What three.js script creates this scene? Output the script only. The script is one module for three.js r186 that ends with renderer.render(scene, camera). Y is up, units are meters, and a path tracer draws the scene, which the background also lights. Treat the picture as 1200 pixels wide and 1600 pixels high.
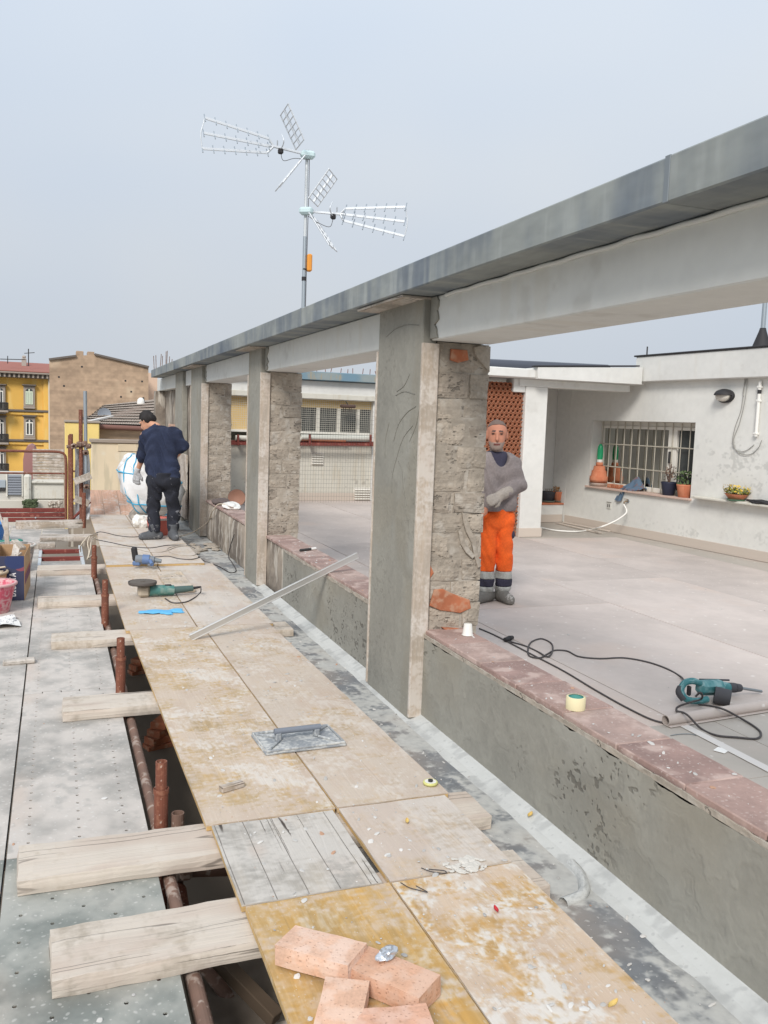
import * as THREE from 'three';
import { mergeGeometries } from 'three/addons/utils/BufferGeometryUtils.js';

// ------------------------------------------------------------------ camera, sky, sun, exposure
const scene = new THREE.Scene();
const FPX = 1361.4, YAW = 0.36268, PITCH = 0.10327, ROLL = -0.035095, EYE = new THREE.Vector3(0, 1.6, 0);
const camera = new THREE.PerspectiveCamera(2 * Math.atan(800 / FPX) * 180 / Math.PI, 0.75, 0.05, 2000);
const fwd = new THREE.Vector3(Math.sin(YAW) * Math.cos(PITCH), -Math.sin(PITCH), -Math.cos(YAW) * Math.cos(PITCH));
const rgt0 = new THREE.Vector3(Math.cos(YAW), 0, Math.sin(YAW)), dwn0 = fwd.clone().cross(rgt0);
const rgt = rgt0.clone().multiplyScalar(Math.cos(ROLL)).addScaledVector(dwn0, Math.sin(ROLL));
const dwn = dwn0.clone().multiplyScalar(Math.cos(ROLL)).addScaledVector(rgt0, -Math.sin(ROLL));
camera.position.copy(EYE);
camera.quaternion.setFromRotationMatrix(new THREE.Matrix4().makeBasis(rgt, dwn.clone().negate(), fwd.clone().negate()));

{ // overcast sky: brighter towards the zenith, pale grey blue, faint broad cloud texture
  const W = 256, H = 128, d = new Float32Array(W * H * 4);
  for (let j = 0; j < H; j++) for (let i = 0; i < W; i++) {
    const el = ((j + 0.5) / H - 0.5) * Math.PI, az = (i + 0.5) / W * Math.PI * 2, s = Math.max(0, Math.sin(el));
    const wv = Math.sin(az * 2 + 5 * s) + 0.7 * Math.sin(az * 5 - 13 * s + 1.3 * Math.sin(az * 3 + 9 * s)) + 0.45 * Math.sin(az * 11 + 21 * s + 1.7 * Math.sin(az * 4 - 17 * s)) + 0.3 * Math.sin(az * 23 - 38 * s + 2 * Math.sin(az * 9 + 26 * s)), cl = 1 + 0.016 * wv, bl = 0.02 * wv;
    const L = (0.53 + 0.33 * Math.pow(s, 0.9)) * cl, k = (j * W + i) * 4;
    const hue = Math.min(1, s * 1.8); d[k] = L * (0.955 - 0.035 * hue + bl * 0.6); d[k + 1] = L * (1.02 + 0.005 * hue); d[k + 2] = L * (1.1 + 0.06 * hue - bl); d[k + 3] = 1;
    if (el < 0) { d[k] = 0.2; d[k + 1] = 0.195; d[k + 2] = 0.185; }
  }
  const sky = new THREE.DataTexture(d, W, H, THREE.RGBAFormat, THREE.FloatType);
  sky.mapping = THREE.EquirectangularReflectionMapping; sky.magFilter = THREE.LinearFilter; sky.needsUpdate = true;
  scene.background = sky; scene.environment = sky;
}
const sun = new THREE.DirectionalLight(new THREE.Color(1, 0.955, 0.9), 2.5);
sun.position.set(-7.5, 13.5, 8.5); sun.target.position.set(2, 0, -6);
sun.castShadow = true; sun.shadow.radius = 34; sun.shadow.mapSize.set(2048, 2048);
Object.assign(sun.shadow.camera, { left: -25, right: 25, top: 25, bottom: -25, near: 1, far: 80 });
scene.add(sun, sun.target);
const renderer = new THREE.WebGLRenderer({ antialias: true });
renderer.setSize(768, 1024);
renderer.shadowMap.enabled = true;
renderer.toneMapping = THREE.LinearToneMapping;
renderer.toneMappingExposure = 1.13;

// ------------------------------------------------------------------ photo pixels (1200 x 1600) to directions, met with a plane of the place
const V3 = (x, y, z) => new THREE.Vector3(x, y, z);
const ray = (px, py) => fwd.clone().addScaledVector(rgt, (px - 600) / FPX).addScaledVector(dwn, (py - 800) / FPX);
const onY = (px, py, y) => { const d = ray(px, py); return d.multiplyScalar((y - EYE.y) / d.y).add(EYE); };
const onX = (px, py, x) => { const d = ray(px, py); return d.multiplyScalar((x - EYE.x) / d.x).add(EYE); };
const onZ = (px, py, z) => { const d = ray(px, py); return d.multiplyScalar((z - EYE.z) / d.z).add(EYE); };

// ------------------------------------------------------------------ random, noise
function rng(seed) { let s = seed | 0; return () => { s = (s + 0x6d2b79f5) | 0; let t = Math.imul(s ^ (s >>> 15), 1 | s); t = (t + Math.imul(t ^ (t >>> 7), 61 | t)) ^ t; return ((t ^ (t >>> 14)) >>> 0) / 4294967296; }; }
const R = rng(71);
const rr = (a, b) => a + (b - a) * R();
function hsh(x, y, s) { let h = Math.imul(x, 374761393) ^ Math.imul(y, 668265263) ^ Math.imul(s, 2147483647 ^ 0x5bd1e995); h = Math.imul(h ^ (h >>> 13), 1274126177); return ((h ^ (h >>> 16)) >>> 0) / 4294967296; }
const LAT = new Float32Array(65536); { const q = rng(12345); for (let i = 0; i < 65536; i++) LAT[i] = q(); }
function vn(x, y, px, py, s) { // periodic value noise on a shared lattice, x and y not negative
  const ix = Math.floor(x), iy = Math.floor(y); let fx = x - ix, fy = y - iy;
  fx = fx * fx * (3 - 2 * fx); fy = fy * fy * (3 - 2 * fy);
  let x0 = ix % px, y0 = iy % py; if (x0 < 0) x0 += px; if (y0 < 0) y0 += py;
  let x1 = x0 + 1, y1 = y0 + 1; if (x1 === px) x1 = 0; if (y1 === py) y1 = 0;
  const ox = s * 37, oy = s * 91, r0 = ((y0 + oy) & 255) << 8, r1 = ((y1 + oy) & 255) << 8, c0 = (x0 + ox) & 255, c1 = (x1 + ox) & 255;
  const a = LAT[r0 | c0], b = LAT[r0 | c1], c = LAT[r1 | c0], e = LAT[r1 | c1];
  return a + (b - a) * fx + (c - a) * fy + (a - b - c + e) * fx * fy;
}
function fbm(u, v, fx, fy, oct, s) { let a = 0.5, t = 0, n = 0; for (let o = 0; o < oct; o++) { t += a * vn(u * fx, v * fy, fx, fy, s + o * 17); n += a; a *= 0.5; fx *= 2; fy *= 2; } return t / n; }
function spots(u, v, f, s, rmin, rmax) { // 1 inside a blot, 0 outside; blots are scattered one per cell
  const x = u * f, y = v * f, ix = Math.floor(x), iy = Math.floor(y); let best = 0;
  for (let j = -1; j <= 1; j++) for (let i = -1; i <= 1; i++) {
    let cx = ix + i, cy = iy + j; if (cx < 0) cx += f; else if (cx >= f) cx -= f; if (cy < 0) cy += f; else if (cy >= f) cy -= f;
    const h = (((cy + s * 57) & 255) << 8) | ((cx + s * 29) & 255), w = LAT[h], r = rmin + (rmax - rmin) * w * w * w, dx = x - ix - i - LAT[(h + 7919) & 65535]; if (dx > r || dx < -r) continue;
    const dy = y - iy - j - LAT[(h + 104729) & 65535]; if (dy > r || dy < -r) continue;
    const k = LAT[(h + 1301) & 65535] * 6.28, ck = Math.cos(k), sk = Math.sin(k), ex = dx * ck + dy * sk, ey = (dy * ck - dx * sk) * 1.5;
    const d = Math.hypot(ex, ey) / r; if (d < 1) best = Math.max(best, Math.min(1, (1 - d) * 3));
  }
  return best;
}
const cl01 = (x) => x < 0 ? 0 : x > 1 ? 1 : x, sst = (a, b, x) => { const t = cl01((x - a) / (b - a)); return t * t * (3 - 2 * t); };
const mix3 = (a, b, t) => [a[0] + (b[0] - a[0]) * t, a[1] + (b[1] - a[1]) * t, a[2] + (b[2] - a[2]) * t];
const sc3 = (a, k) => [a[0] * k, a[1] * k, a[2] * k];

// a surface: fn(u, v) -> [r, g, b (0..255 sRGB), height 0..1]; metres = size of one repeat
function surf(fn, { w = 384, h = 384, mx = 1, my = mx, bump = 0.002, rough = 0.9, metal = 0, extra = {} } = {}) {
  const c = new Uint8Array(w * h * 4), b = new Uint8Array(w * h * 4);
  for (let j = 0; j < h; j++) for (let i = 0; i < w; i++) {
    const o = fn((i + 0.5) / w, (j + 0.5) / h), k = (j * w + i) * 4, g = cl01(o[3]) * 255;
    c[k] = Math.min(255, Math.max(0, o[0])); c[k + 1] = Math.min(255, Math.max(0, o[1])); c[k + 2] = Math.min(255, Math.max(0, o[2])); c[k + 3] = 255;
    b[k] = b[k + 1] = b[k + 2] = g; b[k + 3] = 255;
  }
  const T = (a, srgb) => { const t = new THREE.DataTexture(a, w, h, THREE.RGBAFormat, THREE.UnsignedByteType); t.wrapS = t.wrapT = THREE.RepeatWrapping; t.magFilter = THREE.LinearFilter; t.minFilter = THREE.LinearMipmapLinearFilter; t.generateMipmaps = true; if (srgb) t.colorSpace = THREE.SRGBColorSpace; t.repeat.set(1 / mx, 1 / my); t.needsUpdate = true; return t; };
  const m = new THREE.MeshStandardMaterial({ map: T(c, true), roughness: rough, metalness: metal, ...extra });
  if (bump) { m.bumpMap = T(b, false); m.bumpScale = bump; }
  return m;
}
const flat = (r, g, b, rough = 0.85, extra = {}) => new THREE.MeshStandardMaterial({ color: new THREE.Color().setRGB(r / 255, g / 255, b / 255, THREE.SRGBColorSpace), roughness: rough, ...extra });
// ------------------------------------------------------------------ materials
const M = {};
const dust = [206, 198, 189];
// wet-looking grey cement render with trowel arcs and pits
const render = (base, seed, pit) => (u, v) => {
  const a = fbm(u, v, 3, 3, 5, seed), b = fbm(u, v, 24, 24, 4, seed + 5), arc = fbm(u + 0.12 * a, v + 0.2 * b, 5, 26, 3, seed + 9), fine = fbm(u, v, 90, 90, 2, seed + 15);
  const ch = sst(0.5, 0.68, fbm(u, v, 4, 3, 3, seed + 31)), p = sst(0.6, 0.68, 0.55 * fbm(u + 0.06 * a, v, 100, 120, 2, seed + 3) + 0.45 * fbm(u, v + 0.06 * a, 44, 50, 2, seed + 4)) * ch * pit;
  const k = 0.93 + 0.16 * (a - 0.5) + 0.08 * (b - 0.5) + 0.06 * (arc - 0.5) + 0.05 * (fine - 0.5);
  let c = sc3(base, k); c = mix3(c, [136, 127, 110], sst(0.5, 0.75, fbm(u, v, 4, 6, 3, seed + 21)) * 0.3); c = mix3(c, [182, 180, 172], sst(0.58, 0.78, fbm(u, v, 6, 5, 4, seed + 25)) * 0.25);
  c = mix3(c, [84, 80, 72], p * 0.7);
  return [...c, 0.55 + 0.5 * (arc - 0.5) + 0.3 * (b - 0.5) + 0.12 * (fine - 0.5) - 0.7 * p];
};
M.render = surf(render([156, 153, 143], 11, 0.2), { w: 704, h: 704, mx: 1.7, bump: 0.006, rough: 0.93 });
M.renderWall = surf(render([156, 153, 143], 41, 0.8), { w: 704, h: 704, mx: 1.9, bump: 0.007, rough: 0.93 });
// tuff blocks smeared with mortar
const tuff = (base, seed) => (u, v) => {
  const a = fbm(u, v, 4, 4, 5, seed), b = fbm(u, v, 30, 30, 3, seed + 4), st = fbm(u + 0.05 * a, v, 4, 34, 3, seed + 8), p = sst(0.64, 0.72, 0.6 * fbm(u, v, 20, 34, 3, seed + 2) + 0.4 * fbm(u, v, 5, 5, 2, seed + 3));
  let c = sc3(base, 0.88 + 0.2 * a + 0.14 * (b - 0.5) + 0.1 * (st - 0.5));
  c = mix3(c, [190, 184, 174], sst(0.52, 0.74, fbm(u, v, 7, 7, 4, seed + 6)) * 0.55); c = mix3(c, [98, 92, 84], p * 0.6);
  return [...c, 0.5 + 0.8 * (a - 0.5) + 0.5 * (b - 0.5) + 0.3 * (st - 0.5) - 0.5 * p];
};
M.tuff = [tuff([166, 155, 141], 3), tuff([158, 147, 134], 23)].map((f) => surf(f, { mx: 0.5, bump: 0.014, rough: 0.97 }));
M.tuff.push(M.tuff[0]); M.mortar = surf(tuff([164, 154, 141], 61), { mx: 0.6, bump: 0.008, rough: 0.97 });
M.oldWall = surf((u, v) => { const a = fbm(u, v, 4, 4, 5, 7), d = fbm(u, v, 18, 3, 4, 9); let c = mix3([160, 148, 134], [120, 110, 100], sst(0.35, 0.7, a)); c = mix3(c, [205, 198, 186], sst(0.52, 0.68, d) * 0.75); return [...c, a * 0.5 + d * 0.5]; }, { mx: 1.2, bump: 0.01, rough: 0.97 });
// weathered boards and panels: grain along u
function wood(base, seed, { white = 0, splat = 0, crack = 0, grey = 0, plank = 0, grain = 1, soft = dust } = {}) {
  return (u, v) => {
    const w = fbm(u, v, 2, 6, 3, seed) * 0.08, g = fbm(u, v + w, 3, 90, 3, seed + 1), g2 = fbm(u, v + w, 6, 40, 3, seed + 2), a = fbm(u, v, 7, 5, 4, seed + 3);
    let c = sc3(base, 0.86 + (0.16 * g + 0.12 * (g2 - 0.5)) * grain + 0.16 * (a - 0.5)), h = 0.5 + 0.4 * (g - 0.5);
    c = mix3(c, [150, 147, 142], grey * sst(0.3, 0.7, fbm(u, v, 3, 12, 4, seed + 4)));
    const wq = fbm(u + 0.05 * a, v + 0.05 * g2, 9, 4, 5, seed + 5), wf = fbm(u + 0.1 * wq, v, 70, 50, 3, seed + 6), wc = fbm(u, v + 0.1 * wq, 80, 18, 3, seed + 16);
    const f = 0.5 * wq + 0.22 * wf + 0.28 * wc, film = sst(0.68 - white * 0.42, 0.86 - white * 0.3, f);
    c = mix3(c, mix3(soft, [188, 170, 156], sst(0.4, 0.7, fbm(u, v, 5, 7, 3, seed + 19)) * 0.6), film * 0.88); h += film * 0.12;
    const sp = sst(0.57 - splat * 0.1, 0.78 - splat * 0.1, 0.5 * fbm(u, v, 10, 5, 4, seed + 7) + 0.25 * fbm(u + 0.1 * wq, v, 56, 26, 3, seed + 17) + 0.25 * wf), dr = spots(u, v, 46, seed + 8, 0.04, 0.3) * splat * 0.6;
    const s = Math.max(sp * splat, dr); c = mix3(c, [212, 205, 196], s * 0.7); h += s * 0.25;
    if (crack) { const k = vn(u * 2, (v + 0.004 * wf) * 46, 2, 46, seed + 11), cr = sst(0.05, 0.01, Math.abs(k - 0.5)) * sst(0.5, 0.62, fbm(u, v, 5, 22, 2, seed + 12)) * crack; c = mix3(c, [74, 66, 60], cr); h -= cr * 0.8; }
    if (plank) { const q = v * plank + 0.03 * (wq - 0.5), fr = Math.abs(q - Math.round(q)), ln = sst(0.016, 0.004, fr) * (0.5 + wf); c = mix3(c, [78, 70, 62], Math.min(1, ln) * 0.6); h -= ln * 0.5; }
    return [...c, h];
  };
}
const WP = { w: 704, h: 704, mx: 1.6, my: 0.8, bump: 0.003, rough: 0.9 };
M.panelYellow = surf(wood([204, 160, 90], 5, { white: 0.66, splat: 0.75, grey: 0.25, soft: [198, 176, 152] }), WP);
M.panelMixed = surf(wood([196, 164, 116], 105, { white: 1.05, splat: 1.1, grey: 0.25, soft: [199, 183, 168] }), WP);
M.panelSplashed = surf(wood([204, 160, 98], 155, { white: 0.92, splat: 1.4, grey: 0.2, soft: [203, 184, 166] }), WP);
M.panelDusty = surf(wood([194, 166, 128], 205, { white: 1.15, splat: 0.8, grey: 0.3, soft: [197, 184, 171] }), WP);
M.panelPale = surf(wood([198, 176, 150], 305, { white: 1.05, splat: 0.55, grey: 0.4, soft: [202, 193, 184] }), WP);
M.panelWeathered = surf(wood([190, 180, 166], 405, { white: 0.95, splat: 0.25, crack: 1, grey: 0.7, plank: 9, soft: [198, 192, 184] }), { ...WP, mx: 1.6, my: 1.0, bump: 0.004 });
M.panelEdge = surf(wood([206, 172, 116], 505, { white: 0.4 }), { ...WP, bump: 0, w: 512, h: 512 });
M.board = surf(wood([202, 186, 166], 605, { white: 1.15, splat: 0.25, crack: 0.45, grey: 0.25, grain: 0.45, soft: [205, 194, 181] }), { ...WP, mx: 1.5, my: 0.8, bump: 0.004 });
M.boardOld = surf(wood([182, 166, 148], 705, { white: 0.75, crack: 0.8, grey: 0.5, grain: 0.8 }), { ...WP, w: 384, h: 384, mx: 1.2, my: 0.6, bump: 0 });
M.batten = surf(wood([198, 182, 164], 805, { white: 0.7, splat: 0.4, grey: 0.25, grain: 0.7 }), { ...WP, w: 384, h: 384, bump: 0, mx: 1.3, my: 0.5 });
M.pinkPanel = surf(wood([206, 164, 140], 905, { white: 0.5, grey: 0.1 }), { ...WP, bump: 0, w: 512, h: 512 });
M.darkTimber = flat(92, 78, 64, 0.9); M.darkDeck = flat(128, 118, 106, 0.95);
// steel decks
const deckFn = (base, seed, film, tint) => (u, v) => {
  const a = fbm(u, v, 3, 3, 5, seed), b = fbm(u + 0.1 * a, v, 12, 12, 4, seed + 3), s = spots(u, v, 50, seed + 5, 0.05, 0.34), f = fbm(u, v, 60, 60, 3, seed + 9), m = fbm(u + 0.08 * b, v + 0.08 * a, 9, 11, 5, seed + 12);
  let c = sc3(base, 0.88 + 0.24 * (a - 0.5) + 0.1 * (f - 0.5)); c = mix3(c, tint, film * sst(0.4, 0.62, 0.35 * a + 0.25 * b + 0.4 * m)); c = mix3(c, [186, 158, 138], sst(0.55, 0.8, fbm(u, v, 2, 3, 4, seed + 11)) * 0.4 * film);
  c = mix3(c, [104, 108, 106], sst(0.56, 0.7, 0.5 * m + 0.5 * fbm(u, v, 22, 26, 3, seed + 14)) * 0.22); c = mix3(c, [214, 211, 205], s * 0.4);
  return [...c, 0.4 + 0.3 * m + s * 0.3];
};
M.deckGrey = surf(deckFn([142, 146, 140], 12, 0.75, [180, 178, 170]), { w: 704, h: 704, mx: 1.4, bump: 0.002, rough: 0.75 });
M.deckDust = surf(deckFn([178, 173, 166], 52, 0.9, [199, 191, 183]), { w: 704, h: 704, mx: 1.6, bump: 0.002, rough: 0.85 });
// roof gutter membrane with plaster droppings
M.gutter = surf((u, v) => {
  const a = fbm(u, v, 4, 4, 5, 31), f = fbm(u, v, 50, 50, 3, 35), blot = 0.5 * fbm(u + 0.05 * a, v, 5, 5, 5, 37) + 0.3 * fbm(u, v + 0.05 * a, 20, 20, 4, 38) + 0.2 * f, s = spots(u, v, 30, 39, 0.06, 0.5), w = Math.max(sst(0.44, 0.58, blot), s * 0.7);
  let c = sc3([134, 137, 140], 0.87 + 0.3 * (a - 0.3) + 0.12 * (f - 0.5)); c = mix3(c, [168, 152, 138], sst(0.5, 0.7, fbm(u, v, 3, 3, 4, 45)) * 0.55); c = mix3(c, [196, 195, 189], w * (0.55 + 0.4 * f)); return [...c, 0.35 + w * 0.35 + 0.2 * f];
}, { w: 704, h: 704, mx: 1.5, bump: 0.006, rough: 0.88 });
M.fillet = surf((u, v) => { const a = fbm(u, v, 5, 5, 5, 131), s = spots(u, v, 20, 133, 0.05, 0.4); const c = mix3(sc3([196, 197, 194], 0.88 + 0.18 * a), [150, 151, 150], Math.max(s * 0.3, sst(0.5, 0.75, fbm(u, v, 14, 12, 5, 137)) * 0.4)); return [...c, a]; }, { mx: 0.8, bump: 0.006, rough: 0.9 });
// coping tiles
M.coping = [0, 1, 2].map((i) => surf((u, v) => { const a = fbm(u, v, 4, 4, 5, 71 + i * 9), f = fbm(u, v, 40, 40, 3, 75 + i), w = sst(0.5, 0.75, fbm(u, v, 5, 5, 5, 77 + i * 3)), s = spots(u, v, 24, 79 + i, 0.05, 0.4); let c = sc3([[160, 134, 125], [153, 127, 119], [164, 141, 132]][i], 0.85 + 0.25 * a + 0.1 * (f - 0.5)); c = mix3(c, [196, 174, 164], w * 0.75); c = mix3(c, [206, 194, 186], s * 0.4); return [...c, 0.4 + 0.2 * f + 0.5 * s]; }, { w: 256, h: 256, mx: 0.5, bump: 0, rough: 0.85 }));
// terrace cover sheets and tiles
const floorFn = (base, seed, amt) => (u, v) => { const a = fbm(u, v, 3, 3, 5, seed), b = fbm(u, v, 10, 10, 4, seed + 3), f = fbm(u, v, 60, 60, 2, seed + 5), s = spots(u, v, 16, seed + 7, 0.02, 0.14); let c = sc3(base, 0.95 + 0.1 * (a - 0.5) * amt + 0.05 * (b - 0.5) * amt + 0.03 * (f - 0.5)); c = mix3(c, [196, 178, 166], sst(0.56, 0.76, fbm(u, v, 4, 3, 4, seed + 9)) * 0.35 * amt); c = mix3(c, [226, 222, 216], s * 0.6); return [...c, 0.5 + 0.2 * (f - 0.5) + 0.5 * s]; };
M.paper = [surf(floorFn([200, 188, 180], 91, 1.5), { mx: 2.4, bump: 0, rough: 0.88 }), surf(floorFn([196, 184, 176], 191, 1.6), { mx: 2.2, bump: 0, rough: 0.88 })];
M.tile = surf(floorFn([184, 176, 166], 291, 1.2), { mx: 2.6, bump: 0, rough: 0.7 });
// metal cover of the eave
M.fascia = surf((u, v) => { const a = fbm(u, v, 6, 3, 5, 151), st = fbm(u, v, 50, 3, 4, 153), f = fbm(u, v, 50, 50, 2, 157), q = sst(0.34, 0.66, 0.55 * fbm(u + 0.04 * st, v, 7, 2, 4, 159) + 0.25 * st + 0.2 * a); let c = mix3([98, 107, 118], [144, 148, 145], q); c = sc3(c, 0.88 + 0.2 * a + 0.08 * (f - 0.5)); c = mix3(c, [176, 180, 180], sst(0.6, 0.78, st) * 0.25); return [...c, 0.5 + 0.2 * f]; }, { w: 704, h: 352, mx: 3.6, my: 1.2, bump: 0, rough: 0.75 });
// white walls
const whiteFn = (base, seed, dirt) => (u, v) => { const a = fbm(u, v, 3, 3, 5, seed), st = fbm(u, v, 26, 4, 4, seed + 3), f = fbm(u, v, 50, 50, 3, seed + 5); let c = sc3(base, 0.95 + 0.08 * (a - 0.5) + 0.04 * (f - 0.5)); const d = sst(0.6, 0.76, 0.5 * fbm(u, v, 6, 6, 5, seed + 7) + 0.5 * fbm(u, v, 30, 30, 3, seed + 8)); c = mix3(c, [150, 144, 134], d * 0.5 * dirt); c = mix3(c, [190, 178, 156], sst(0.6, 0.8, st) * 0.35 * dirt); return [...c, 0.5 + 0.3 * (f - 0.5) - 0.4 * d * dirt]; };
M.white = surf(whiteFn([226, 225, 220], 211, 0.22), { mx: 3.1, bump: 0, rough: 0.9 });
M.whiteDirty = surf(whiteFn([216, 212, 200], 221, 1.0), { mx: 2.3, bump: 0.004, rough: 0.92 });
M.beamWhite = surf(whiteFn([224, 224, 219], 231, 0.35), { mx: 2.7, bump: 0, rough: 0.9 });
M.skirting = flat(196, 184, 172, 0.7);
// masonry and town
M.brick = surf((u, v) => { const a = fbm(u, v, 4, 4, 5, 241), f = fbm(u, v, 40, 40, 3, 243), p = spots(u, v, 16, 245, 0.04, 0.3), g = fbm(u, v, 3, 40, 3, 247); let c = sc3([214, 176, 152], 0.88 + 0.22 * a + 0.1 * (f - 0.5) + 0.08 * (g - 0.5)); c = mix3(c, [226, 200, 184], sst(0.42, 0.7, fbm(u, v, 5, 5, 4, 249)) * 0.7); c = mix3(c, [150, 112, 92], p * 0.25); return [...c, 0.5 + 0.3 * (f - 0.5) - 0.6 * p]; }, { mx: 0.25, bump: 0.0022, rough: 0.93 });
M.redBrick = surf((u, v) => { const a = fbm(u, v, 4, 4, 5, 251), f = fbm(u, v, 30, 30, 3, 253); const c = mix3(sc3([178, 108, 76], 0.82 + 0.3 * a), [188, 160, 138], sst(0.45, 0.75, fbm(u, v, 7, 7, 4, 257)) * 0.6); return [...c, a]; }, { w: 256, h: 256, mx: 0.3, bump: 0, rough: 0.95 });
M.brownWall = surf((u, v) => { const a = fbm(u, v, 4, 4, 5, 261), r = fbm(u, v, 3, 50, 3, 263), f = fbm(u, v, 40, 40, 3, 265), p = spots(u, v, 14, 267, 0.03, 0.16); let c = mix3([200, 172, 144], [176, 150, 126], a); c = sc3(c, 0.92 + 0.18 * (r - 0.5) + 0.2 * (f - 0.5)); c = mix3(c, [216, 196, 168], sst(0.6, 0.75, fbm(u, v, 6, 6, 4, 269)) * 0.5); return [...c, 0.5 + 0.4 * (r - 0.5)]; }, { mx: 9, bump: 0, rough: 0.97 });
M.ochre = surf((u, v) => { const a = fbm(u, v, 4, 4, 5, 271), st = fbm(u, v, 20, 3, 4, 273); const c = mix3(sc3([226, 180, 92], 0.94 + 0.12 * a), [230, 202, 138], sst(0.55, 0.75, st) * 0.4); return [...c, a]; }, { w: 256, h: 256, mx: 8, bump: 0, rough: 0.95 });
M.cream = surf((u, v) => { const a = fbm(u, v, 4, 4, 5, 281), st = fbm(u, v, 24, 4, 4, 283), d = sst(0.58, 0.72, fbm(u, v, 7, 7, 5, 285)); let c = sc3([220, 204, 176], 0.92 + 0.14 * a); c = mix3(c, [186, 176, 152], sst(0.5, 0.75, st) * 0.5); c = mix3(c, [226, 222, 208], d * 0.5); return [...c, a]; }, { mx: 2.2, bump: 0, rough: 0.95 });
M.trim = flat(158, 146, 134, 0.92); M.trimDark = flat(108, 100, 94, 0.92); M.roofRed = flat(152, 98, 86, 0.9);
M.roofTile = surf((u, v) => { const a = fbm(u, v, 6, 6, 4, 291), f = fbm(u, v, 40, 40, 2, 293); const c = mix3([128, 112, 102], [208, 196, 180], sst(0.42, 0.56, 0.4 * a + 0.6 * f)); return [...c, f]; }, { w: 256, h: 256, mx: 1.1, bump: 0, rough: 0.96 });
M.ground = surf((u, v) => { const a = fbm(u, v, 6, 6, 5, 301); return [...sc3([146, 142, 135], 0.8 + 0.4 * a), a]; }, { w: 256, h: 256, mx: 20, bump: 0, rough: 0.97 });
// metals, plastics, cloth
M.rust = surf((u, v) => { const a = fbm(u, v, 6, 6, 5, 311), f = fbm(u, v, 30, 30, 3, 313), s = spots(u, v, 20, 315, 0.05, 0.35); let c = mix3([132, 76, 56], [104, 64, 50], a); c = mix3(c, [170, 128, 104], sst(0.55, 0.75, f) * 0.4); c = mix3(c, [206, 198, 188], s * 0.6); return [...c, f]; }, { w: 256, h: 256, mx: 0.5, bump: 0, rough: 0.8, metal: 0 });
M.rustOld = surf((u, v) => { const a = fbm(u, v, 6, 6, 5, 321), f = fbm(u, v, 20, 20, 3, 323); let c = mix3([136, 104, 88], [104, 84, 74], a); c = mix3(c, [188, 178, 168], sst(0.5, 0.7, f) * 0.6); return [...c, f]; }, { w: 256, h: 256, mx: 0.5, bump: 0, rough: 0.85 });
M.oxide = surf((u, v) => { const a = fbm(u, v, 4, 10, 4, 331), f = fbm(u, v, 30, 30, 3, 333); let c = sc3([122, 56, 48], 0.8 + 0.35 * a); c = mix3(c, [176, 120, 104], sst(0.62, 0.75, f) * 0.6); return [...c, f]; }, { w: 256, h: 256, mx: 1, bump: 0, rough: 0.75 });
M.galv = flat(168, 176, 182, 0.4, { metalness: 0.6 }); M.galvPale = flat(204, 208, 210, 0.5, { metalness: 0.3 }); M.alu = flat(214, 212, 208, 0.38, { metalness: 0.75 });
M.antenna = flat(214, 218, 222, 0.45, { metalness: 0.35 });
M.blackRubber = flat(44, 42, 44, 0.7); M.cable = flat(72, 68, 68, 0.7); M.cableLight = flat(206, 192, 172, 0.7); M.cableBeige = flat(178, 168, 156, 0.8);
M.whitePlastic = flat(232, 230, 224, 0.5); M.darkIron = flat(52, 50, 50, 0.7); M.zinc = flat(132, 138, 142, 0.55, { metalness: 0.4 });
M.glassDark = new THREE.MeshPhysicalMaterial({ color: new THREE.Color(0.05, 0.055, 0.055), roughness: 0.06, metalness: 0, specularIntensity: 1 });
M.terracotta = surf((u, v) => { const a = fbm(u, v, 6, 6, 4, 341); return [...mix3([186, 106, 74], [206, 140, 108], a), a]; }, { w: 128, h: 128, mx: 0.4, bump: 0, rough: 0.9 });
M.mirrorGlass = new THREE.MeshStandardMaterial({ color: new THREE.Color(0.5, 0.5, 0.47), roughness: 0.03, metalness: 1 });
M.frameWhite = flat(222, 218, 208, 0.6);
M.blind = flat(216, 186, 128, 0.85);
// ------------------------------------------------------------------ geometry helpers
// uv in metres by the face's main axis; the texture's u follows `grain`
function muv(g, grain = 'x', ou = 0, ov = 0) {
  if (g.index) g = g.toNonIndexed();
  const p = g.attributes.position, n = p.count, uv = new Float32Array(n * 2), A = V3(), B = V3(), C = V3();
  const pick = { x: { x: ['z', 'y'], y: ['x', 'z'], z: ['x', 'y'] }, y: { x: ['y', 'z'], y: ['x', 'z'], z: ['y', 'x'] }, z: { x: ['z', 'y'], y: ['z', 'x'], z: ['x', 'y'] } }[grain];
  for (let i = 0; i < n; i += 3) {
    A.fromBufferAttribute(p, i); B.fromBufferAttribute(p, i + 1); C.fromBufferAttribute(p, i + 2);
    const q = B.clone().sub(A).cross(C.clone().sub(A)), ax = Math.abs(q.x), ay = Math.abs(q.y), az = Math.abs(q.z), k = ax >= ay && ax >= az ? 'x' : ay >= az ? 'y' : 'z';
    [A, B, C].forEach((w, j) => { uv[(i + j) * 2] = w[pick[k][0]] + ou; uv[(i + j) * 2 + 1] = w[pick[k][1]] + ov; });
  }
  g.setAttribute('uv', new THREE.BufferAttribute(uv, 2));
  return g;
}
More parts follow.
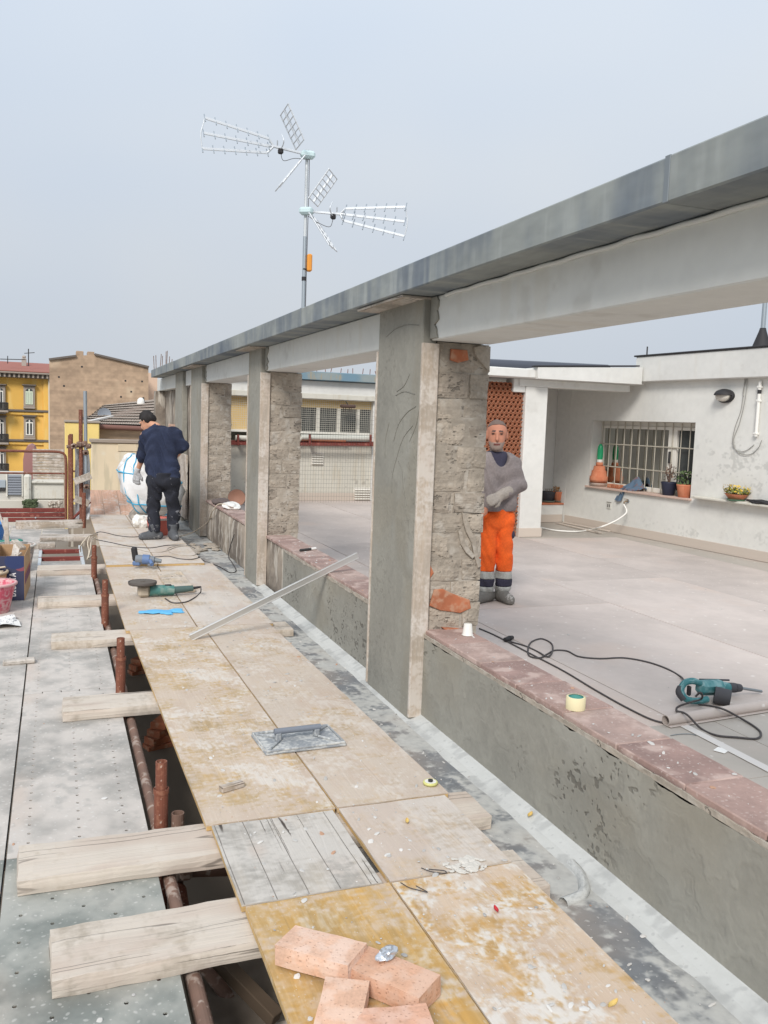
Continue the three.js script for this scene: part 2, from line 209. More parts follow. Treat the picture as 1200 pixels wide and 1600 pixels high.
// chamfered box, 44 triangles, centred
function cb(w, h, d, c = 0.003, grain = 'x', ou = rr(0, 7), ov = rr(0, 7)) {
  c = Math.min(c, w * 0.3, h * 0.3, d * 0.3);
  const X = w / 2, Y = h / 2, Z = d / 2, P = [], add = (...q) => q.forEach((a) => P.push(...a));
  const quad = (a, b, e, f) => add(a, b, e, a, e, f), F = (sx, sy, sz, ax) => [sx * (ax === 0 ? X : X - c), sy * (ax === 1 ? Y : Y - c), sz * (ax === 2 ? Z : Z - c)];
  const orient = (t, nrm) => { const [a, b, e] = t, u = [b[0] - a[0], b[1] - a[1], b[2] - a[2]], v = [e[0] - a[0], e[1] - a[1], e[2] - a[2]]; const cr = [u[1] * v[2] - u[2] * v[1], u[2] * v[0] - u[0] * v[2], u[0] * v[1] - u[1] * v[0]]; return cr[0] * nrm[0] + cr[1] * nrm[1] + cr[2] * nrm[2] > 0 ? t : [...t].reverse(); };
  for (const s of [-1, 1]) {
    quad(...orient([F(s, -1, -1, 0), F(s, 1, -1, 0), F(s, 1, 1, 0), F(s, -1, 1, 0)], [s, 0, 0]));
    quad(...orient([F(-1, s, -1, 1), F(-1, s, 1, 1), F(1, s, 1, 1), F(1, s, -1, 1)], [0, s, 0]));
    quad(...orient([F(-1, -1, s, 2), F(1, -1, s, 2), F(1, 1, s, 2), F(-1, 1, s, 2)], [0, 0, s]));
  }
  for (const s of [-1, 1]) for (const t of [-1, 1]) {
    quad(...orient([F(s, t, -1, 0), F(s, t, 1, 0), F(s, t, 1, 1), F(s, t, -1, 1)], [s, t, 0]));
    quad(...orient([F(s, -1, t, 0), F(s, 1, t, 0), F(s, 1, t, 2), F(s, -1, t, 2)], [s, 0, t]));
    quad(...orient([F(-1, s, t, 1), F(1, s, t, 1), F(1, s, t, 2), F(-1, s, t, 2)], [0, s, t]));
    for (const k of [-1, 1]) add(...orient([F(s, t, k, 0), F(s, t, k, 1), F(s, t, k, 2)], [s, t, k]));
  }
  const g = new THREE.BufferGeometry(); g.setAttribute('position', new THREE.BufferAttribute(new Float32Array(P), 3)); g.computeVertexNormals();
  return muv(g, grain, ou, ov);
}
// box between two corners
const bb = (x0, x1, y0, y1, z0, z1, c = 0.003, grain = 'x') => cb(Math.abs(x1 - x0), Math.abs(y1 - y0), Math.abs(z1 - z0), c, grain).translate((x0 + x1) / 2, (y0 + y1) / 2, (z0 + z1) / 2);
// rough box: subdivided and pushed about by noise
function roughBox(w, h, d, amp, seed, nx = 4, ny = 2, nz = 4) {
  const g0 = new THREE.BoxGeometry(w, h, d, nx, ny, nz), p = g0.attributes.position, f = 13;
  for (let i = 0; i < p.count; i++) {
    const x = p.getX(i), y = p.getY(i), z = p.getZ(i), e = (t, m) => Math.abs(Math.abs(t) - m / 2) < 1e-4 ? 1 : 0, edges = e(x, w) + e(y, h) + e(z, d), k = edges > 1 ? -amp * 0.9 : 0;
    const nse = (o) => (vn(x * f + 50 + o * 7.3 + seed, y * f + z * f * 0.7 + 50 + o * 3.1, 997, 997, seed + o) - 0.5) * 2 * amp;
    p.setXYZ(i, x + nse(0) + Math.sign(x) * k * e(x, w), y + nse(1) * 0.6 + Math.sign(y) * k * 0.5 * e(y, h), z + nse(2) + Math.sign(z) * k * e(z, d));
  }
  const g = g0.toNonIndexed(); g.computeVertexNormals(); return muv(g, 'x', seed * 0.37, seed * 0.71);
}
function strip(g) { if (g.index) g = g.toNonIndexed(); for (const k of Object.keys(g.attributes)) if (!['position', 'normal', 'uv'].includes(k)) g.deleteAttribute(k); if (!g.attributes.uv) muv(g); return g; }
const merge = (list) => mergeGeometries(list.map(strip), false);
// round bar from a to b
function rod(a, b, r, seg = 8, r2 = r, open = false) {
  const d = b.clone().sub(a), L = d.length(), g = new THREE.CylinderGeometry(r2, r, L, seg, 1, open);
  const uv = g.attributes.uv; for (let i = 0; i < uv.count; i++) uv.setXY(i, uv.getX(i) * 6.28 * r, uv.getY(i) * L);
  g.applyQuaternion(new THREE.Quaternion().setFromUnitVectors(V3(0, 1, 0), d.normalize())); g.translate((a.x + b.x) / 2, (a.y + b.y) / 2, (a.z + b.z) / 2); return g.toNonIndexed();
}
// hollow pipe with a visible bore
function pipe(a, b, r, wall = 0.004, seg = 16) {
  const L = a.distanceTo(b), pts = [V3(r - wall, 0, 0), V3(r, 0, 0), V3(r, L, 0), V3(r - wall, L, 0), V3(r - wall, 0, 0)].map((q) => new THREE.Vector2(q.x, q.y));
  const g = new THREE.LatheGeometry(pts, seg).toNonIndexed(); g.computeVertexNormals(); muv(g, 'y');
  g.applyQuaternion(new THREE.Quaternion().setFromUnitVectors(V3(0, 1, 0), b.clone().sub(a).normalize())); return g.translate(a.x, a.y, a.z);
}
const beamBar = (a, b, w, h, c = 0.003) => { const d = b.clone().sub(a), L = d.length(), g = cb(L, h, w, c, 'x'); d.normalize(); const side = d.clone().cross(V3(0, 1, 0)); if (side.length() < 0.01) side.set(0, 0, 1); side.normalize(); const up = side.clone().cross(d); g.applyMatrix4(new THREE.Matrix4().makeBasis(d, up, side)); return g.translate((a.x + b.x) / 2, (a.y + b.y) / 2, (a.z + b.z) / 2); };
function tubeG(pts, r, n = 8, closed = false, rs = 6) { const c = new THREE.CatmullRomCurve3(pts, closed, 'centripetal'); const g = new THREE.TubeGeometry(c, Math.max(4, pts.length * n), r, rs, closed); return g.toNonIndexed(); }
const lathe = (prof, seg = 24) => { const g = new THREE.LatheGeometry(prof.map(([r, y]) => new THREE.Vector2(r, y)), seg).toNonIndexed(); return muv(g, 'y'); };
const crease = (g) => { g = strip(g); g.deleteAttribute('normal'); g.computeVertexNormals(); return g; };
function extr(pts, depth, bevel = 0, holes = []) { // shape in x,y pushed along z
  const s = new THREE.Shape(pts.map(([x, y]) => new THREE.Vector2(x, y))); holes.forEach((h) => s.holes.push(new THREE.Path(h.map(([x, y]) => new THREE.Vector2(x, y)))));
  const g = new THREE.ExtrudeGeometry(s, { depth, bevelEnabled: bevel > 0, bevelSize: bevel, bevelThickness: bevel, bevelSegments: 1, curveSegments: 8 }); return muv(crease(g));
}
// irregular flake or lump
function lump(sx, sy, sz, seed, jag = 0.35, det = 1) {
  const g = new THREE.IcosahedronGeometry(1, det), p = g.attributes.position;
  for (let i = 0; i < p.count; i++) { const x = p.getX(i), y = p.getY(i), z = p.getZ(i), k = 1 - jag + 2 * jag * vn(x * 2.1 + 9 + seed, y * 2.1 + z * 1.7 + 9, 997, 997, seed); p.setXYZ(i, x * k * sx, y * k * sy, z * k * sz); }
  g.computeVertexNormals(); return muv(g);
}
// ------------------------------------------------------------------ things and parts
const taken = {};
const numbered = (n) => { taken[n] = (taken[n] ?? -1) + 1; return taken[n] ? n + '_' + String(taken[n]).padStart(3, '0') : n; };
function tag(o, label, category, group, kind) { Object.assign(o.userData, { label }); if (category) o.userData.category = category; if (group) o.userData.group = group; if (kind) o.userData.kind = kind; return o; }
function thing(name, label, category, pos = [0, 0, 0], turn = 0, group) { const o = new THREE.Group(); o.name = numbered(name); o.position.set(...pos); o.rotation.y = turn; scene.add(o); return tag(o, label, category, group); }
function part(name, g, m, parent, label) { const o = new THREE.Mesh(g, m); o.name = name; parent.add(o); if (label) o.userData.label = label; return o; }
function solo(name, label, category, g, m, group) { const o = new THREE.Mesh(g, m); o.name = numbered(name); scene.add(o); return tag(o, label, category, group); }
function struct(name, g, m, label) { const o = new THREE.Mesh(g, m); o.name = name; scene.add(o); o.userData.kind = 'structure'; if (label) { o.userData.label = label; } return o; }
function copyOf(src, label, pos, turn) { const c = src.clone(); c.name = numbered(src.name.replace(/_\d{3}$/, '')); c.userData = { ...src.userData }; if (label) c.userData.label = label; if (pos) c.position.set(...pos); if (turn !== undefined) c.rotation.y = turn; scene.add(c); return c; }
// re-centre a mesh's geometry so that its origin is at the base of its bounding box
function grounded(o) { o.traverse; const g = o.geometry; g.computeBoundingBox(); const b = g.boundingBox, c = V3((b.min.x + b.max.x) / 2, b.min.y, (b.min.z + b.max.z) / 2); g.translate(-c.x, -c.y, -c.z); o.position.add(c); return o; }
// ------------------------------------------------------------------ the setting: street, building under the works, gutter, terrace
const YG = -0.09, YT = -0.05;
struct('street_ground', muv(new THREE.PlaneGeometry(900, 900).rotateX(-Math.PI / 2)).translate(0, -16, -200), M.ground);
struct('roof_gutter', bb(0.95, 2.0, YG - 0.16, YG, -17.2, -0.6, 0.004, 'z'), M.gutter);
{ // outer wall of the building below the gutter, with its cornice
  const t = thing('building_wall', 'grey outer wall with stepped cornice below the boarded roof edge', 'wall', [0, 0, 0]);
  part('wall', bb(1.25, 1.6, -16, YG - 0.162, -17.2, -0.6, 0.01, 'z'), M.oldWall, t);
  part('cornice', bb(0.98, 1.25, -0.62, -0.42, -17.2, -0.6, 0.02, 'z'), M.oldWall, t);
  part('cornice', bb(1.08, 1.25, -0.84, -0.64, -17.2, -0.6, 0.02, 'z'), M.oldWall, t);
  part('string_course', bb(1.1, 1.25, -2.9, -2.6, -17.2, -0.6, 0.02, 'z'), M.oldWall, t);
}
struct('terrace_floor', bb(2.17, 9.5, -0.4, YT - 0.004, -17.1, -0.6, 0.004), M.tile);
{ // protective sheets laid over the terrace, strips along the parapet
  const fl = thing('cover_sheets', 'pale beige protective sheets laid side by side on the terrace floor', 'floor cover');
  let i = 0;
  for (const [x0, x1, cuts] of [[2.3, 3.325, [-3.9, -6.6, -9.5, -12.2, -17]], [3.335, 4.955, [-3.98, -6.9, -11.1, -17]], [4.962, 6.5, [-0.7, -4.2, -8.0, -11.6, -17]], [6.507, 8.1, [-0.7, -3.4, -6.1, -9.4, -11.2]]])
    for (let k = 0; k + 1 < cuts.length; k++) part('sheet', bb(x0, x1, YT - 0.0035, YT + (k % 2) * 0.0015 + 0.0005, cuts[k + 1] + 0.006, cuts[k], 0.001), M.paper[i++ % 2], fl);
}
// joints of the bare tiles in the foreground, recessed: tiles as pieces of the terrace
{
  const fl = scene.getObjectByName('terrace_floor');
  for (let a = 0; a < 2; a++) for (let b = 0; b < 4; b++) { const x0 = 2.35 + a * 1.2, z0 = -3.95 + b * 0.8; const m = part('floor_tile', bb(x0 + 0.002, x0 + 1.196, YT - 0.0045, YT - 0.001, z0 + 0.002, z0 + 0.796, 0.001), M.tile, fl); m.geometry.translate(0, 0, 0); }
}
// pale band of mortar raised along the foot of the parapet
{
  const mk = (z0, z1, w) => { const n = 26, P = []; const sec = (z) => { const k = 0.8 + 0.45 * (vn(z * 7 + 90, 3.3, 997, 997, 5) - 0.2) + 0.2 * (vn(z * 31 + 90, 8.3, 997, 997, 6) - 0.5); return [[1.952, 0.035], [1.925, 0.026], [1.9 - 0.2 * w * k, 0.01], [1.885 - w * k, -0.004]].map(([x, y]) => V3(x, YG + y + 0.004 * (vn(z * 23 + x * 40 + 50, 1.5, 997, 997, 8) - 0.5), z)); };
    for (let i = 0; i < n; i++) { const a = sec(z0 + (z1 - z0) * i / n), b = sec(z0 + (z1 - z0) * (i + 1) / n); for (let j = 0; j < 3; j++) for (const q of [a[j], a[j + 1], b[j + 1], a[j], b[j + 1], b[j]]) P.push(q.x, q.y, q.z); }
    const g = new THREE.BufferGeometry(); g.setAttribute('position', new THREE.BufferAttribute(new Float32Array(P), 3)); g.computeVertexNormals(); return muv(g, 'z'); };
  const gut = scene.getObjectByName('roof_gutter');
  part('mortar_fillet', mk(-4.6, -0.6, 0.055), M.fillet, gut); part('mortar_fillet', mk(-8.6, -4.6, 0.05), M.fillet, gut);
  // the old pipe end set in the band, curving out
  const e = onY(880, 1412, YG + 0.001), c1 = onY(910, 1398, YG + 0.001), c2 = onY(910, 1374, YG - 0.001), c3 = onY(893, 1350, YG - 0.004);
  part('buried_pipe', tubeG([e, c1, c2, c3], 0.022, 6, false, 8), M.fillet, gut);
}
// ------------------------------------------------------------------ parapet
const parapet = thing('parapet_wall', 'low parapet wall with fresh grey render and red tile coping', 'wall', [0, 0, 0]);
part('rendered_face', bb(1.95, 2.165, YG, 0.402, -4.46, -0.7, 0.012, 'z'), M.renderWall, parapet);
part('rendered_face', bb(1.953, 2.165, YG, 0.402, -7.72, -5.15, 0.012, 'z'), M.renderWall, parapet);
part('bare_face', roughBox(0.19, 0.49, 0.78, 0.008, 5, 3, 6, 8).translate(2.065, YG + 0.245, -8.1), M.oldWall, parapet, 'strip of old brown wall not yet rendered');
part('old_face', roughBox(0.21, 0.49, 3.1, 0.012, 9, 3, 6, 30).translate(2.06, YG + 0.245, -10.6), M.oldWall, parapet, 'streaked old face of the far parapet');
for (const [za, zb, sd] of [[-4.44, -0.75, 3], [-7.7, -5.2, 7]]) { // ragged top edge of the render, crumbs of mortar along it
  const n = Math.round((zb - za) / 0.018), up = [], dn = []; for (let i = 0; i <= n; i++) { const z = za + (zb - za) * i / n, q = vn(z * 14 + 99, 2.5, 997, 997, sd), r = vn(z * 55 + 99, 5.5, 997, 997, sd + 1); up.push([z, 0.404 + 0.006 * q + 0.006 * r]); dn.push([z, 0.396 - 0.016 * q * q - 0.006 * r]); }
  const g = extr([...up, ...dn.reverse()], 0.006, 0.001); g.applyMatrix4(new THREE.Matrix4().makeBasis(V3(0, 0, 1), V3(0, 1, 0), V3(-1, 0, 0))); part('ragged_edge', g.translate(1.957, 0, 0), M.mortar, parapet);
}
for (let z = -0.75, k = 0; z > -12.1; k++) { const L = [0.38, 0.37, 0.39, 0.36][k % 4]; if (!(z < -4.4 && z > -5.15) && !(z < -8.45 && z > -9.05)) part('coping_tile', cb(0.252, 0.028, L - 0.006, 0.004, 'z').rotateY(rr(-0.006, 0.006)).translate(2.085 + rr(-0.003, 0.003), 0.418 + rr(-0.001, 0.001), z - L / 2), M.coping[k % 3], parapet); z -= L; }
// ------------------------------------------------------------------ columns
function column(name, label, z0, z1, { battens = true, seed = 1, bricks = [], rub = true, top = 2.283, detail = true } = {}) {
  const t = thing(name, label, 'column', [2.08, YG, (z0 + z1) / 2], 0, 'columns of the half rendered portico'), oz = (z0 + z1) / 2, L = (g) => g.translate(-2.08, -YG, -oz);
  part('render_coat', L(bb(1.88, 1.965, YG, top, z0, z1, 0.006, 'y')), M.render, t, 'smooth fresh grey render');
  if (battens) { part('batten', L(bb(1.874, 1.972, YG + 0.02, 2.035, z1 + 0.001, z1 + 0.026, 0.003, 'y')), M.batten, t); part('batten', L(bb(1.874, 1.96, YG + 0.015, 2.03, z0 - 0.022, z0 - 0.001, 0.003, 'y')), M.batten, t); }
  // upper part rendered over the beam
  if (rub) {
    const x0 = 1.966, x1 = 2.3, y0 = -0.05, y1 = 2.05, za = z0 + 0.03, zb = z1 + 0.004;
    part('mortar_core', L(roughBox(x1 - 0.006 - x0, y1 - y0, zb - za - 0.012, 0.004, seed * 13, 6, 40, 8).translate((x0 + x1 - 0.004) / 2, (y0 + y1) / 2, (za + zb) / 2)), M.mortar, t);
    const rq = rng(seed * 97 + 5); let y = 0.436, c = 0;
    while (y < 2.03) {
      let h = 0.105 + rq() * 0.045; if (2.045 - y - h < 0.06) h = 2.045 - y;
      const split = c % 2 ? 0.36 + rq() * 0.12 : 0.58 + rq() * 0.14, xm = x0 + (x1 - x0) * split, zm = za + (zb - za) * (c % 2 ? 0.45 : 0.55);
      for (const [a, b] of [[x0 + 0.002, xm - 0.003], [xm + 0.003, x1 + rq() * 0.006]]) for (const [p, q] of detail ? [[za, zm - 0.003], [zm + 0.003, zb + (rq() - 0.5) * 0.012]] : [[za, zb]]) {
        const red = bricks.some((k) => k === c) && a < x0 + 0.1 && q > zm;
        const jh = h - 0.003 - rq() * 0.006, g = roughBox(b - a, jh, q - p, detail ? 0.006 : 0.007, Math.floor(rq() * 900), detail ? 5 : 3, detail ? 4 : 3, 2); g.rotateZ((rq() - 0.5) * 0.03);
        part(red ? 'exposed_brick' : 'tuff_block', L(g.translate((a + b) / 2, y + h / 2, (p + q) / 2)), red ? M.redBrick : M.tuff[Math.floor(rq() * 3)], t, red ? 'bare orange brick between the tuff blocks' : undefined);
      }
      y += h; c++;
    }
  }
  return { t, L };
}
const c1 = column('portico_column', 'wide rendered column with bare tuff side and orange brick patches', -5.15, -4.455, { seed: 2, bricks: [] });
{ // column 1 details on its bare side (towards +z): orange brick bits, a chased groove, dark holes
  const z = -4.447, at = (px, py) => onZ(px, py, z), patch = (pts, d, m, nm) => { const q = pts.map(([a, b]) => at(a, b)); const g = extr(q.map((v) => [v.x, v.y]), d, 0.003); part(nm, c1.L(g.translate(0, 0, z - 0.006)), m, c1.t); };
  patch([[679, 922], [692, 921], [706, 928], [733, 938], [735, 950], [719, 957], [688, 953], [672, 946]], 0.007, M.redBrick, 'exposed_brick');
  patch([[667, 886], [672, 884], [677, 895], [670, 905], [666, 906]], 0.006, M.redBrick, 'exposed_brick');
  patch([[705, 546], [729, 548], [731, 562], [716, 566], [704, 562]], 0.01, M.redBrick, 'exposed_brick');
  patch([[690, 980], [727, 983], [726, 990], [700, 988]], 0.02, M.redBrick, 'exposed_brick');
  // ridges of mortar left beside the chased groove
  patch([[722, 801], [727, 806], [734, 828], [742, 843], [746, 866], [750, 884], [746, 886], [741, 868], [737, 848], [729, 832], [724, 816]], 0.014, M.mortar, 'mortar_ridge');
  patch([[716, 830], [721, 832], [725, 848], [732, 858], [741, 868], [738, 872], [728, 863], [720, 850]], 0.012, M.mortar, 'mortar_ridge');
  patch([[741, 543], [752, 541], [764, 545], [764, 580], [757, 572], [748, 562], [742, 552]], 0.012, M.mortar, 'mortar_ridge');
}
{ // scored trowel marks in the fresh render
  const sm = (l) => part('trowel_mark', c1.L(tubeG(l.map(([a, b]) => onX(a, b, 1.8795)), 0.0022, 6, false, 5)), M.render, c1.t);
  for (const l of [[[604, 526], [618, 514], [634, 508], [655, 508]], [[640, 585], [632, 602], [620, 612]], [[608, 660], [602, 690], [602, 715]], [[650, 635], [636, 645], [622, 665], [615, 690]], [[612, 770], [613, 745], [620, 715], [630, 685], [645, 665]], [[636, 790], [630, 760], [628, 735], [622, 720]], [[655, 640], [650, 665], [640, 690]], [[618, 618], [632, 612], [648, 616]]]) sm(l);
}
column('portico_column', 'slim rendered column with bare tuff side under the white beam', -9.05, -8.475, { seed: 4 });
column('portico_column', 'far rendered column beside the old streaked parapet with cable over it', -13.15, -12.15, { seed: 7, detail: false });
column('portico_column', 'farthest grey column behind the stooping worker, streaked with mortar', -14.95, -14.1, { seed: 9, rub: false, battens: false });
{ // infill walls of the last bays
  const t = thing('infill_wall', 'rough brown masonry closing the far bays of the portico', 'wall');
  part('masonry', roughBox(0.2, 2.14, 0.93, 0.012, 31, 3, 14, 8).translate(2.06, YG + 1.07, -13.63), M.oldWall, t);
  part('masonry', roughBox(0.2, 2.14, 3.1, 0.015, 37, 3, 14, 20).translate(2.15, YG + 1.07, -16.5), M.oldWall, t);
  part('masonry', roughBox(0.4, 2.14, 0.35, 0.012, 41, 3, 14, 3).translate(2.06, YG + 1.07, -18.05), M.oldWall, t);
}
solo('pink_board', 'pinkish board leaning against the brown infill wall', 'board', bb(2.0, 2.03, 0.5, 1.42, -16.9, -15.4, 0.003, 'z'), M.pinkPanel);
// ------------------------------------------------------------------ beam and eave
{
  const t = thing('portico_beam', 'white beam with cracked paint spanning the columns', 'beam');
  part('span', bb(1.93, 2.285, 2.05, 2.283, -4.45, 0.5, 0.006, 'z'), M.beamWhite, t); part('span', bb(1.93, 2.285, 2.05, 2.283, -8.47, -5.17, 0.006, 'z'), M.beamWhite, t);
  part('span', bb(1.93, 2.285, 2.05, 2.283, -12.14, -9.06, 0.006, 'z'), M.beamWhite, t); part('span', bb(1.93, 2.285, 2.05, 2.283, -14.09, -13.16, 0.006, 'z'), M.beamWhite, t); part('span', bb(1.93, 2.285, 2.05, 2.283, -18.2, -14.96, 0.006, 'z'), M.beamWhite, t);
  for (const [a, b] of [[-5.17, -4.45], [-9.06, -8.47], [-13.16, -12.14], [-14.96, -14.09]]) part('beam_core', bb(1.97, 2.28, 2.055, 2.28, a + 0.003, b - 0.003, 0.003, 'z'), M.beamWhite, t);
  // ragged edges where the new render laps on to the beam
  const lap = (z, w, s) => { const n = 9, o = []; for (let i = 0; i <= n; i++) o.push([z + s * (w * (0.35 + 0.65 * hsh(i, Math.round(z * 10), 3))), 2.06 + (2.278 - 2.06) * i / n]); o.push([z, 2.278], [z, 2.06]); const g = extr(o, 0.012, 0.002); g.applyMatrix4(new THREE.Matrix4().makeBasis(V3(0, 0, 1), V3(0, 1, 0), V3(-1, 0, 0))); return g.translate(1.934, 0, 0); };
  for (const [z, w, s] of [[-4.45, 0.1, 1], [-5.16, 0.1, -1], [-8.47, 0.12, 1], [-9.06, 0.06, -1], [-12.14, 0.08, 1]]) part('render_lap', lap(z, w, s), M.render, t);
}
{
  const t = thing('eave_cover', 'long grey sheet metal eave cover with joints and stains', 'eave');
  const zs = [0.6, -2.25, -6.46, -10.7, -14.0, -17.4];
  for (let i = 0; i + 1 < zs.length; i++) part('cover_sheet', bb(1.727, 2.34, 2.285 + (i % 2) * 0.002, 2.4265 - (i % 2) * 0.002, zs[i + 1] + 0.004, zs[i] - 0.004, 0.006, 'z').translate((i % 2) * 0.002, 0, 0), M.fascia, t);
  for (let i = 1; i + 1 < zs.length; i++) part('joint_strip', bb(1.7245, 1.74, 2.287, 2.4255, zs[i] - 0.012, zs[i] + 0.012, 0.001, 'z'), M.zinc, t);
  for (const [a, b] of [[-5.2, -4.45], [-9.1, -8.45], [-13.2, -12.1]]) part('soffit_board', bb(1.75, 1.925, 2.270, 2.284, a, b, 0.003, 'z'), M.boardOld, t);
  part('soffit_ridge', tubeG(Array.from({ length: 40 }, (_, i) => V3(1.925 + 0.004 * Math.sin(i * 1.9), 2.274 + 0.003 * Math.sin(i * 2.7), 0.5 - i * 0.122)), 0.011, 2, false, 5), M.beamWhite, t);
}
// ------------------------------------------------------------------ walkway panels, cross boards and steel decks
const G1 = 'formwork panels of the walkway';
function panel(label, x0, x1, z0, z1, m, y = 0, turn = 0) {
  const w = Math.abs(x1 - x0), d = Math.abs(z1 - z0), t = thing('walkway_panel', label, 'wooden panel', [(x0 + x1) / 2, y - 0.0272, (z0 + z1) / 2], turn, G1);
  part('panel_face', muv(roughBox(w, 0.007, d, 0.0016, Math.floor(R() * 900), 10, 1, Math.max(12, Math.round(d * 14))), 'z', rr(0, 7), rr(0, 7)).translate(0, 0.0232, 0), m, t);
  part('panel_core', cb(w - 0.004, 0.0195, d - 0.004, 0.002, 'z').translate(0, 0.00975, 0), M.panelEdge, t);
}
panel('yellow formwork panel carrying the loose pink bricks', 0.578, 1.089, -2.686, -0.9, M.panelYellow);
panel('yellow formwork panel splashed with white plaster and a red scrap', 1.094, 1.582, -2.682, -0.9, M.panelSplashed);
panel('grey cracked board panel beside the plain pale panel', 0.568, 1.066, -3.286, -2.694, M.panelWeathered);
panel('short plain pale panel with wire scraps and a yellow leaf', 1.094, 1.577, -3.292, -2.692, M.panelPale);
panel('long worn yellow panel under the plasterer float, over the scaffold gap', 0.53, 1.066, -6.56, -3.298, M.panelMixed, 0, 0.012);
panel('long dusty panel between the float and the cement gutter', 1.072, 1.585, -6.56, -3.304, M.panelDusty, 0, 0.012);
panel('dusty panel under the angle grinder and the blue glove', 0.485, 1.005, -9.45, -6.57, M.panelDusty);
panel('dusty panel under the wire end and lying straightedge', 1.012, 1.6, -9.44, -6.572, M.panelPale);
panel('pale panel under the coiled cables and blue tool', 0.49, 1.01, -14.0, -9.35, M.panelPale, 0.027);
panel('pale panel at the boots of the stooping worker', 1.016, 1.5, -13.9, -9.33, M.panelPale, 0.027);
for (const [x0, x1, l] of [[0.47, 0.71, 'pinkish board with a slot, at the far end of the walkway'], [0.715, 0.95, 'middle pinkish board tilted up before the cream wall'], [0.955, 1.5, 'widest pinkish board tilted up behind the bulk bag']]) {
  const t = solo('ramp_board', l, 'board', cb(x1 - x0, 0.025, 1.15, 0.003, 'z').rotateX(0.26).translate((x0 + x1) / 2, 0.15, -14.57), M.pinkPanel, 'pinkish boards at the walkway end'); grounded(t);
}
const G2 = 'boards laid across under the walkway';
function crossBoard(label, x0, x1, z0, z1, m, turn = 0, h = 0.06, y = YG) { const g = roughBox(x1 - x0, h, Math.abs(z1 - z0), 0.0045, Math.floor(R() * 900), 34, 3, 6); const o = solo('cross_board', label, 'board', muv(g, 'x', rr(0, 9), rr(0, 9)), m, G2); o.position.set((x0 + x1) / 2, y + h / 2 + 0.0005, (z0 + z1) / 2); o.rotation.y = turn; return o; }
crossBoard('split thick cross board next to the pink bricks', -0.02, 1.66, -2.81, -2.53, M.board, 0.02);
crossBoard('thick cracked cross board beside the rusty spigot and its coupler', -0.135, 1.72, -3.38, -3.11, M.board, -0.01);
crossBoard('cross board with a notched end on the dusty deck', 0.03, 1.6, -5.17, -4.9, M.board, 0);
crossBoard('cross board whose far end shows below the straightedge', -0.036, 1.735, -6.73, -6.45, M.board, 0);
crossBoard('cross board behind the spigot near the pink bucket', -0.15, 1.6, -8.1, -7.84, M.board, 0.0);
crossBoard('cross board beside the wavy deck hooks and coiled white cable', -0.18, 1.55, -9.75, -9.43, M.board, 0);
crossBoard('rough cross board at the scaffold hatch', -0.19, 0.46, -12.2, -11.9, M.boardOld, 0.0);
crossBoard('crooked pale beam across the far end of the deck', -0.53, 0.4, -13.5, -13.25, M.boardOld, 0.06, 0.1);
crossBoard('short dark plank end at the hatch edge', -0.3, 0.0, -11.5, -11.3, M.boardOld, 0, 0.06);
crossBoard('thin split batten on the dusty deck', -0.33, -0.13, -6.19, -6.12, M.boardOld, 0.06, 0.03);
// steel decks
function deckGeo(w, L, rows, step, stag, seed) {
  const X = w / 2 - 0.002, Z = L / 2, o = [], holes = [], n = 0.002;
  const tongues = [[-0.16, -0.06], [0.05, 0.16]];
  o.push([-X, -Z]); for (const [a, b] of tongues) o.push([a, -Z], [a, -Z - 0.03], [b, -Z - 0.03], [b, -Z]); o.push([X, -Z], [X, Z - 0.004]);
  for (const [a, b] of [...tongues].reverse()) o.push([b + 0.006, Z - 0.004], [b + 0.006, Z - 0.036], [a - 0.006, Z - 0.036], [a - 0.006, Z - 0.004]); o.push([-X, Z - 0.004]);
  const rq = rng(seed);
  rows.forEach((x, ri) => { for (let z = -Z + 0.09 + (stag && ri % 2 ? step / 2 : 0); z < Z - 0.09; z += step) { const r = 0.0075, q = []; for (let k = 0; k < 6; k++) q.push([x + Math.cos(-k * 1.047) * r, z + Math.sin(-k * 1.047) * r]); holes.push(q); } });
  const s = new THREE.Shape(o.map(([x, y]) => new THREE.Vector2(x, y))); holes.forEach((h) => s.holes.push(new THREE.Path(h.map(([x, y]) => new THREE.Vector2(x, y)))));
  const g = new THREE.ExtrudeGeometry(s, { depth: 0.004, bevelEnabled: false }); g.rotateX(Math.PI / 2); return muv(crease(g), 'z', seed * 0.31, seed * 0.17);
}
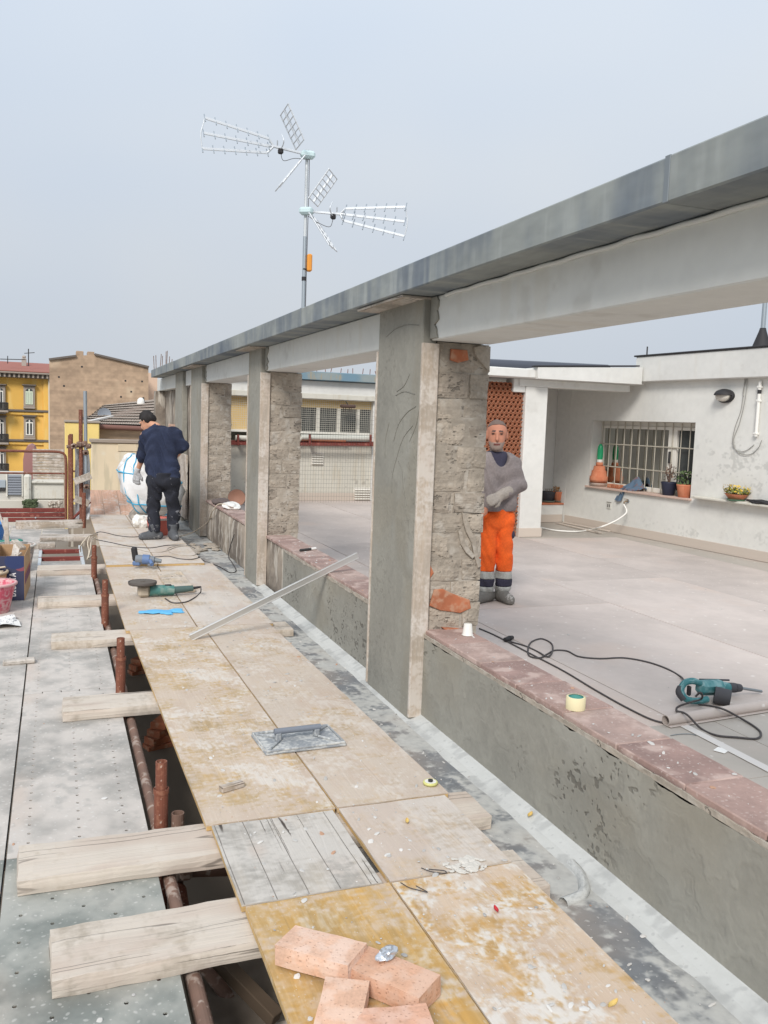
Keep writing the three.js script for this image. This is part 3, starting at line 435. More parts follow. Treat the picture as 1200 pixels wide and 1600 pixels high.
{
  const W = 0.53, L = 2.045, dg = deckGeo(W, L, [-0.19, 0.0, 0.18], 0.08, false, 3), dn = deckGeo(W, L, [-0.2, -0.1, 0.0, 0.1, 0.2], 0.16, true, 5), flg = (t) => { for (const s of [-1, 1]) part('side_channel', cb(0.004, 0.055, L - 0.01, 0.001, 'z').translate(s * (W / 2 - 0.005), -0.0325, 0), M.zinc, t); };
  const labs = [['bluish grey steel deck under the split thick board', 'dusty steel deck with the notched cross board on it', 'dusty steel deck carrying the thin split batten', 'whitish steel deck beside the spigot with a cross board each end'], ['grey steel deck with flakes, outer row beside the bluish one', 'outer steel deck next to the bare foreground decks', 'outer dusty steel deck carrying the crumpled paper', 'outer steel deck under the pink bucket and carton', 'outer steel deck under the blue and green buckets']];
  for (let c = 0; c < 2; c++) for (let k = 0; k < (c ? 5 : 4); k++) {
    const zc = -3.41 - 2.045 * (k - 0.5) + 0, t = thing('steel_deck', labs[c][k], 'scaffold deck', [c ? -0.449 : 0.086, YG, zc], 0, 'steel scaffold decks');
    part('tread_plate', k === 0 ? dn : dg, k === 0 ? M.deckGrey : M.deckDust, t); flg(t);
  }
  // frame of the hatch and the far deck
  const t = thing('deck_hatch', 'open hatch frame of red steel bars at the far deck', 'hatch', [0.05, YG, -10.7]);
  for (const z of [-0.55, 0.02]) part('frame_bar', cb(0.5, 0.05, 0.05, 0.004).translate(0, -0.027, z), M.oxide, t);
  for (const x of [-0.22, 0.24]) part('frame_bar', cb(0.04, 0.05, 1.75, 0.004, 'z').translate(x, -0.028, -0.02), M.galvPale, t);
  part('cover_plate', cb(0.42, 0.004, 0.55, 0.001, 'z').translate(0.01, -0.004, 0.6), M.deckDust, t);
  const far = thing('steel_deck', 'pale far steel deck in front of the red toe boards', 'scaffold deck', [-0.18, YG, -12.7], 0, 'steel scaffold decks'); for (const [x, w] of [[-0.67, 0.52], [-0.2, 0.39], [0.18, 0.34]]) part('tread_plate', cb(w, 0.005, x < 0.1 ? 1.95 : 1.05, 0.001, 'z').translate(x, -0.003, 0), M.deckDust, far);
}
// ------------------------------------------------------------------ scaffold in the gap
{
  const G = 'rusty spigots rising beside the decks';
  const spig = (label, px, pyb, pytop, z, x) => { const top = onZ(px, pytop, z).y, t = thing('scaffold_standard', label, 'scaffold tube', [x, -2.2, z], 0, G); part('tube', pipe(V3(0, 0, 0), V3(0, 2.2 + top - 0.12, 0), 0.0285), M.rust, t); part('spigot', pipe(V3(0, 2.2 + top - 0.14, 0), V3(0, 2.2 + top, 0), 0.0235), M.rust, t); part('collar', pipe(V3(0, 2.2 + top - 0.135, 0), V3(0, 2.2 + top - 0.115, 0), 0.0315), M.rust, t); };
  spig('rusty scaffold standard beside the thick cracked cross board', 248, 0, 1190, -3.55, 0.405);
  spig('rusty scaffold standard behind the notched cross board', 186, 0, 997, -5.35, 0.365);
  spig('rusty scaffold standard behind the bricks hidden in the gap', 163, 0, 906, -7.2, 0.37);
  spig('rusty scaffold standard with white cable looped round it', 146, 0, 852, -9.3, 0.37);
  const t2 = thing('coupler_post', 'short rusty tube end with a bolted coupler in the gap', 'scaffold tube', [0.47, -1.6, -3.52]);
  part('tube', pipe(V3(0, 0, 0), V3(0, 1.56, 0), 0.026), M.rustOld, t2); part('clamp', cb(0.07, 0.06, 0.09, 0.012).translate(0.01, 1.42, 0.0), M.rustOld, t2); part('clamp', cb(0.05, 0.09, 0.06, 0.012).translate(0.03, 1.33, 0.03), M.rustOld, t2); part('bolt', rod(V3(0.02, 1.42, 0.04), V3(0.02, 1.42, 0.1), 0.008, 6), M.rustOld, t2); part('cross_tube', pipe(V3(-0.02, 1.3, -0.01), V3(0.6, 1.24, 0.02), 0.024), M.rustOld, t2);
  solo('ledger_tube', 'speckled steel tube running along the deck edge', 'scaffold tube', pipe(V3(0.393, -0.125, -9.4), V3(0.393, -0.125, -0.9), 0.0242), M.rustOld);
  solo('ledger_channel', 'brown steel channel beside the speckled tube', 'scaffold beam', bb(0.43, 0.47, -0.42, -0.33, -9.3, -0.9, 0.004, 'z'), M.rustOld);
  for (const [z, l] of [[-3.62, 'transom tube below the thick cracked board'], [-5.42, 'transom tube below the notched board'], [-7.3, 'transom tube by the bricks in the gap'], [-1.75, 'transom tube below the nearest decks']]) solo('transom_tube', l, 'scaffold tube', pipe(V3(-0.75, -0.215, z), V3(1.18, -0.215, z), 0.0242), M.rustOld, 'transom tubes below the decks');
  { const t = thing('tube_end', 'open rusty tube end with clamp under the split board', 'scaffold tube', [0.44, -0.34, -2.98]); part('tube', pipe(V3(0, 0, 0), V3(0.03, -0.02, -0.5), 0.034, 0.005), M.rust, t); part('clamp', pipe(V3(0, 0, -0.03), V3(0.004, -0.003, -0.09), 0.043, 0.008), M.rustOld, t); }
  solo('timber_brace', 'diagonal old timber brace below the split board', 'timber', beamBar(onY(328, 1485, -0.3), onY(432, 1592, -0.42), 0.05, 0.05), M.darkTimber);
  solo('brace_tube', 'slanting bare steel tube low in the gap', 'scaffold tube', rod(onY(372, 1625, -0.62), onY(455, 1535, -0.5), 0.02, 10), M.galv);
  solo('brace_tube', 'slanting old tube behind the open tube end', 'scaffold tube', rod(V3(0.45, -0.35, -3.1), V3(0.95, -0.95, -2.6), 0.024, 10), M.rustOld);
  solo('stone_ledge', 'weathered stone ledge seen down in the gap', 'ledge', bb(0.42, 0.98, -0.62, -0.5, -3.3, -2.75, 0.02), M.oldWall);
  const bk = (l, px, py, y, n) => { const c = onY(px, py, y); for (let i = 0; i < n; i++) { const o = solo('loose_brick', l, 'brick', cb(0.25, 0.055, 0.12, 0.004), M.redBrick, 'orange bricks on the lower deck'); o.position.set(c.x + 0.01 * i, y + i * 0.057, c.z - 0.02 * i); o.rotation.y = 0.3 + 0.25 * i; } };
  bk('orange brick in the pile of four in the gap by the coupler post', 252, 1165, -0.9, 4); bk('orange brick in the pile of three in the gap by the notched board', 222, 1050, -0.9, 3);
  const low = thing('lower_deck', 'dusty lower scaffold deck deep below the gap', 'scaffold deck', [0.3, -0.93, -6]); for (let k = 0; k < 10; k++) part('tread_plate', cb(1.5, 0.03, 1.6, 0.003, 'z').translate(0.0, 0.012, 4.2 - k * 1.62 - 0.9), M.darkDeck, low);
}
{ // guard rail at the far end of the scaffold
  const z = -14, Y = (px, py) => onZ(px, py, z), a0 = -1.3, post = 0.2;
  const t = thing('guard_rail', 'brown steel guard rail frame at the scaffold end', 'guard rail', [0, YG, z]);
  const top = Y(90, 706).y - YG, mid = Y(90, 740).y - YG;
  part('top_rail', tubeG([V3(a0, top, 0), V3(-0.3, top, 0), V3(0.06, top - 0.004, 0), V3(0.13, top - 0.03, 0), V3(0.15, top - 0.12, 0), V3(0.15, 0.3, 0), V3(0.15, 0, 0)], 0.02, 6, false, 8), M.rust, t);
  part('mid_rail', rod(V3(a0, mid, 0), V3(0.15, mid, 0), 0.014, 8), M.rust, t); part('end_post', rod(V3(0.205, 0, 0.02), V3(0.205, Y(112, 680).y - YG, 0.02), 0.026, 10), M.rust, t);
  for (const y of [0.35, 0.78]) part('bracket', cb(0.12, 0.025, 0.04, 0.004).translate(0.26, y, 0.02), M.rust, t);
  const tb = thing('toe_boards', 'stacked dark red steel toe boards under the guard rail', 'toe board', [0, YG, z - 0.06]);
  for (let k = 0; k < 3; k++) { part('toe_board', cb(1.5, 0.064, 0.03, 0.006).translate(-0.6, 0.036 + k * 0.072, 0), M.oxide, tb); } part('post_bolt', rod(V3(-0.28, 0.07, 0), V3(-0.28, 0.07, 0.03), 0.012, 8), M.galvPale, tb);
}
{ // tube tower beside it
  const z = -13.6, P = (px, py, dz = 0) => onZ(px, py, z + dz), t = thing('scaffold_tower', 'rusty tube tower with couplers and one tall galvanised pole', 'scaffold', [0, YG, 0]), Lc = (v) => v.setY(v.y - YG);
  part('standard', rod(Lc(V3(P(127, 700).x, YG, z)), Lc(P(126, 640)), 0.03, 10), M.rust, t); part('tall_pole', pipe(Lc(V3(P(134.5, 700).x, YG + 0.6, z + 0.02)), Lc(P(133, 611, 0.02)), 0.026, 0.003), M.galv, t, 'tall galvanised pole');
  part('standard', rod(Lc(V3(P(112, 750).x, YG, z)), Lc(P(111, 678)), 0.028, 10), M.rust, t); part('post', rod(Lc(V3(P(130, 800).x, YG, z + 0.3)), Lc(P(131, 770, 0.3)), 0.03, 10), M.rust, t);
  part('ledger', pipe(Lc(P(104, 698)), Lc(P(142, 696)), 0.024), M.rustOld, t);
  for (const [px, py] of [[115, 697], [124, 694], [132, 693], [138, 697], [134, 707], [135, 760], [131, 790]]) { const c = Lc(P(px, py, 0.03)); part('coupler', cb(0.085, 0.075, 0.09, 0.018).rotateZ(rr(-0.5, 0.5)).translate(c.x, c.y, c.z), M.rustOld, t); }
  for (const [px, py] of [[134, 708], [135, 761], [115, 697]]) { const c = Lc(P(px, py, 0.05)); part('tube_end', pipe(V3(c.x, c.y, c.z - 0.2), V3(c.x, c.y, c.z + 0.06), 0.026, 0.006), M.rustOld, t); }
  part('brace', rod(Lc(P(112, 812)), Lc(P(141, 784)), 0.02, 8), M.oxide, t);
  const w1 = P(116, 752), w2 = P(142, 742), w3 = P(116, 778), w4 = P(139, 786);
  const b1 = solo('guard_plank', 'grey plank tied across the tube tower, upper one', 'plank', beamBar(w1.setZ(z + 0.1), w2.setZ(z + 0.1), 0.025, 0.1), M.boardOld); const b2 = solo('guard_plank', 'grey plank tied across the tube tower, lower one', 'plank', beamBar(w3.setZ(z + 0.1), w4.setZ(z + 0.1), 0.025, 0.1), M.boardOld);
  // pale sheet hanging behind
  const nx = 10, ny = 24, g = new THREE.PlaneGeometry(1, 1, nx, ny), p = g.attributes.position, a = P(117, 700), b = P(141, 812);
  for (let i = 0; i < p.count; i++) { const u = p.getX(i) + 0.5, v = 0.5 - p.getY(i); p.setXYZ(i, a.x + (b.x - a.x) * (u * (0.92 + 0.12 * Math.sin(v * 3)) + 0.03 * Math.sin(v * 9)), a.y + (b.y - a.y) * v - 0.05 * u * (1 - v), z - 0.1 + 0.045 * Math.sin(u * 11 + v * 4) + 0.03 * Math.sin(u * 5 - v * 9)); }
  g.computeVertexNormals(); const o = solo('debris_sheet', 'pale grey plastic sheet hanging in folds behind the tube tower', 'sheet', muv(g), flat(214, 214, 216, 0.8, { side: THREE.DoubleSide }));
}
// ------------------------------------------------------------------ the town behind
{ // cream wall closing the walkway
  const z = -17, t = thing('cream_wall', 'cream plaster wall with a stone coping at the walkway end', 'wall', [0, 0, z]);
  const x0 = onZ(143, 690, z).x, h = onZ(180, 687, z).y; part('wall', bb(x0, 2.1, YG, h - 0.06, -0.3, 0, 0.01), M.cream, t); part('lower_wall', bb(0.22, 2.1, -16, YG - 0.06, -0.3, 0.05, 0.01), M.oldWall, t); part('coping', bb(x0 - 0.03, 2.1, h - 0.06, h, -0.34, 0.04, 0.006), M.trim, t); part('panel_lip', bb(onZ(184, 693, z).x, 2.05, h - 0.21, h - 0.075, 0.001, 0.018, 0.003), M.cream, t);
}
{ // small tiled house behind the cream wall
  const z = -26, Q = (px, py) => onZ(px, py, z), t = thing('tiled_house', 'low house with a weathered tile roof behind the cream wall', 'house', [0, 0, z]);
  const w0 = Q(102, 700).x, w1 = Q(262, 700).x, ye = Q(180, 666).y, yr = Q(232, 638).y;
  part('wall', bb(w0, w1, -16, ye - 0.08, -5, 0, 0.02), M.brownWall, t); part('yellow_wall', bb(Q(101, 690).x, Q(154, 690).x, -6, Q(120, 660).y, 0.02, 0.5, 0.02), surf((u, v) => { const a = fbm(u, v, 5, 5, 4, 411); return [...sc3([232, 204, 128], 0.9 + 0.16 * a), a]; }, { w: 128, h: 128, mx: 2, bump: 0 }), t); part('wall_cap', bb(Q(100, 690).x, Q(156, 690).x, Q(120, 660).y, Q(120, 660).y + 0.06, -0.02, 0.54, 0.01), M.trim, t);
  // roof slope of rounded tiles, too small to part
  const xr0 = Q(128, 660).x, n = 26, geos = []; const A = V3(xr0, ye, 0.15), B = V3(w1 + 0.2, ye, 0.15), C = V3(w1 + 0.2, yr + 0.3, -3.4), D = V3(xr0 + 0.8, Q(140, 652).y + 0.35, -3.4);
  for (let i = 0; i <= n * 2; i++) { const k = i / (n * 2), a = A.clone().lerp(B, k), d = D.clone().lerp(C, k), m = 9; for (let j = 0; j < m; j++) { const p = a.clone().lerp(d, j / m), q = a.clone().lerp(d, (j + 1.1) / m); q.y += 0.0; p.y += 0.03; geos.push(rod(p, q, 0.055, 6, 0.045, true)); } }
  const tl = part('roof_tiles', merge(geos), M.roofTile, t); tl.userData.kind = 'stuff';
  const sg = new THREE.BufferGeometry(); sg.setAttribute('position', new THREE.BufferAttribute(new Float32Array([A, B, C, A, C, D].flatMap((v) => [v.x, v.y, v.z])), 3)); sg.computeVertexNormals(); part('roof_deck', muv(sg), flat(132, 116, 104, 0.95, { side: THREE.DoubleSide }), t);
  part('gutter', rod(V3(xr0, ye - 0.02, 0.25), V3(w1, ye - 0.05, 0.25), 0.07, 8), flat(120, 84, 74, 0.8), t); part('ridge_flashing', beamBar(V3(xr0 + 0.2, ye + 0.12, 0.2), V3(Q(178, 650).x, Q(178, 651).y, -1.0), 0.12, 0.05), flat(206, 202, 196, 0.9), t);
  part('parapet_line', beamBar(Q(130, 657).sub(V3(0, 0, z)).setZ(-3.6), Q(232, 636).sub(V3(0, 0, z)).setZ(-3.6), 0.2, 0.1), M.trimDark, t);
  const sd = thing('satellite_dish', 'grey satellite dish on the weathered tile roof', 'satellite dish', [0, 0, 0]); const c = onZ(163, 648, z - 1.2), dish = lathe([[0.001, 0], [0.08, 0.01], [0.14, 0.03], [0.19, 0.06], [0.195, 0.06], [0.145, 0.022], [0.08, 0.0], [0.001, -0.01]], 24); part('dish', dish.scale(1, 1, 1).rotateX(1.25).translate(c.x, c.y, c.z), flat(128, 134, 142, 0.7), sd); part('arm', rod(c.clone().add(V3(0, -0.25, 0.05)), c.clone().add(V3(0, -0.1, 0.45)), 0.012, 6), M.darkIron, sd); part('bracket', rod(c.clone().add(V3(0, -0.7, -0.1)), c, 0.02, 6), M.darkIron, sd);
  const vp = onZ(220, 636, z - 3); solo('roof_vent', 'white round roof vent behind the worker’s head'.replace('’s', ''), 'vent', lathe([[0.001, 0.3], [0.05, 0.29], [0.1, 0.24], [0.12, 0.13], [0.12, -0.3], [0.001, -0.3]], 16).translate(vp.x, vp.y, vp.z), M.whitePlastic);
  solo('roof_aerial', 'thin dark aerial beside the white roof vent', 'aerial', merge([rod(onZ(225.5, 645, z - 3), onZ(225, 624, z - 3), 0.018, 5), rod(onZ(222, 630, z - 3), onZ(229, 630.5, z - 3), 0.014, 5)]), M.darkIron);
}
{ // big blank brown gable
  const z = -58, Q = (px, py) => onZ(px, py, z), t = thing('gable_building', 'tall blank brown gable wall with two chimney stubs', 'building', [0, 0, z]);
  const pts = [[79, 760], [77, 561], [119, 556], [152, 554], [232, 573], [234, 760]].map(([a, b]) => { const v = Q(a, b); return [v.x, v.y]; }); pts[0][1] = pts[5][1] = -16;
  part('gable', extr(pts, 9, 0).translate(0, 0, -9), M.brownWall, t); for (const [a, b, y] of [[119, 130.5, 548], [136.5, 147.5, 549]]) part('chimney', bb(Q(a, 550).x, Q(b, 550).x, Q(125, 557).y - 0.2, Q(a, y).y, -1.2, -0.02, 0.03), M.brownWall, t);
  const cap = [[76.5, 561.5], [119, 556]], cap2 = [[148, 553.5], [232.5, 573.5]]; for (const [a, b] of [cap, cap2]) part('coping', beamBar(Q(...a).sub(V3(0, 0, z)).setZ(-0.3), Q(...b).sub(V3(0, 0, z)).setZ(-0.3), 0.9, 0.12), M.trimDark, t);
  for (let i = 0; i < 9; i++) { const v = Q([92, 128, 196, 222, 224, 189, 152, 100, 205][i], [589, 573, 595, 596, 622, 620, 668, 603, 612][i]); part('putlog_hole', cb(0.11, 0.11, 0.03, 0.01).translate(v.x, v.y, 0.0), M.darkIron, t); }
  solo('pale_house', 'narrow pale pink house edge beside the brown gable', 'building', extr([[Q(229, 575).x, -16], [Q(231, 573).x, Q(231, 573).y], [Q(262, 580).x, Q(262, 580).y], [Q(262, 760).x, -16]], 6, 0).translate(0, 0, z - 12), flat(214, 186, 164, 0.95));
}
{ // ochre palazzo
  const z = -92, Q = (px, py) => onZ(px, py, z), X = (px) => Q(px, 640).x, Yq = (py, px = 40) => Q(px, py).y, t = thing('ochre_palazzo', 'ochre apartment block with arched windows and red roof', 'building', [0, 0, z]);
  const x1 = X(79), x0 = X(-70), sl = (yL, yR) => [Yq(yL, 0), Yq(yR, 78)];
  part('wall', bb(x0, x1, -16, Yq(588, 40), -10, 0, 0.05), M.ochre, t); part('corner_pier', bb(X(68), x1 + 0.02, -16, Yq(590, 74), 0, 0.25, 0.03), M.ochre, t);
  part('cornice', bb(x0, x1 + 0.4, Yq(591), Yq(585), 0, 0.9, 0.05), M.trimDark, t); part('cornice', bb(x0, x1 + 0.5, Yq(585), Yq(581), 0, 1.3, 0.05), M.trim, t);
  for (let i = 0; i < 42; i++) part('dentil', bb(X(78) - 0.3 - i * 0.42, X(78) - 0.12 - i * 0.42, Yq(591) + 0.02, Yq(591) + 0.42, 0.9, 1.06, 0.02), M.trim, t);
  const rg = extr([[0, 0], [7, 1.15], [7, -0.1], [0, -0.1]], x1 - x0 + 0.6, 0); rg.rotateY(Math.PI / 2); part('roof', rg.translate(x0 + 0.1, Yq(581) + 0.02, 1.3), M.roofRed, t);
  for (const y of [643.5, 690]) { part('string_course', bb(x0, x1 + 0.1, Yq(y), Yq(y - 3.5), 0, 0.35, 0.03), M.trimDark, t); part('string_course', bb(x0, x1 + 0.05, Yq(y + 5), Yq(y) - 0.01, 0, 0.2, 0.03), M.ochre, t); }
  part('drain_pipe', rod(V3(X(77.5), -14, 0.45), V3(X(77), Yq(592, 77), 0.45), 0.09, 8), flat(206, 196, 180, 0.8), t);
  const win = (pc, yt, yb, full) => { // surround, arched window, sill, pediment
    const xa = X(pc - 5.8), xb = X(pc + 5.8), yT = Yq(yt, pc), yB = Yq(yb, pc), xm = (xa + xb) / 2, r = (xb - xa) / 2;
    const o = part('window', bb(X(pc - 9), X(pc + 9), yB - 0.25, Yq(yt - 3.6, pc), 0, 0.3, 0.04), M.trim, t);
    part('pediment', bb(X(pc - 11), X(pc + 11), Yq(yt - 6, pc), Yq(yt - 3.6, pc) + 0.02, 0, 0.6, 0.05), M.trimDark, o); part('sill', bb(X(pc - 9.5), X(pc + 9.5), yB - 0.42, yB - 0.24, 0, 0.5, 0.04), M.trim, o);
    const arch = []; arch.push([xa, yB], [xb, yB]); for (let k = 0; k <= 10; k++) { const an = k / 10 * Math.PI; arch.push([xm + Math.cos(an) * r, yT - r + Math.sin(an) * r]); }
    const pane = part('pane', extr(arch, 0.03, 0).translate(0, 0, 0.301), M.glassDark, o); 
    part('frame', merge([bb(xm - 0.06, xm + 0.06, yB, yT - 0.05, 0.33, 0.38, 0.01), bb(xa, xb, yT - r - 0.06, yT - r + 0.06, 0.33, 0.376, 0.01), bb(xa, xa + 0.1, yB, yT - r, 0.33, 0.374, 0.01), bb(xb - 0.1, xb, yB, yT - r, 0.33, 0.374, 0.01), bb(xa, xb, yB, yB + 0.1, 0.33, 0.372, 0.01)]), full ? flat(206, 214, 190, 0.8) : M.frameWhite, o);
    if (full) part('shutter', merge([bb(xa + 0.12, xm - 0.08, yB + 0.12, yT - 0.35, 0.332, 0.35, 0.01), bb(xm + 0.08, xb - 0.12, yB + 0.12, yT - 0.35, 0.332, 0.35, 0.01)]), flat(196, 206, 184, 0.8), o);
  };
  win(46, 607, 632, true); win(46, 655, 680, false); win(0, 606, 640, false); win(0, 655, 688, false); win(0, 703, 734, false); win(-46, 607, 632, true); win(-46, 655, 680, false);
  for (const [y0, y1] of [[629.5, 641], [678, 690.5], [723.5, 735]]) { const yb = Yq(y1, 5), yt = Yq(y0, 5), b = part('balcony', bb(X(-20), X(14), yb - 0.2, yb, 0.3, 1.5, 0.03), M.trim, t); const bars = []; for (let k = 0; k < 26; k++) { const x = X(-20) + (X(14) - X(-20)) * k / 25; bars.push(rod(V3(x, yb, 1.45), V3(x, yt, 1.45), 0.035, 4)); } bars.push(rod(V3(X(-20), yt, 1.45), V3(X(14), yt, 1.45), 0.06, 5)); part('railing', merge(bars), M.darkIron, b); }
  const aer = solo('roof_aerial', 'thin television aerial on the red palazzo roof', 'aerial', merge([rod(Q(44.5, 572), Q(44.5, 545), 0.05, 5), rod(Q(38, 552), Q(54, 551), 0.035, 5), rod(Q(0, 561), Q(40, 562), 0.04, 5), rod(Q(12, 568), Q(12, 556), 0.04, 5)]), M.darkIron);
  const ch = Q(36, 564); solo('chimney_pot', 'small white chimney with dark cowl on the red roof', 'chimney', merge([cb(0.45, 0.8, 0.45, 0.03).translate(ch.x, ch.y, ch.z - 3), cb(0.36, 0.3, 0.36, 0.1).translate(ch.x, ch.y + 0.55, ch.z - 3)]), flat(170, 162, 152, 0.9));
}
{ // plum coloured annex, board fence and white sheds across the street
  const z = -50, Q = (px, py) => onZ(px, py, z), t = thing('plum_house', 'plum coloured house end with arched top before the palazzo', 'building', [0, 0, z]);
  const pl = [[36, 820], [36, 718], [38, 706], [42, 698], [48, 695.5], [53, 698], [56, 706], [56, 820]].map(([a, b]) => { const v = Q(a, b); return [v.x, v.y]; }); pl[0][1] = pl[7][1] = -16; part('wall', extr(pl, 3, 0).translate(0, 0, -3), flat(158, 116, 112, 0.93), t);
  const f = thing('board_screen', 'grey weathered board screen above a white wall', 'screen', [0, 0, z + 1]); const zz = z + 1, q2 = (px, py) => onZ(px, py, zz);
  for (let k = 0; k < 11; k++) { const y0 = q2(75, 702 + k * 4.6), y1 = q2(75, 702 + (k + 0.94) * 4.6); part('board', bb(q2(51, 720).x, q2(122, 720).x, y1.y, y0.y, -0.05, (k % 3) * 0.02, 0.02), M.boardOld, f); }
  const s = thing('white_shed', 'white painted low wall with a rounded post and grey shutter', 'building', [0, 0, z + 2]), z3 = z + 2, q3 = (px, py) => onZ(px, py, z3);
  part('wall', bb(q3(49, 770).x, q3(124, 770).x, q3(80, 780).y, q3(80, 754).y, -1, 0, 0.04), M.whiteDirty, s); part('wall_cap', bb(q3(49, 770).x, q3(124, 770).x, q3(80, 755.5).y, q3(80, 751).y, -1, 0.15, 0.04), M.whiteDirty, s);
  part('post', bb(q3(37, 770).x, q3(49, 770).x, q3(45, 785).y, q3(45, 741).y, -0.6, 0.3, 0.15), M.whiteDirty, s); part('base', bb(q3(-40, 770).x, q3(124, 770).x, -16, q3(60, 781).y, -1, 0.1, 0.04), flat(196, 190, 178, 0.95), s);
  part('side_wall', bb(q3(-40, 770).x, q3(37, 770).x, q3(20, 783).y, q3(20, 738).y, -1, -0.1, 0.04), flat(198, 194, 186, 0.95), s);
  const sh = part('shutter', bb(q3(12, 760).x, q3(34, 760).x, q3(20, 774).y, q3(20, 742).y, -0.1, 0.0, 0.01), flat(150, 154, 160, 0.7), s); for (let k = 0; k < 8; k++) part('slat', bb(q3(12.6, 760).x, q3(33.4, 760).x, q3(20, 773.2 - k * 3.9).y, q3(20, 770.4 - k * 3.9).y, 0.0, 0.05, 0.02), flat(138, 142, 150, 0.7), sh);
  for (const [a, b] of [[10, 12], [34, 36]]) part('shutter_frame', bb(q3(a, 760).x, q3(b, 760).x, q3(20, 776).y, q3(20, 740).y, -0.1, 0.08, 0.02), M.frameWhite, s);
  part('second_shutter', bb(q3(-8, 760).x, q3(9, 760).x, q3(5, 762).y, q3(5, 750).y, -0.1, 0.05, 0.02), flat(158, 166, 172, 0.7), s); part('opening', bb(q3(-8, 760).x, q3(8, 760).x, q3(5, 767.5).y, q3(5, 763).y, -0.1, 0.03, 0.02), M.darkIron, s);
  // hedge bits by its foot
  const hg = []; for (let i = 0; i < 260; i++) { const v = q3(39 + 18 * R(), 780 + 12 * R()); hg.push(lump(0.08, 0.06, 0.08, i, 0.4, 0).rotateY(i).translate(v.x + rr(-0.1, 0.1), v.y, z3 + 0.35 + rr(0, 0.3))); }
  const h = solo('hedge', 'dark green clipped bush at the foot of the white post', 'bush', merge(hg), flat(74, 84, 58, 0.95));
  const rb = []; for (let i = 0; i < 60; i++) { const v = q3(78 + 26 * R(), 783 + 11 * R()); rb.push(lump(0.14, 0.1, 0.12, i + 300, 0.4, 0).translate(v.x, v.y, z3 + 0.3 + rr(0, 0.3))); } const o = solo('rubble_heap', 'pale rubble heap beside the white shed wall', 'rubble', merge(rb), M.oldWall); o.userData.kind = 'stuff'; delete o.userData.category; o.userData.category = 'rubble';
}
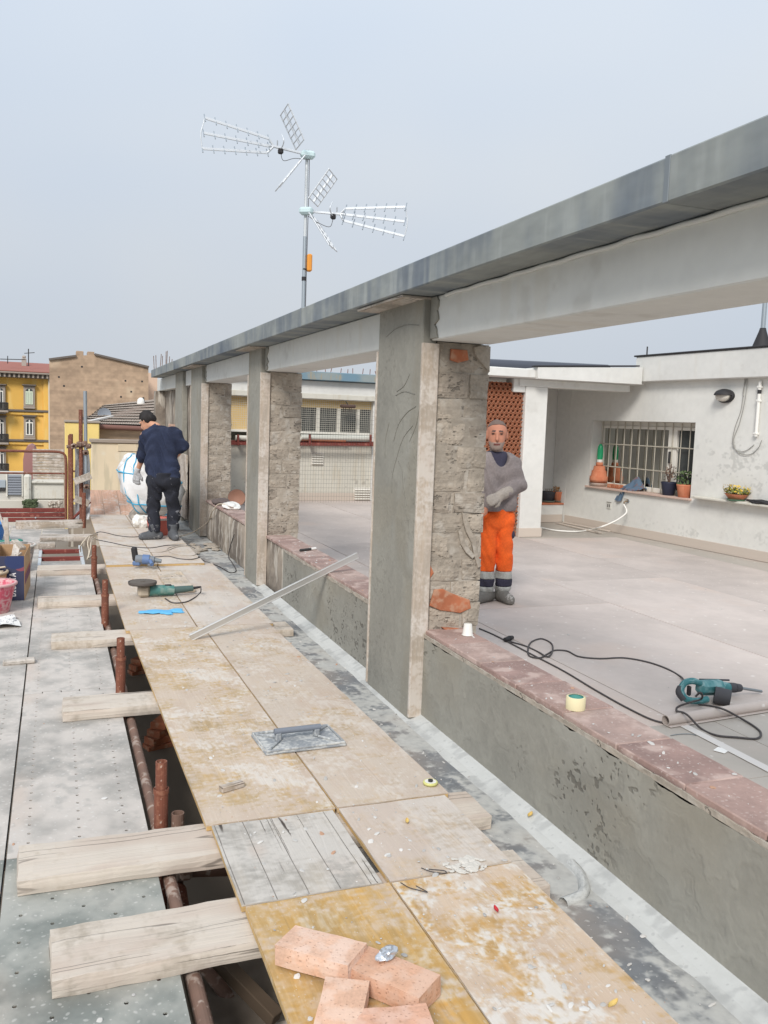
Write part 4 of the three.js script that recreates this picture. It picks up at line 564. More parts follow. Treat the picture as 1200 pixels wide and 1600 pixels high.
// ------------------------------------------------------------------ white house on the terrace (local z runs along its long wall towards the viewer)
const HA = 0.0693, HO = V3(8.375, YT, -13.13), hU = V3(Math.sin(HA), 0, Math.cos(HA)), hN = V3(Math.cos(HA), 0, -Math.sin(HA));
const onH = (px, py, off = 0) => { const d = ray(px, py), o = HO.clone().addScaledVector(hN, off), k = o.clone().sub(EYE).dot(hN) / d.dot(hN), p = d.multiplyScalar(k).add(EYE); return { s: p.clone().sub(HO).dot(hU), y: p.y - YT, w: p }; };
const house = thing('white_house', 'single storey white house with porch along the terrace', 'house', [HO.x, HO.y, HO.z], HA);
{
  const wy = 2.86, a = onH(926, 657), b = onH(1087, 660), sillL = onH(915, 759), sillR = onH(1078, 784), w0 = a.s, w1 = b.s, wt = (a.y + b.y) / 2, wb = (sillL.y + sillR.y) / 2;
  // long wall in one piece with its window opening; grime where the photograph shows it
  const st = [[onH(1150, 720), 0.75, 0.28, 0.9], [onH(1195, 745), 0.5, 0.25, 1], [onH(1095, 745), 0.35, 0.14, 0.7], [onH(1120, 700), 0.4, 0.2, 0.5], [onH(1010, 820), 0.7, 0.1, 0.5], [onH(1085, 835), 0.5, 0.16, 0.6], [onH(1180, 840), 0.6, 0.12, 0.5], [onH(890, 750), 0.15, 0.2, 0.4]];
  M.longWall = surf((u, v) => { const S = u * 9, Yv = v * 2.5; let c = whiteFn([229, 228, 222], 211, 0.12)(u * 2.9 % 1, v * 0.81), d = 0; for (const [q, a, b, k] of st) d = Math.max(d, k * Math.exp(-(((S - q.s) / a) ** 2) - (((Yv - q.y) / b) ** 2))); const n = 0.5 * fbm(u, v, 60, 18, 4, 815) + 0.5 * fbm(u, v, 220, 70, 2, 817), e = sst(0.64 - 0.16 * d, 0.76 - 0.14 * d, n) * Math.min(1, d * 1.6); const m = mix3([c[0], c[1], c[2]], [158, 158, 153], e * 0.32); return [...m, 0.5]; }, { w: 1024, h: 288, mx: 9, my: 2.5, bump: 0, rough: 0.9 });
  { const g = extr([[0, 0], [9, 0], [9, 2.5], [0, 2.5]], 0.3, 0, [[[w0, wb], [w0, wt], [w1, wt], [w1, wb]]]); g.applyMatrix4(new THREE.Matrix4().makeBasis(V3(0, 0, 1), V3(0, 1, 0), V3(-1, 0, 0))).translate(0.3, 0, 0); part('long_wall', muv(g, 'x'), M.longWall, house); }
  part('back_wall', bb(-2.6, 0.3, 0, 2.5, -0.62, -0.4, 0.01), M.white, house); part('inner_wall', bb(0.0, 0.3, 0, 2.5, -0.4, 0, 0.01), M.white, house); part('rear_room', bb(0.3, 3.5, 0, 2.5, 8.7, 9, 0.01), M.white, house); part('rear_room', bb(3.2, 3.5, 0, 2.5, -0.4, 8.7, 0.01), M.white, house);
  part('skirting', bb(-0.014, 0, 0, 0.135, 0.02, 9, 0.003, 'z'), M.skirting, house);
  // roof edge over the long wall
  const rf = onH(1200, 589, -0.12), rt = onH(1200, 542, -0.12); part('roof_edge', bb(-0.12, 0.6, rf.y, rt.y, 1.75, 9.2, 0.012, 'z'), M.white, house); part('roof_slab', bb(0.6, 3.5, rf.y, rf.y + 0.2, -0.6, 9.2, 0.01), M.white, house);
  part('roof_felt', bb(-0.14, 0.7, rt.y + 0.001, rt.y + 0.025, 1.72, 9.2, 0.006, 'z'), M.blackRubber, house, 'black felt along the roof edge');
  // window
  const win = new THREE.Group(); win.name = 'window'; house.add(win);
  const dx = 0.2; // depth of the reveal
  const F = (x0, x1, y0, y1, z0, z1) => bb(x0, x1, y0, y1, z0, z1, 0.004);
  const xm = onH(1046, 700, dx).s, fr = M.frameWhite; 
  part('frame', merge([F(dx, dx + 0.06, wt - 0.07, wt - 0.001, w0 + 0.001, w1 - 0.001), F(dx, dx + 0.06, wb + 0.03, wb + 0.1, w0 + 0.001, w1 - 0.001), F(dx, dx + 0.06, wb + 0.1, wt - 0.07, w0 + 0.001, w0 + 0.06), F(dx, dx + 0.06, wb + 0.1, wt - 0.07, w1 - 0.06, w1 - 0.001), F(dx - 0.015, dx + 0.06, wb + 0.1, wt - 0.07, xm - 0.02, xm + 0.16)]), fr, win);
  part('pane', bb(dx + 0.03, dx + 0.036, wb + 0.1, wt - 0.07, w0 + 0.06, xm - 0.02, 0.001), M.mirrorGlass, win); part('pane', bb(dx + 0.03, dx + 0.036, wb + 0.1, wt - 0.07, xm + 0.16, w1 - 0.06, 0.001), M.glassDark, win);
  part('sill', bb(-0.05, dx, wb + 0.001, wb + 0.03, w0 - 0.05, w1 + 0.03, 0.004, 'z'), flat(198, 172, 158, 0.7), win);
  part('reveal_sill', bb(dx, 0.3, wb, wb + 0.029, w0, w1, 0.002), M.white, win);
  const nb = 13; for (let k = 0; k < nb; k++) { const z = w0 + 0.08 + (w1 - w0 - 0.16) * k / (nb - 1); part('bar', rod(V3(dx - 0.03, wb + 0.032, z), V3(dx - 0.03, wt - 0.01, z), 0.008, 6), flat(178, 172, 158, 0.6), win); }
  for (const k of [0.33, 0.66]) part('cross_bar', rod(V3(dx - 0.03, wb + (wt - wb) * k, w0 + 0.02), V3(dx - 0.03, wb + (wt - wb) * k, w1 - 0.02), 0.01, 6), flat(178, 172, 158, 0.6), win);
  part('handle', bb(dx - 0.05, dx - 0.015, wb + 0.5, wb + 0.68, xm + 0.03, xm + 0.07, 0.008), M.darkIron, win); part('roller_box', bb(dx - 0.02, dx + 0.05, wt - 0.12, wt - 0.072, w0 + 0.06, w1 - 0.06, 0.004), fr, win);
  // plant bench in the porch corner with its tile top
  const bl = -0.56; part('bench', bb(bl - 0.6, -0.002, 0, 0.31, -0.4, -0.05, 0.006), M.white, house); part('bench_top', bb(bl - 0.6, -0.001, 0.31, 0.335, -0.4, -0.03, 0.004), M.terracotta, house); part('bench_skirting', bb(bl - 0.6, -0.015, 0, 0.135, -0.05, -0.036, 0.003), M.skirting, house);
}
{ // porch: pillar, beam, roof, honeycomb screen
  const z = -11.4, P = (px, py, dz = 0) => onZ(px, py, z + dz), x0 = 6.5, x1 = 6.87, por = thing('porch', 'white porch with square pillar and flat roof beside the house', 'porch', [6.7, YT, z]), L = (g) => g.translate(-6.7, -YT, -z);
  const yB = 2.19; part('pillar', L(bb(x0, x1, YT, yB, z - 0.28, z, 0.008, 'y')), M.white, por); part('pillar_skirting', L(merge([bb(x0 - 0.012, x1 + 0.012, YT, YT + 0.135, z, z + 0.012, 0.003), bb(x0 - 0.012, x0, YT, YT + 0.135, z - 0.28, z - 0.0, 0.003), bb(x1, x1 + 0.012, YT, YT + 0.135, z - 0.28, z, 0.003)])), M.skirting, por);
  part('beam', L(bb(6.38, 8.32, yB, 2.3, z - 0.3, z + 0.005, 0.008)), M.white, por); part('capital', L(bb(6.3, 6.5, 2.1, 2.3, z - 0.27, z - 0.02, 0.008)), M.white, por);
  part('roof_slab', L(bb(5.2, 9.0, 2.3, 2.44, z - 2.6, z + 0.12, 0.01)), M.white, por);
  const g = extr([[6.56, 2.302], [8.36, 2.302], [8.36, 2.55], [6.55, 2.46]], 0.1, 0.004); part('fascia', L(g.translate(0, 0, z + 0.125)), M.white, por, 'bright white porch fascia'); part('side_fascia', L(bb(6.55, 6.62, 2.302, 2.46, z - 2.5, z + 0.12, 0.006)), M.white, por);
  part('left_fascia', L(bb(5.2, 6.55, 2.31, 2.43, z + 0.121, z + 0.17, 0.006)), M.white, por);
  const felt = beamBar(V3(6.5, 2.475, z + 0.18), V3(8.3, 2.575, z + 0.18), 0.12, 0.02); part('roof_felt', L(felt), M.blackRubber, por);
  // corrugated dark cover on the roof
  const a = P(768, 567, -0.3), b = P(975, 574, -0.3); const cg = []; for (let k = 0; k < 9; k++) cg.push(rod(V3(a.x - 0.1, a.y - 0.03 - k * 0.001, a.z - k * 0.14), V3(b.x - 0.3, b.y - 0.06, b.z - k * 0.14), 0.085, 8)); const cv = solo('roof_cover', 'dark grey corrugated cover lying on the porch roof', 'roof cover', merge(cg), flat(70, 74, 84, 0.5));
  // honeycomb screen of round clay tubes
  const hs = thing('clay_screen', 'orange clay tube screen behind the standing worker', 'screen', [6.1, YT, z - 0.15]); const hx0 = -0.75, hx1 = 0.39, tubes = [], r = 0.036; let row = 0;
  for (let y = 0.0; y < 2.28; y += r * 1.76, row++) for (let x = hx0 + (row % 2) * r; x < hx1; x += r * 2.03) { const g2 = pipe(V3(x, y + r, -0.09), V3(x, y + r, 0.09), r, 0.009, 6); tubes.push(g2); }
  const tb = part('clay_tubes', merge(tubes), M.redBrick, hs); tb.userData.kind = 'stuff'; part('screen_back', bb(hx0, hx1 + 0.03, 0, 2.29, -0.14, -0.1, 0.004), flat(84, 48, 36, 0.95), hs);
}
// ------------------------------------------------------------------ things on and by the house
const hPos = (px, py, off) => { const q = onH(px, py, off); return q.w; };
function pot(name, label, p, r, h, mat, plant, turn = 0, group) { const t = thing(name, label, 'plant pot', [p.x, p.y, p.z], turn, group); part('pot', lathe([[0.001, 0.004], [r * 0.72, 0.0], [r * 0.98, h * 0.86], [r, h * 0.86], [r * 1.04, h], [r * 0.94, h], [r * 0.88, h * 0.8], [0.001, h * 0.78]], 24), mat, t); part('soil', lathe([[0.001, h * 0.83], [r * 0.88, h * 0.82]], 16), flat(74, 58, 46, 0.97), t); if (plant) plant(t, r, h); return t; }
function leaves(n, spread, hgt, leaf, seed, y0) { const q = rng(seed), out = []; for (let i = 0; i < n; i++) { const a = q() * 6.28, d = Math.sqrt(q()) * spread, y = y0 + q() * hgt; const g = new THREE.BufferGeometry(), w = leaf * 0.4; g.setAttribute('position', new THREE.BufferAttribute(new Float32Array([0, 0, 0, w, 0, leaf * 0.5, 0, leaf * 0.12, leaf, 0, 0, 0, 0, leaf * 0.12, leaf, -w, 0, leaf * 0.5]), 3)); g.computeVertexNormals(); muv(g); g.rotateX(-q() * 1.2); g.rotateY(a); out.push(g.translate(Math.cos(a) * d, y, Math.sin(a) * d)); } return merge(out); }
const leafM = (r, g, b) => flat(r, g, b, 0.8, { side: THREE.DoubleSide });
{
  const sy = house.getObjectByName('window').getObjectByName('sill'); sy.geometry.computeBoundingBox(); const top = YT + sy.geometry.boundingBox.max.y + 0.0005;
  const at = (px, py, off) => { const w = hPos(px, py, off); w.y = top; return w; };
  const p1 = at(1044, 775, 0.06), p2 = at(1069, 779, 0.05), p0 = at(935, 755, 0.07);
  pot('navy_pot', 'navy plastic pot with a dry twiggy plant on the window sill', p1, 0.115, 0.2, flat(38, 42, 62, 0.6), (t, r, h) => { const tw = []; const q = rng(5); for (let i = 0; i < 16; i++) { const a = q() * 6.28; tw.push(rod(V3(0, h * 0.8, 0), V3(Math.cos(a) * 0.1 * q(), h + 0.1 + 0.2 * q(), Math.sin(a) * 0.1 * q()), 0.004, 4)); } part('twigs', merge(tw), flat(104, 82, 72, 0.9), t); part('leaves', leaves(60, 0.1, 0.22, 0.035, 9, h), leafM(124, 104, 88), t); });
  pot('clay_pot', 'orange clay pot with green plant at the right end of the sill', p2, 0.12, 0.19, M.terracotta, (t, r, h) => { part('leaves', leaves(110, 0.11, 0.2, 0.05, 19, h * 0.85), leafM(78, 96, 58), t); });
  { const t = thing('stacked_pots', 'stack of upturned clay pots on a clear dish on the sill', 'plant pot', [p0.x, p0.y, p0.z]); part('dish', lathe([[0.001, 0], [0.12, 0], [0.14, 0.06], [0.13, 0.06], [0.11, 0.012], [0.001, 0.012]], 20), flat(196, 178, 166, 0.5), t); part('pot', lathe([[0.001, 0.062], [0.145, 0.062], [0.14, 0.1], [0.15, 0.1], [0.15, 0.17], [0.13, 0.17], [0.12, 0.26], [0.1, 0.27], [0.09, 0.34], [0.001, 0.34]], 22), M.terracotta, t); part('pot_base', lathe([[0.001, 0.34], [0.06, 0.34], [0.055, 0.4], [0.001, 0.4]], 18), M.terracotta, t);
    const b = thing('green_bottle', 'upturned green plastic bottle standing on the clay pots', 'bottle', [p0.x, p0.y + 0.401, p0.z]); part('bottle', lathe([[0.001, 0], [0.035, 0.0], [0.042, 0.03], [0.05, 0.1], [0.05, 0.19], [0.042, 0.26], [0.02, 0.3], [0.001, 0.305]], 20), new THREE.MeshPhysicalMaterial({ color: new THREE.Color(0.05, 0.55, 0.26), roughness: 0.15, transmission: 0.45, thickness: 0, ior: 1.45 }), b); part('collar', lathe([[0.036, 0.0], [0.046, 0.0], [0.046, 0.045], [0.036, 0.045]], 18), M.whitePlastic, b); }
  { const t = at(956, 757, 0.1); const o = solo('brick_piece', 'low row of small orange brick pieces on the sill', 'brick', merge([0, 1, 2].map((k) => cb(0.1, 0.06, 0.09, 0.006).rotateY(HA).translate(t.x + k * 0.004, t.y + 0.031, t.z + k * 0.11 - 0.02))), M.redBrick); }
  { // rags hanging over the sill
    const c = at(985, 764, 0.06), n = 22, g = new THREE.PlaneGeometry(1, 1, n, 16), p = g.attributes.position; for (let i = 0; i < p.count; i++) { const u = p.getX(i) + 0.5, v = 0.5 - p.getY(i); const lump_ = 0.12 * Math.exp(-((u - 0.6) ** 2) * 14) * Math.sin(Math.min(1, v * 1.6) * 3.1) + 0.025 * Math.sin(u * 19 + v * 7) * (1 - v * 0.3); const over = Math.max(0, v - 0.62), hang = u < 0.42 ? over * 0.55 : over * 0.05; p.setXYZ(i, 0.13 - v * 0.22 - (over > 0 ? 0.01 : 0) + 0.012 * Math.sin(u * 23), 0.012 + Math.max(0, lump_) + 0.1 * (1 - v) * Math.sin(u * 3.1) - hang, (u - 0.5) * 0.42 + 0.12 * (v - 0.5) * -0.7); }
    g.computeVertexNormals(); g.rotateY(HA); const o = solo('blue_rag', 'crumpled blue grey rag hanging over the window sill', 'cloth', muv(g), surf((u, v) => { const a = fbm(u, v, 6, 6, 4, 511); return [...mix3([84, 104, 124], [112, 92, 96], sst(0.55, 0.7, a)), a]; }, { w: 128, h: 128, mx: 0.4, bump: 0, rough: 0.95, extra: { side: THREE.DoubleSide } })); o.position.copy(c).y += 0.004; }
  // bench pots
  const bt = YT + 0.336, bp = (px) => { const w = onZ(px, 778, -13.35); w.y = bt; return w; };
  pot('black_pot', 'black plant pot with trimmed stems on the porch bench', bp(856), 0.13, 0.19, flat(52, 52, 58, 0.7), (t, r, h) => { part('stems', merge([0, 1, 2, 3].map((k) => rod(V3(0.05 - 0.03 * k, h * 0.8, 0), V3(0.06 - 0.04 * k, h + 0.05, 0.02), 0.006, 5))), flat(120, 96, 70, 0.9), t); part('saucer', lathe([[0.001, 0.001], [0.12, 0.001], [0.135, 0.03], [0.125, 0.03], [0.11, 0.012]], 20), flat(120, 140, 130, 0.7), t); });
  pot('clay_pot', 'orange clay pot with a dry low plant on the porch bench', bp(873.5), 0.115, 0.19, M.terracotta, (t, r, h) => { part('leaves', leaves(90, 0.1, 0.09, 0.04, 29, h * 0.9), leafM(150, 110, 70), t); part('saucer', lathe([[0.001, 0.001], [0.1, 0.001], [0.115, 0.03], [0.105, 0.03], [0.09, 0.012]], 20), flat(132, 140, 128, 0.7), t); });
  // tap, hose, socket, lamp
  const tp = onH(982, 783); { const t = thing('garden_tap', 'small brass garden tap on the white wall', 'tap', [tp.w.x, tp.w.y, tp.w.z], HA); part('spout', tubeG([V3(0.01, 0, 0), V3(-0.05, 0, 0), V3(-0.08, -0.01, 0), V3(-0.085, -0.04, 0)], 0.013, 5), flat(150, 132, 112, 0.5, { metalness: 0.5 }), t); part('lever', cb(0.012, 0.012, 0.1, 0.004).translate(-0.04, 0.03, -0.01), flat(150, 132, 112, 0.5), t); part('flange', rod(V3(0.0, 0, 0), V3(-0.012, 0, 0), 0.028, 12), M.galv, t);
    const s = tp.w.clone().add(V3(-0.085, -0.05, 0)), pts = [s, onH(979, 800, -0.12).w, onH(968, 810, -0.22).w, onH(955, 817, -0.34).w, onH(940, 823, -0.5).w, onY(920, 828, YT + 0.014), onY(900, 830.5, YT + 0.014), onY(870, 829, YT + 0.014), onY(848, 825, YT + 0.014), onY(838, 823, YT + 0.014)]; pts.forEach((v) => v.y = Math.max(v.y, YT + 0.014)); solo('garden_hose', 'white garden hose hanging from the tap and trailing across the porch', 'hose', tubeG(pts, 0.0125, 10, false, 8), M.whitePlastic); }
  { const q = onH(952, 790), t = thing('wall_socket', 'small square outdoor socket low on the white wall', 'socket', [q.w.x, q.w.y, q.w.z], HA); part('plate', cb(0.012, 0.1, 0.1, 0.003).translate(-0.007, 0, 0), flat(206, 204, 196, 0.6), t); for (const k of [-1, 1]) part('outlet', cb(0.006, 0.05, 0.028, 0.002).translate(-0.0145, 0, k * 0.022), flat(122, 120, 116, 0.7), t); part('cover_lip', cb(0.02, 0.008, 0.11, 0.002).translate(-0.011, 0.056, 0), flat(150, 146, 140, 0.6), t); }
  { const q = onH(1135, 619), t = thing('wall_lamp', 'oval black bulkhead lamp high on the white wall', 'lamp', [q.w.x, q.w.y, q.w.z], HA); const ov = (g) => g.scale(1, 0.62, 1); part('base', ov(lathe([[0.001, 0], [0.15, 0], [0.15, 0.03], [0.135, 0.05], [0.001, 0.05]], 28).rotateZ(Math.PI / 2)), M.blackRubber, t); part('lens', ov(lathe([[0.001, 0.05], [0.125, 0.05], [0.115, 0.09], [0.08, 0.115], [0.001, 0.12]], 28).rotateZ(Math.PI / 2)), flat(206, 200, 190, 0.35), t); const hood = new THREE.SphereGeometry(0.142, 24, 10, 0, Math.PI * 2, 0, 1.5).toNonIndexed(); part('hood', muv(hood).scale(0.9, 0.66, 1).translate(-0.045, 0.004, 0), M.blackRubber, t); }
  // shelf with flower pot, black trowel
  { const a = onH(1090, 772), b = onH(1215, 792), sy2 = (a.y + b.y) / 2, t = thing('wall_ledge', 'narrow white mortar ledge on the wall under the yellow flowers', 'ledge', [HO.x, YT, HO.z], HA); part('ledge', bb(-0.13, -0.001, sy2 - 0.035, sy2, a.s, b.s + 1.0, 0.008, 'z'), M.whiteDirty, t);
    const q = onH(1150, 780, -0.07).w; q.y = YT + sy2 + 0.0005; const pt = thing('flower_bowl', 'shallow clay bowl of yellow flowering succulents on the ledge', 'plant pot', [q.x, q.y, q.z], HA); part('tray', lathe([[0.001, 0], [0.1, 0], [0.125, 0.022], [0.115, 0.022], [0.095, 0.008], [0.001, 0.008]], 20), flat(96, 136, 112, 0.7), pt); part('bowl', lathe([[0.001, 0.01], [0.08, 0.01], [0.145, 0.09], [0.135, 0.09], [0.001, 0.07]], 22).scale(0.8, 1, 1.25), M.terracotta, pt); part('leaves', leaves(220, 0.14, 0.09, 0.035, 39, 0.07).scale(0.8, 1, 1.35), leafM(112, 118, 52), pt); part('flowers', leaves(160, 0.15, 0.1, 0.024, 49, 0.1).scale(0.8, 1, 1.35), leafM(216, 182, 60), pt);
    const k = onH(1188, 784, -0.09).w; k.y = YT + sy2; const tr = solo('black_rag', 'black flattened rag at the end of the ledge', 'cloth', lump(0.07, 0.03, 0.2, 77, 0.4, 2).rotateY(HA), M.blackRubber); tr.position.copy(k).y += 0.02; }
  // conduit and loose wires on the wall
  { const c0 = onH(1188, 596, -0.03).w, c1_ = onH(1181, 682, -0.03).w; const t = thing('wall_conduit', 'white plastic conduit with clips on the house wall', 'conduit'); part('pipe', rod(c0, c1_, 0.022, 10), M.whitePlastic, t); for (const k of [0.1, 0.35, 0.95]) { const v = c0.clone().lerp(c1_, k); part('clip', cb(0.05, 0.03, 0.06, 0.006).translate(v.x, v.y, v.z), M.whitePlastic, t); } const v = c0.clone().lerp(c1_, 0.18); part('black_joint', rod(v.clone().add(V3(0, 0.02, 0)), v.clone().add(V3(0, -0.03, 0)), 0.025, 10), M.blackRubber, t);
    const W = (...l) => tubeG(l.map(([a, b]) => onH(a, b, -0.015).w), 0.005, 8, false, 5), wires = [[[1167, 560], [1163, 600], [1158, 640], [1148, 670], [1145, 695], [1153, 705], [1166, 704], [1178, 695]], [[1170, 560], [1165, 620], [1156, 660], [1146, 690], [1152, 706], [1172, 710], [1186, 698], [1190, 688]], [[1166, 592], [1161, 612], [1162, 620]]]; wires.forEach((w, i) => solo('loose_wire', ['grey wire drooping in a loop below the oval lamp', 'second grey wire looping lower beside the conduit', 'short wire tail beside the oval lamp'][i], 'wire', W(...w), flat(150, 148, 142, 0.7), 'loose wires on the white wall')); }
  // roof pole
  { const b = onH(1190, 540, 0.6).w, tp2 = onH(1194, 465, 0.6).w, t = thing('roof_pole', 'steel pole in a black conical boot on the house roof', 'pole'); part('boot', lathe([[0.13, 0], [0.12, 0.02], [0.05, 0.22], [0.04, 0.26], [0.001, 0.26]], 18).translate(b.x, b.y - 0.02, b.z), M.blackRubber, t); part('pole', rod(b.clone().add(V3(0, 0.2, 0)), V3(b.x, tp2.y + 0.4, b.z), 0.032, 10), M.galv, t); }
  { const q = onH(1010, 566, 0.5).w; solo('roof_stub', 'thin aerial stub on the white house roof', 'aerial', rod(q, q.clone().add(V3(0, 0.25, 0)), 0.012, 5), M.darkIron); }
  // planks on the porch floor
  for (const [a, b, l] of [[[870, 817], [938, 833], 'narrow board lying by the skirting in the porch'], [[880, 816], [952, 830], 'second narrow board lying against the skirting']]) solo('floor_batten', l, 'board', beamBar(onY(...a, YT + 0.012), onY(...b, YT + 0.012), 0.06, 0.02), M.skirting, 'boards on the porch floor');
}
// ------------------------------------------------------------------ low wing closing the terrace
{
  const z = -17, P = (px, py, dz = 0) => onZ(px, py, z + dz), t = thing('far_wing', 'low white wing with a wide screened window and blue grey eave', 'building', [4.5, YT, z]), L = (g) => g.translate(-4.5, -YT, -z), x0 = 2.3, x1 = P(583, 650).x + 0.1, Y = (py, px = 530) => P(px, py).y;
  part('lower_wall', L(bb(x0, x1, YT, Y(692), z - 0.3, z, 0.008)), M.whiteDirty, t); part('end_wall', L(bb(x1 - 0.12, x1 + 1.5, YT, Y(597), z - 0.3, z + 0.04, 0.008)), M.white, t); part('lintel', L(bb(x0, x1, Y(625), Y(597), z - 0.3, z + 0.1, 0.01)), M.white, t); part('lintel_lip', L(bb(x0, x1, Y(625), Y(617), z + 0.1, z + 0.14, 0.006)), M.whiteDirty, t);
  part('eave', L(bb(x0 - 0.2, x1 + 1.6, Y(596.5), Y(583.5), z - 0.6, z + 0.25, 0.01)), surf((u, v) => { const a = fbm(u, v, 6, 3, 5, 521), s = fbm(u, v, 40, 3, 4, 523); let c = mix3([110, 138, 154], [140, 150, 150], sst(0.4, 0.7, a)); c = mix3(c, [172, 146, 110], sst(0.66, 0.78, s) * 0.6); return [...c, a]; }, { w: 256, h: 128, mx: 2.5, my: 1, bump: 0, rough: 0.7 }), t);
  part('back_room', L(bb(x0, x1, YT, Y(597), z - 2.2, z - 2.0, 0.01)), flat(120, 116, 106, 0.95), t); part('roof', L(bb(x0, x1 + 1.5, Y(597), Y(590), z - 2.2, z - 0.6, 0.01)), M.white, t);
  part('window_band', L(bb(x0, x1 - 0.12, Y(677), Y(637.5), z - 0.16, z - 0.12, 0.003)), M.glassDark, t);
  part('blind', L(bb(x0, x1 - 0.12, Y(638.5), Y(624.5), z - 0.12, z - 0.06, 0.003)), M.blind, t, 'yellow rolled blind above the window'); part('blind', L(bb(x0, P(408, 650).x, Y(677), Y(638), z - 0.115, z - 0.07, 0.003)), M.blind, t, 'yellow lowered blind in the left of the window');
  for (const px of [430, 464, 498.5, 531, 561.5]) { const c = P(px, 655).x; part('mullion', L(bb(c - 0.035, c + 0.035, Y(677), Y(638.5), z - 0.119, z - 0.06, 0.004)), M.frameWhite, t); }
  part('window_sill', L(bb(x0, x1 - 0.2, Y(679), Y(675.5), z - 0.3, z + 0.1, 0.004)), M.frameWhite, t);
  for (let k = 0; k < 20; k++) { const x = x0 + 0.9 + k * 0.16 + rr(-0.03, 0.03); part('starter_bar', L(rod(V3(x, Y(584), z - 0.2), V3(x + rr(-0.03, 0.03), Y(584) + rr(0.08, 0.16), z - 0.2), 0.008, 5)), M.rust, t); }
  for (let k = 0; k < 9; k++) { const v = P([241, 244, 250, 253, 259, 260, 264, 267, 276][k], 580, -0.3), u = P([240, 243.5, 252, 254, 259.5, 261.5, 265, 269, 284][k], [556, 555, 553, 556, 549, 548, 557, 561, 571][k], -0.3); part('starter_bar', L(rod(v, u, 0.007, 5)), M.rustOld, t); }
  // louvre vents
  for (const [a, b, c, d] of [[487, 707, 504, 726], [553.5, 763, 577, 781]]) { const p = P(a, b), q = P(c, d), o = part('louvre_vent', L(bb(p.x - 0.02, q.x + 0.02, q.y - 0.01, p.y + 0.02, z, z + 0.012, 0.003)), M.frameWhite, t); const n = 5, h = (p.y - q.y) / n; for (let k = 0; k < n; k++) part('slat', L(cb(q.x - p.x, h * 0.25, 0.04, 0.003).rotateX(0.7).translate((p.x + q.x) / 2, q.y + h * (k + 0.5), z + 0.03)), M.frameWhite, o); for (let k = 0; k < n; k++) part('slot', L(bb(p.x + 0.01, q.x - 0.01, q.y + h * (k + 0.55), q.y + h * (k + 0.85), z + 0.0125, z + 0.014, 0.0003)), M.darkIron, o); }
  part('skirting', L(bb(x0, x1, YT, Y(770), z, z + 0.014, 0.003)), M.skirting, t);
  // red rail shelf with pipes laid on it
  const sh = thing('steel_shelf', 'red steel bracket shelf on the far wing below its window', 'shelf', [0, 0, 0]); part('rail', beamBar(P(300, 692, 0.25), P(583, 695, 0.25), 0.05, 0.06), M.oxide, sh); part('back_rail', beamBar(P(300, 689, 0.06), P(583, 692, 0.06), 0.05, 0.05), M.oxide, sh); for (const px of [372, 484, 579]) { part('bracket', beamBar(P(px, 694, 0.02), P(px, 694, 0.27), 0.04, 0.04), M.oxide, sh); part('upright', beamBar(P(px, 696, 0.27), P(px, 679, 0.27), 0.04, 0.04), M.oxide, sh); }
  for (const [a, b, r, m, l] of [[[470, 683], [577, 685], 0.055, flat(206, 206, 196, 0.6), 'thick white pipe lying on the red shelf'], [[466, 686], [540, 688.5], 0.03, M.terracotta, 'thin orange pipe lying on the red shelf'], [[368, 684], [470, 686], 0.05, flat(212, 208, 196, 0.6), 'white pipe on the left of the red shelf']]) solo('stored_pipe', l, 'pipe', rod(P(...a, 0.15), P(...b, 0.15), r, 12), m, 'pipes stored on the red shelf');
  { const a = P(544, 627, 0.3), o = thing('heat_lamp', 'brown hanging heater lamp under the far wing lintel', 'lamp', [a.x, a.y - 0.1, a.z]); part('hood', cb(0.3, 0.07, 0.14, 0.02), flat(82, 62, 54, 0.7), o); for (const k of [-0.09, -0.05, 0.03, 0.07]) part('leg', rod(V3(k, -0.03, 0), V3(k, -0.12, 0), 0.008, 5), flat(62, 50, 46, 0.7), o); part('bracket', rod(V3(0, 0.03, 0), V3(0, 0.1, -0.15), 0.01, 5), M.darkIron, o); }
  // wire mesh panel standing before it
  const m = thing('wire_mesh_panel', 'tall wire mesh panel standing before the far wing', 'mesh fence', [4.5, YT, z + 0.45]), ws = [], zz = z + 0.45, a = onZ(420, 784, zz).x - 4.5, b = onZ(582, 784, zz).x - 4.5, top = onZ(530, 640, zz).y - YT; for (let x = a; x <= b; x += 0.055) ws.push(rod(V3(x, 0.01, 0), V3(x, top, 0), 0.0016, 4)); for (let y = 0.05; y < top; y += 0.085) ws.push(rod(V3(a, y, 0.004), V3(b, y, 0.004), 0.0016, 4)); const wm = part('wires', merge(ws), flat(92, 90, 84, 0.6), m); wm.userData.kind = 'stuff'; part('post', rod(V3(b, 0, 0), V3(b, onZ(582, 745, zz).y - YT, 0), 0.02, 8), M.darkIron, m); part('post', rod(V3(a, 0, 0), V3(a, top, 0), 0.02, 8), M.darkIron, m);
  const sc = thing('window_screen', 'fine wire screen over the far wing window', 'screen', [4.5, 0, z + 0.02]), w2 = []; const u0 = x0 - 4.45, u1 = x1 - 0.14 - 4.5, v0 = Y(677), v1 = Y(625.5); for (let x = u0; x <= u1; x += 0.042) w2.push(rod(V3(x, v0, 0), V3(x, v1, 0), 0.0025, 4)); for (let y = v0; y < v1; y += 0.042) w2.push(rod(V3(u0, y, 0.003), V3(u1, y, 0.003), 0.0025, 4)); const s2 = part('wires', merge(w2), flat(206, 202, 190, 0.6), sc); s2.userData.kind = 'stuff'; part('frame', merge([rod(V3(u0, v0, 0), V3(u1, v0, 0), 0.01, 6), rod(V3(u0, v1, 0), V3(u1, v1, 0), 0.01, 6)]), M.frameWhite, sc);
}
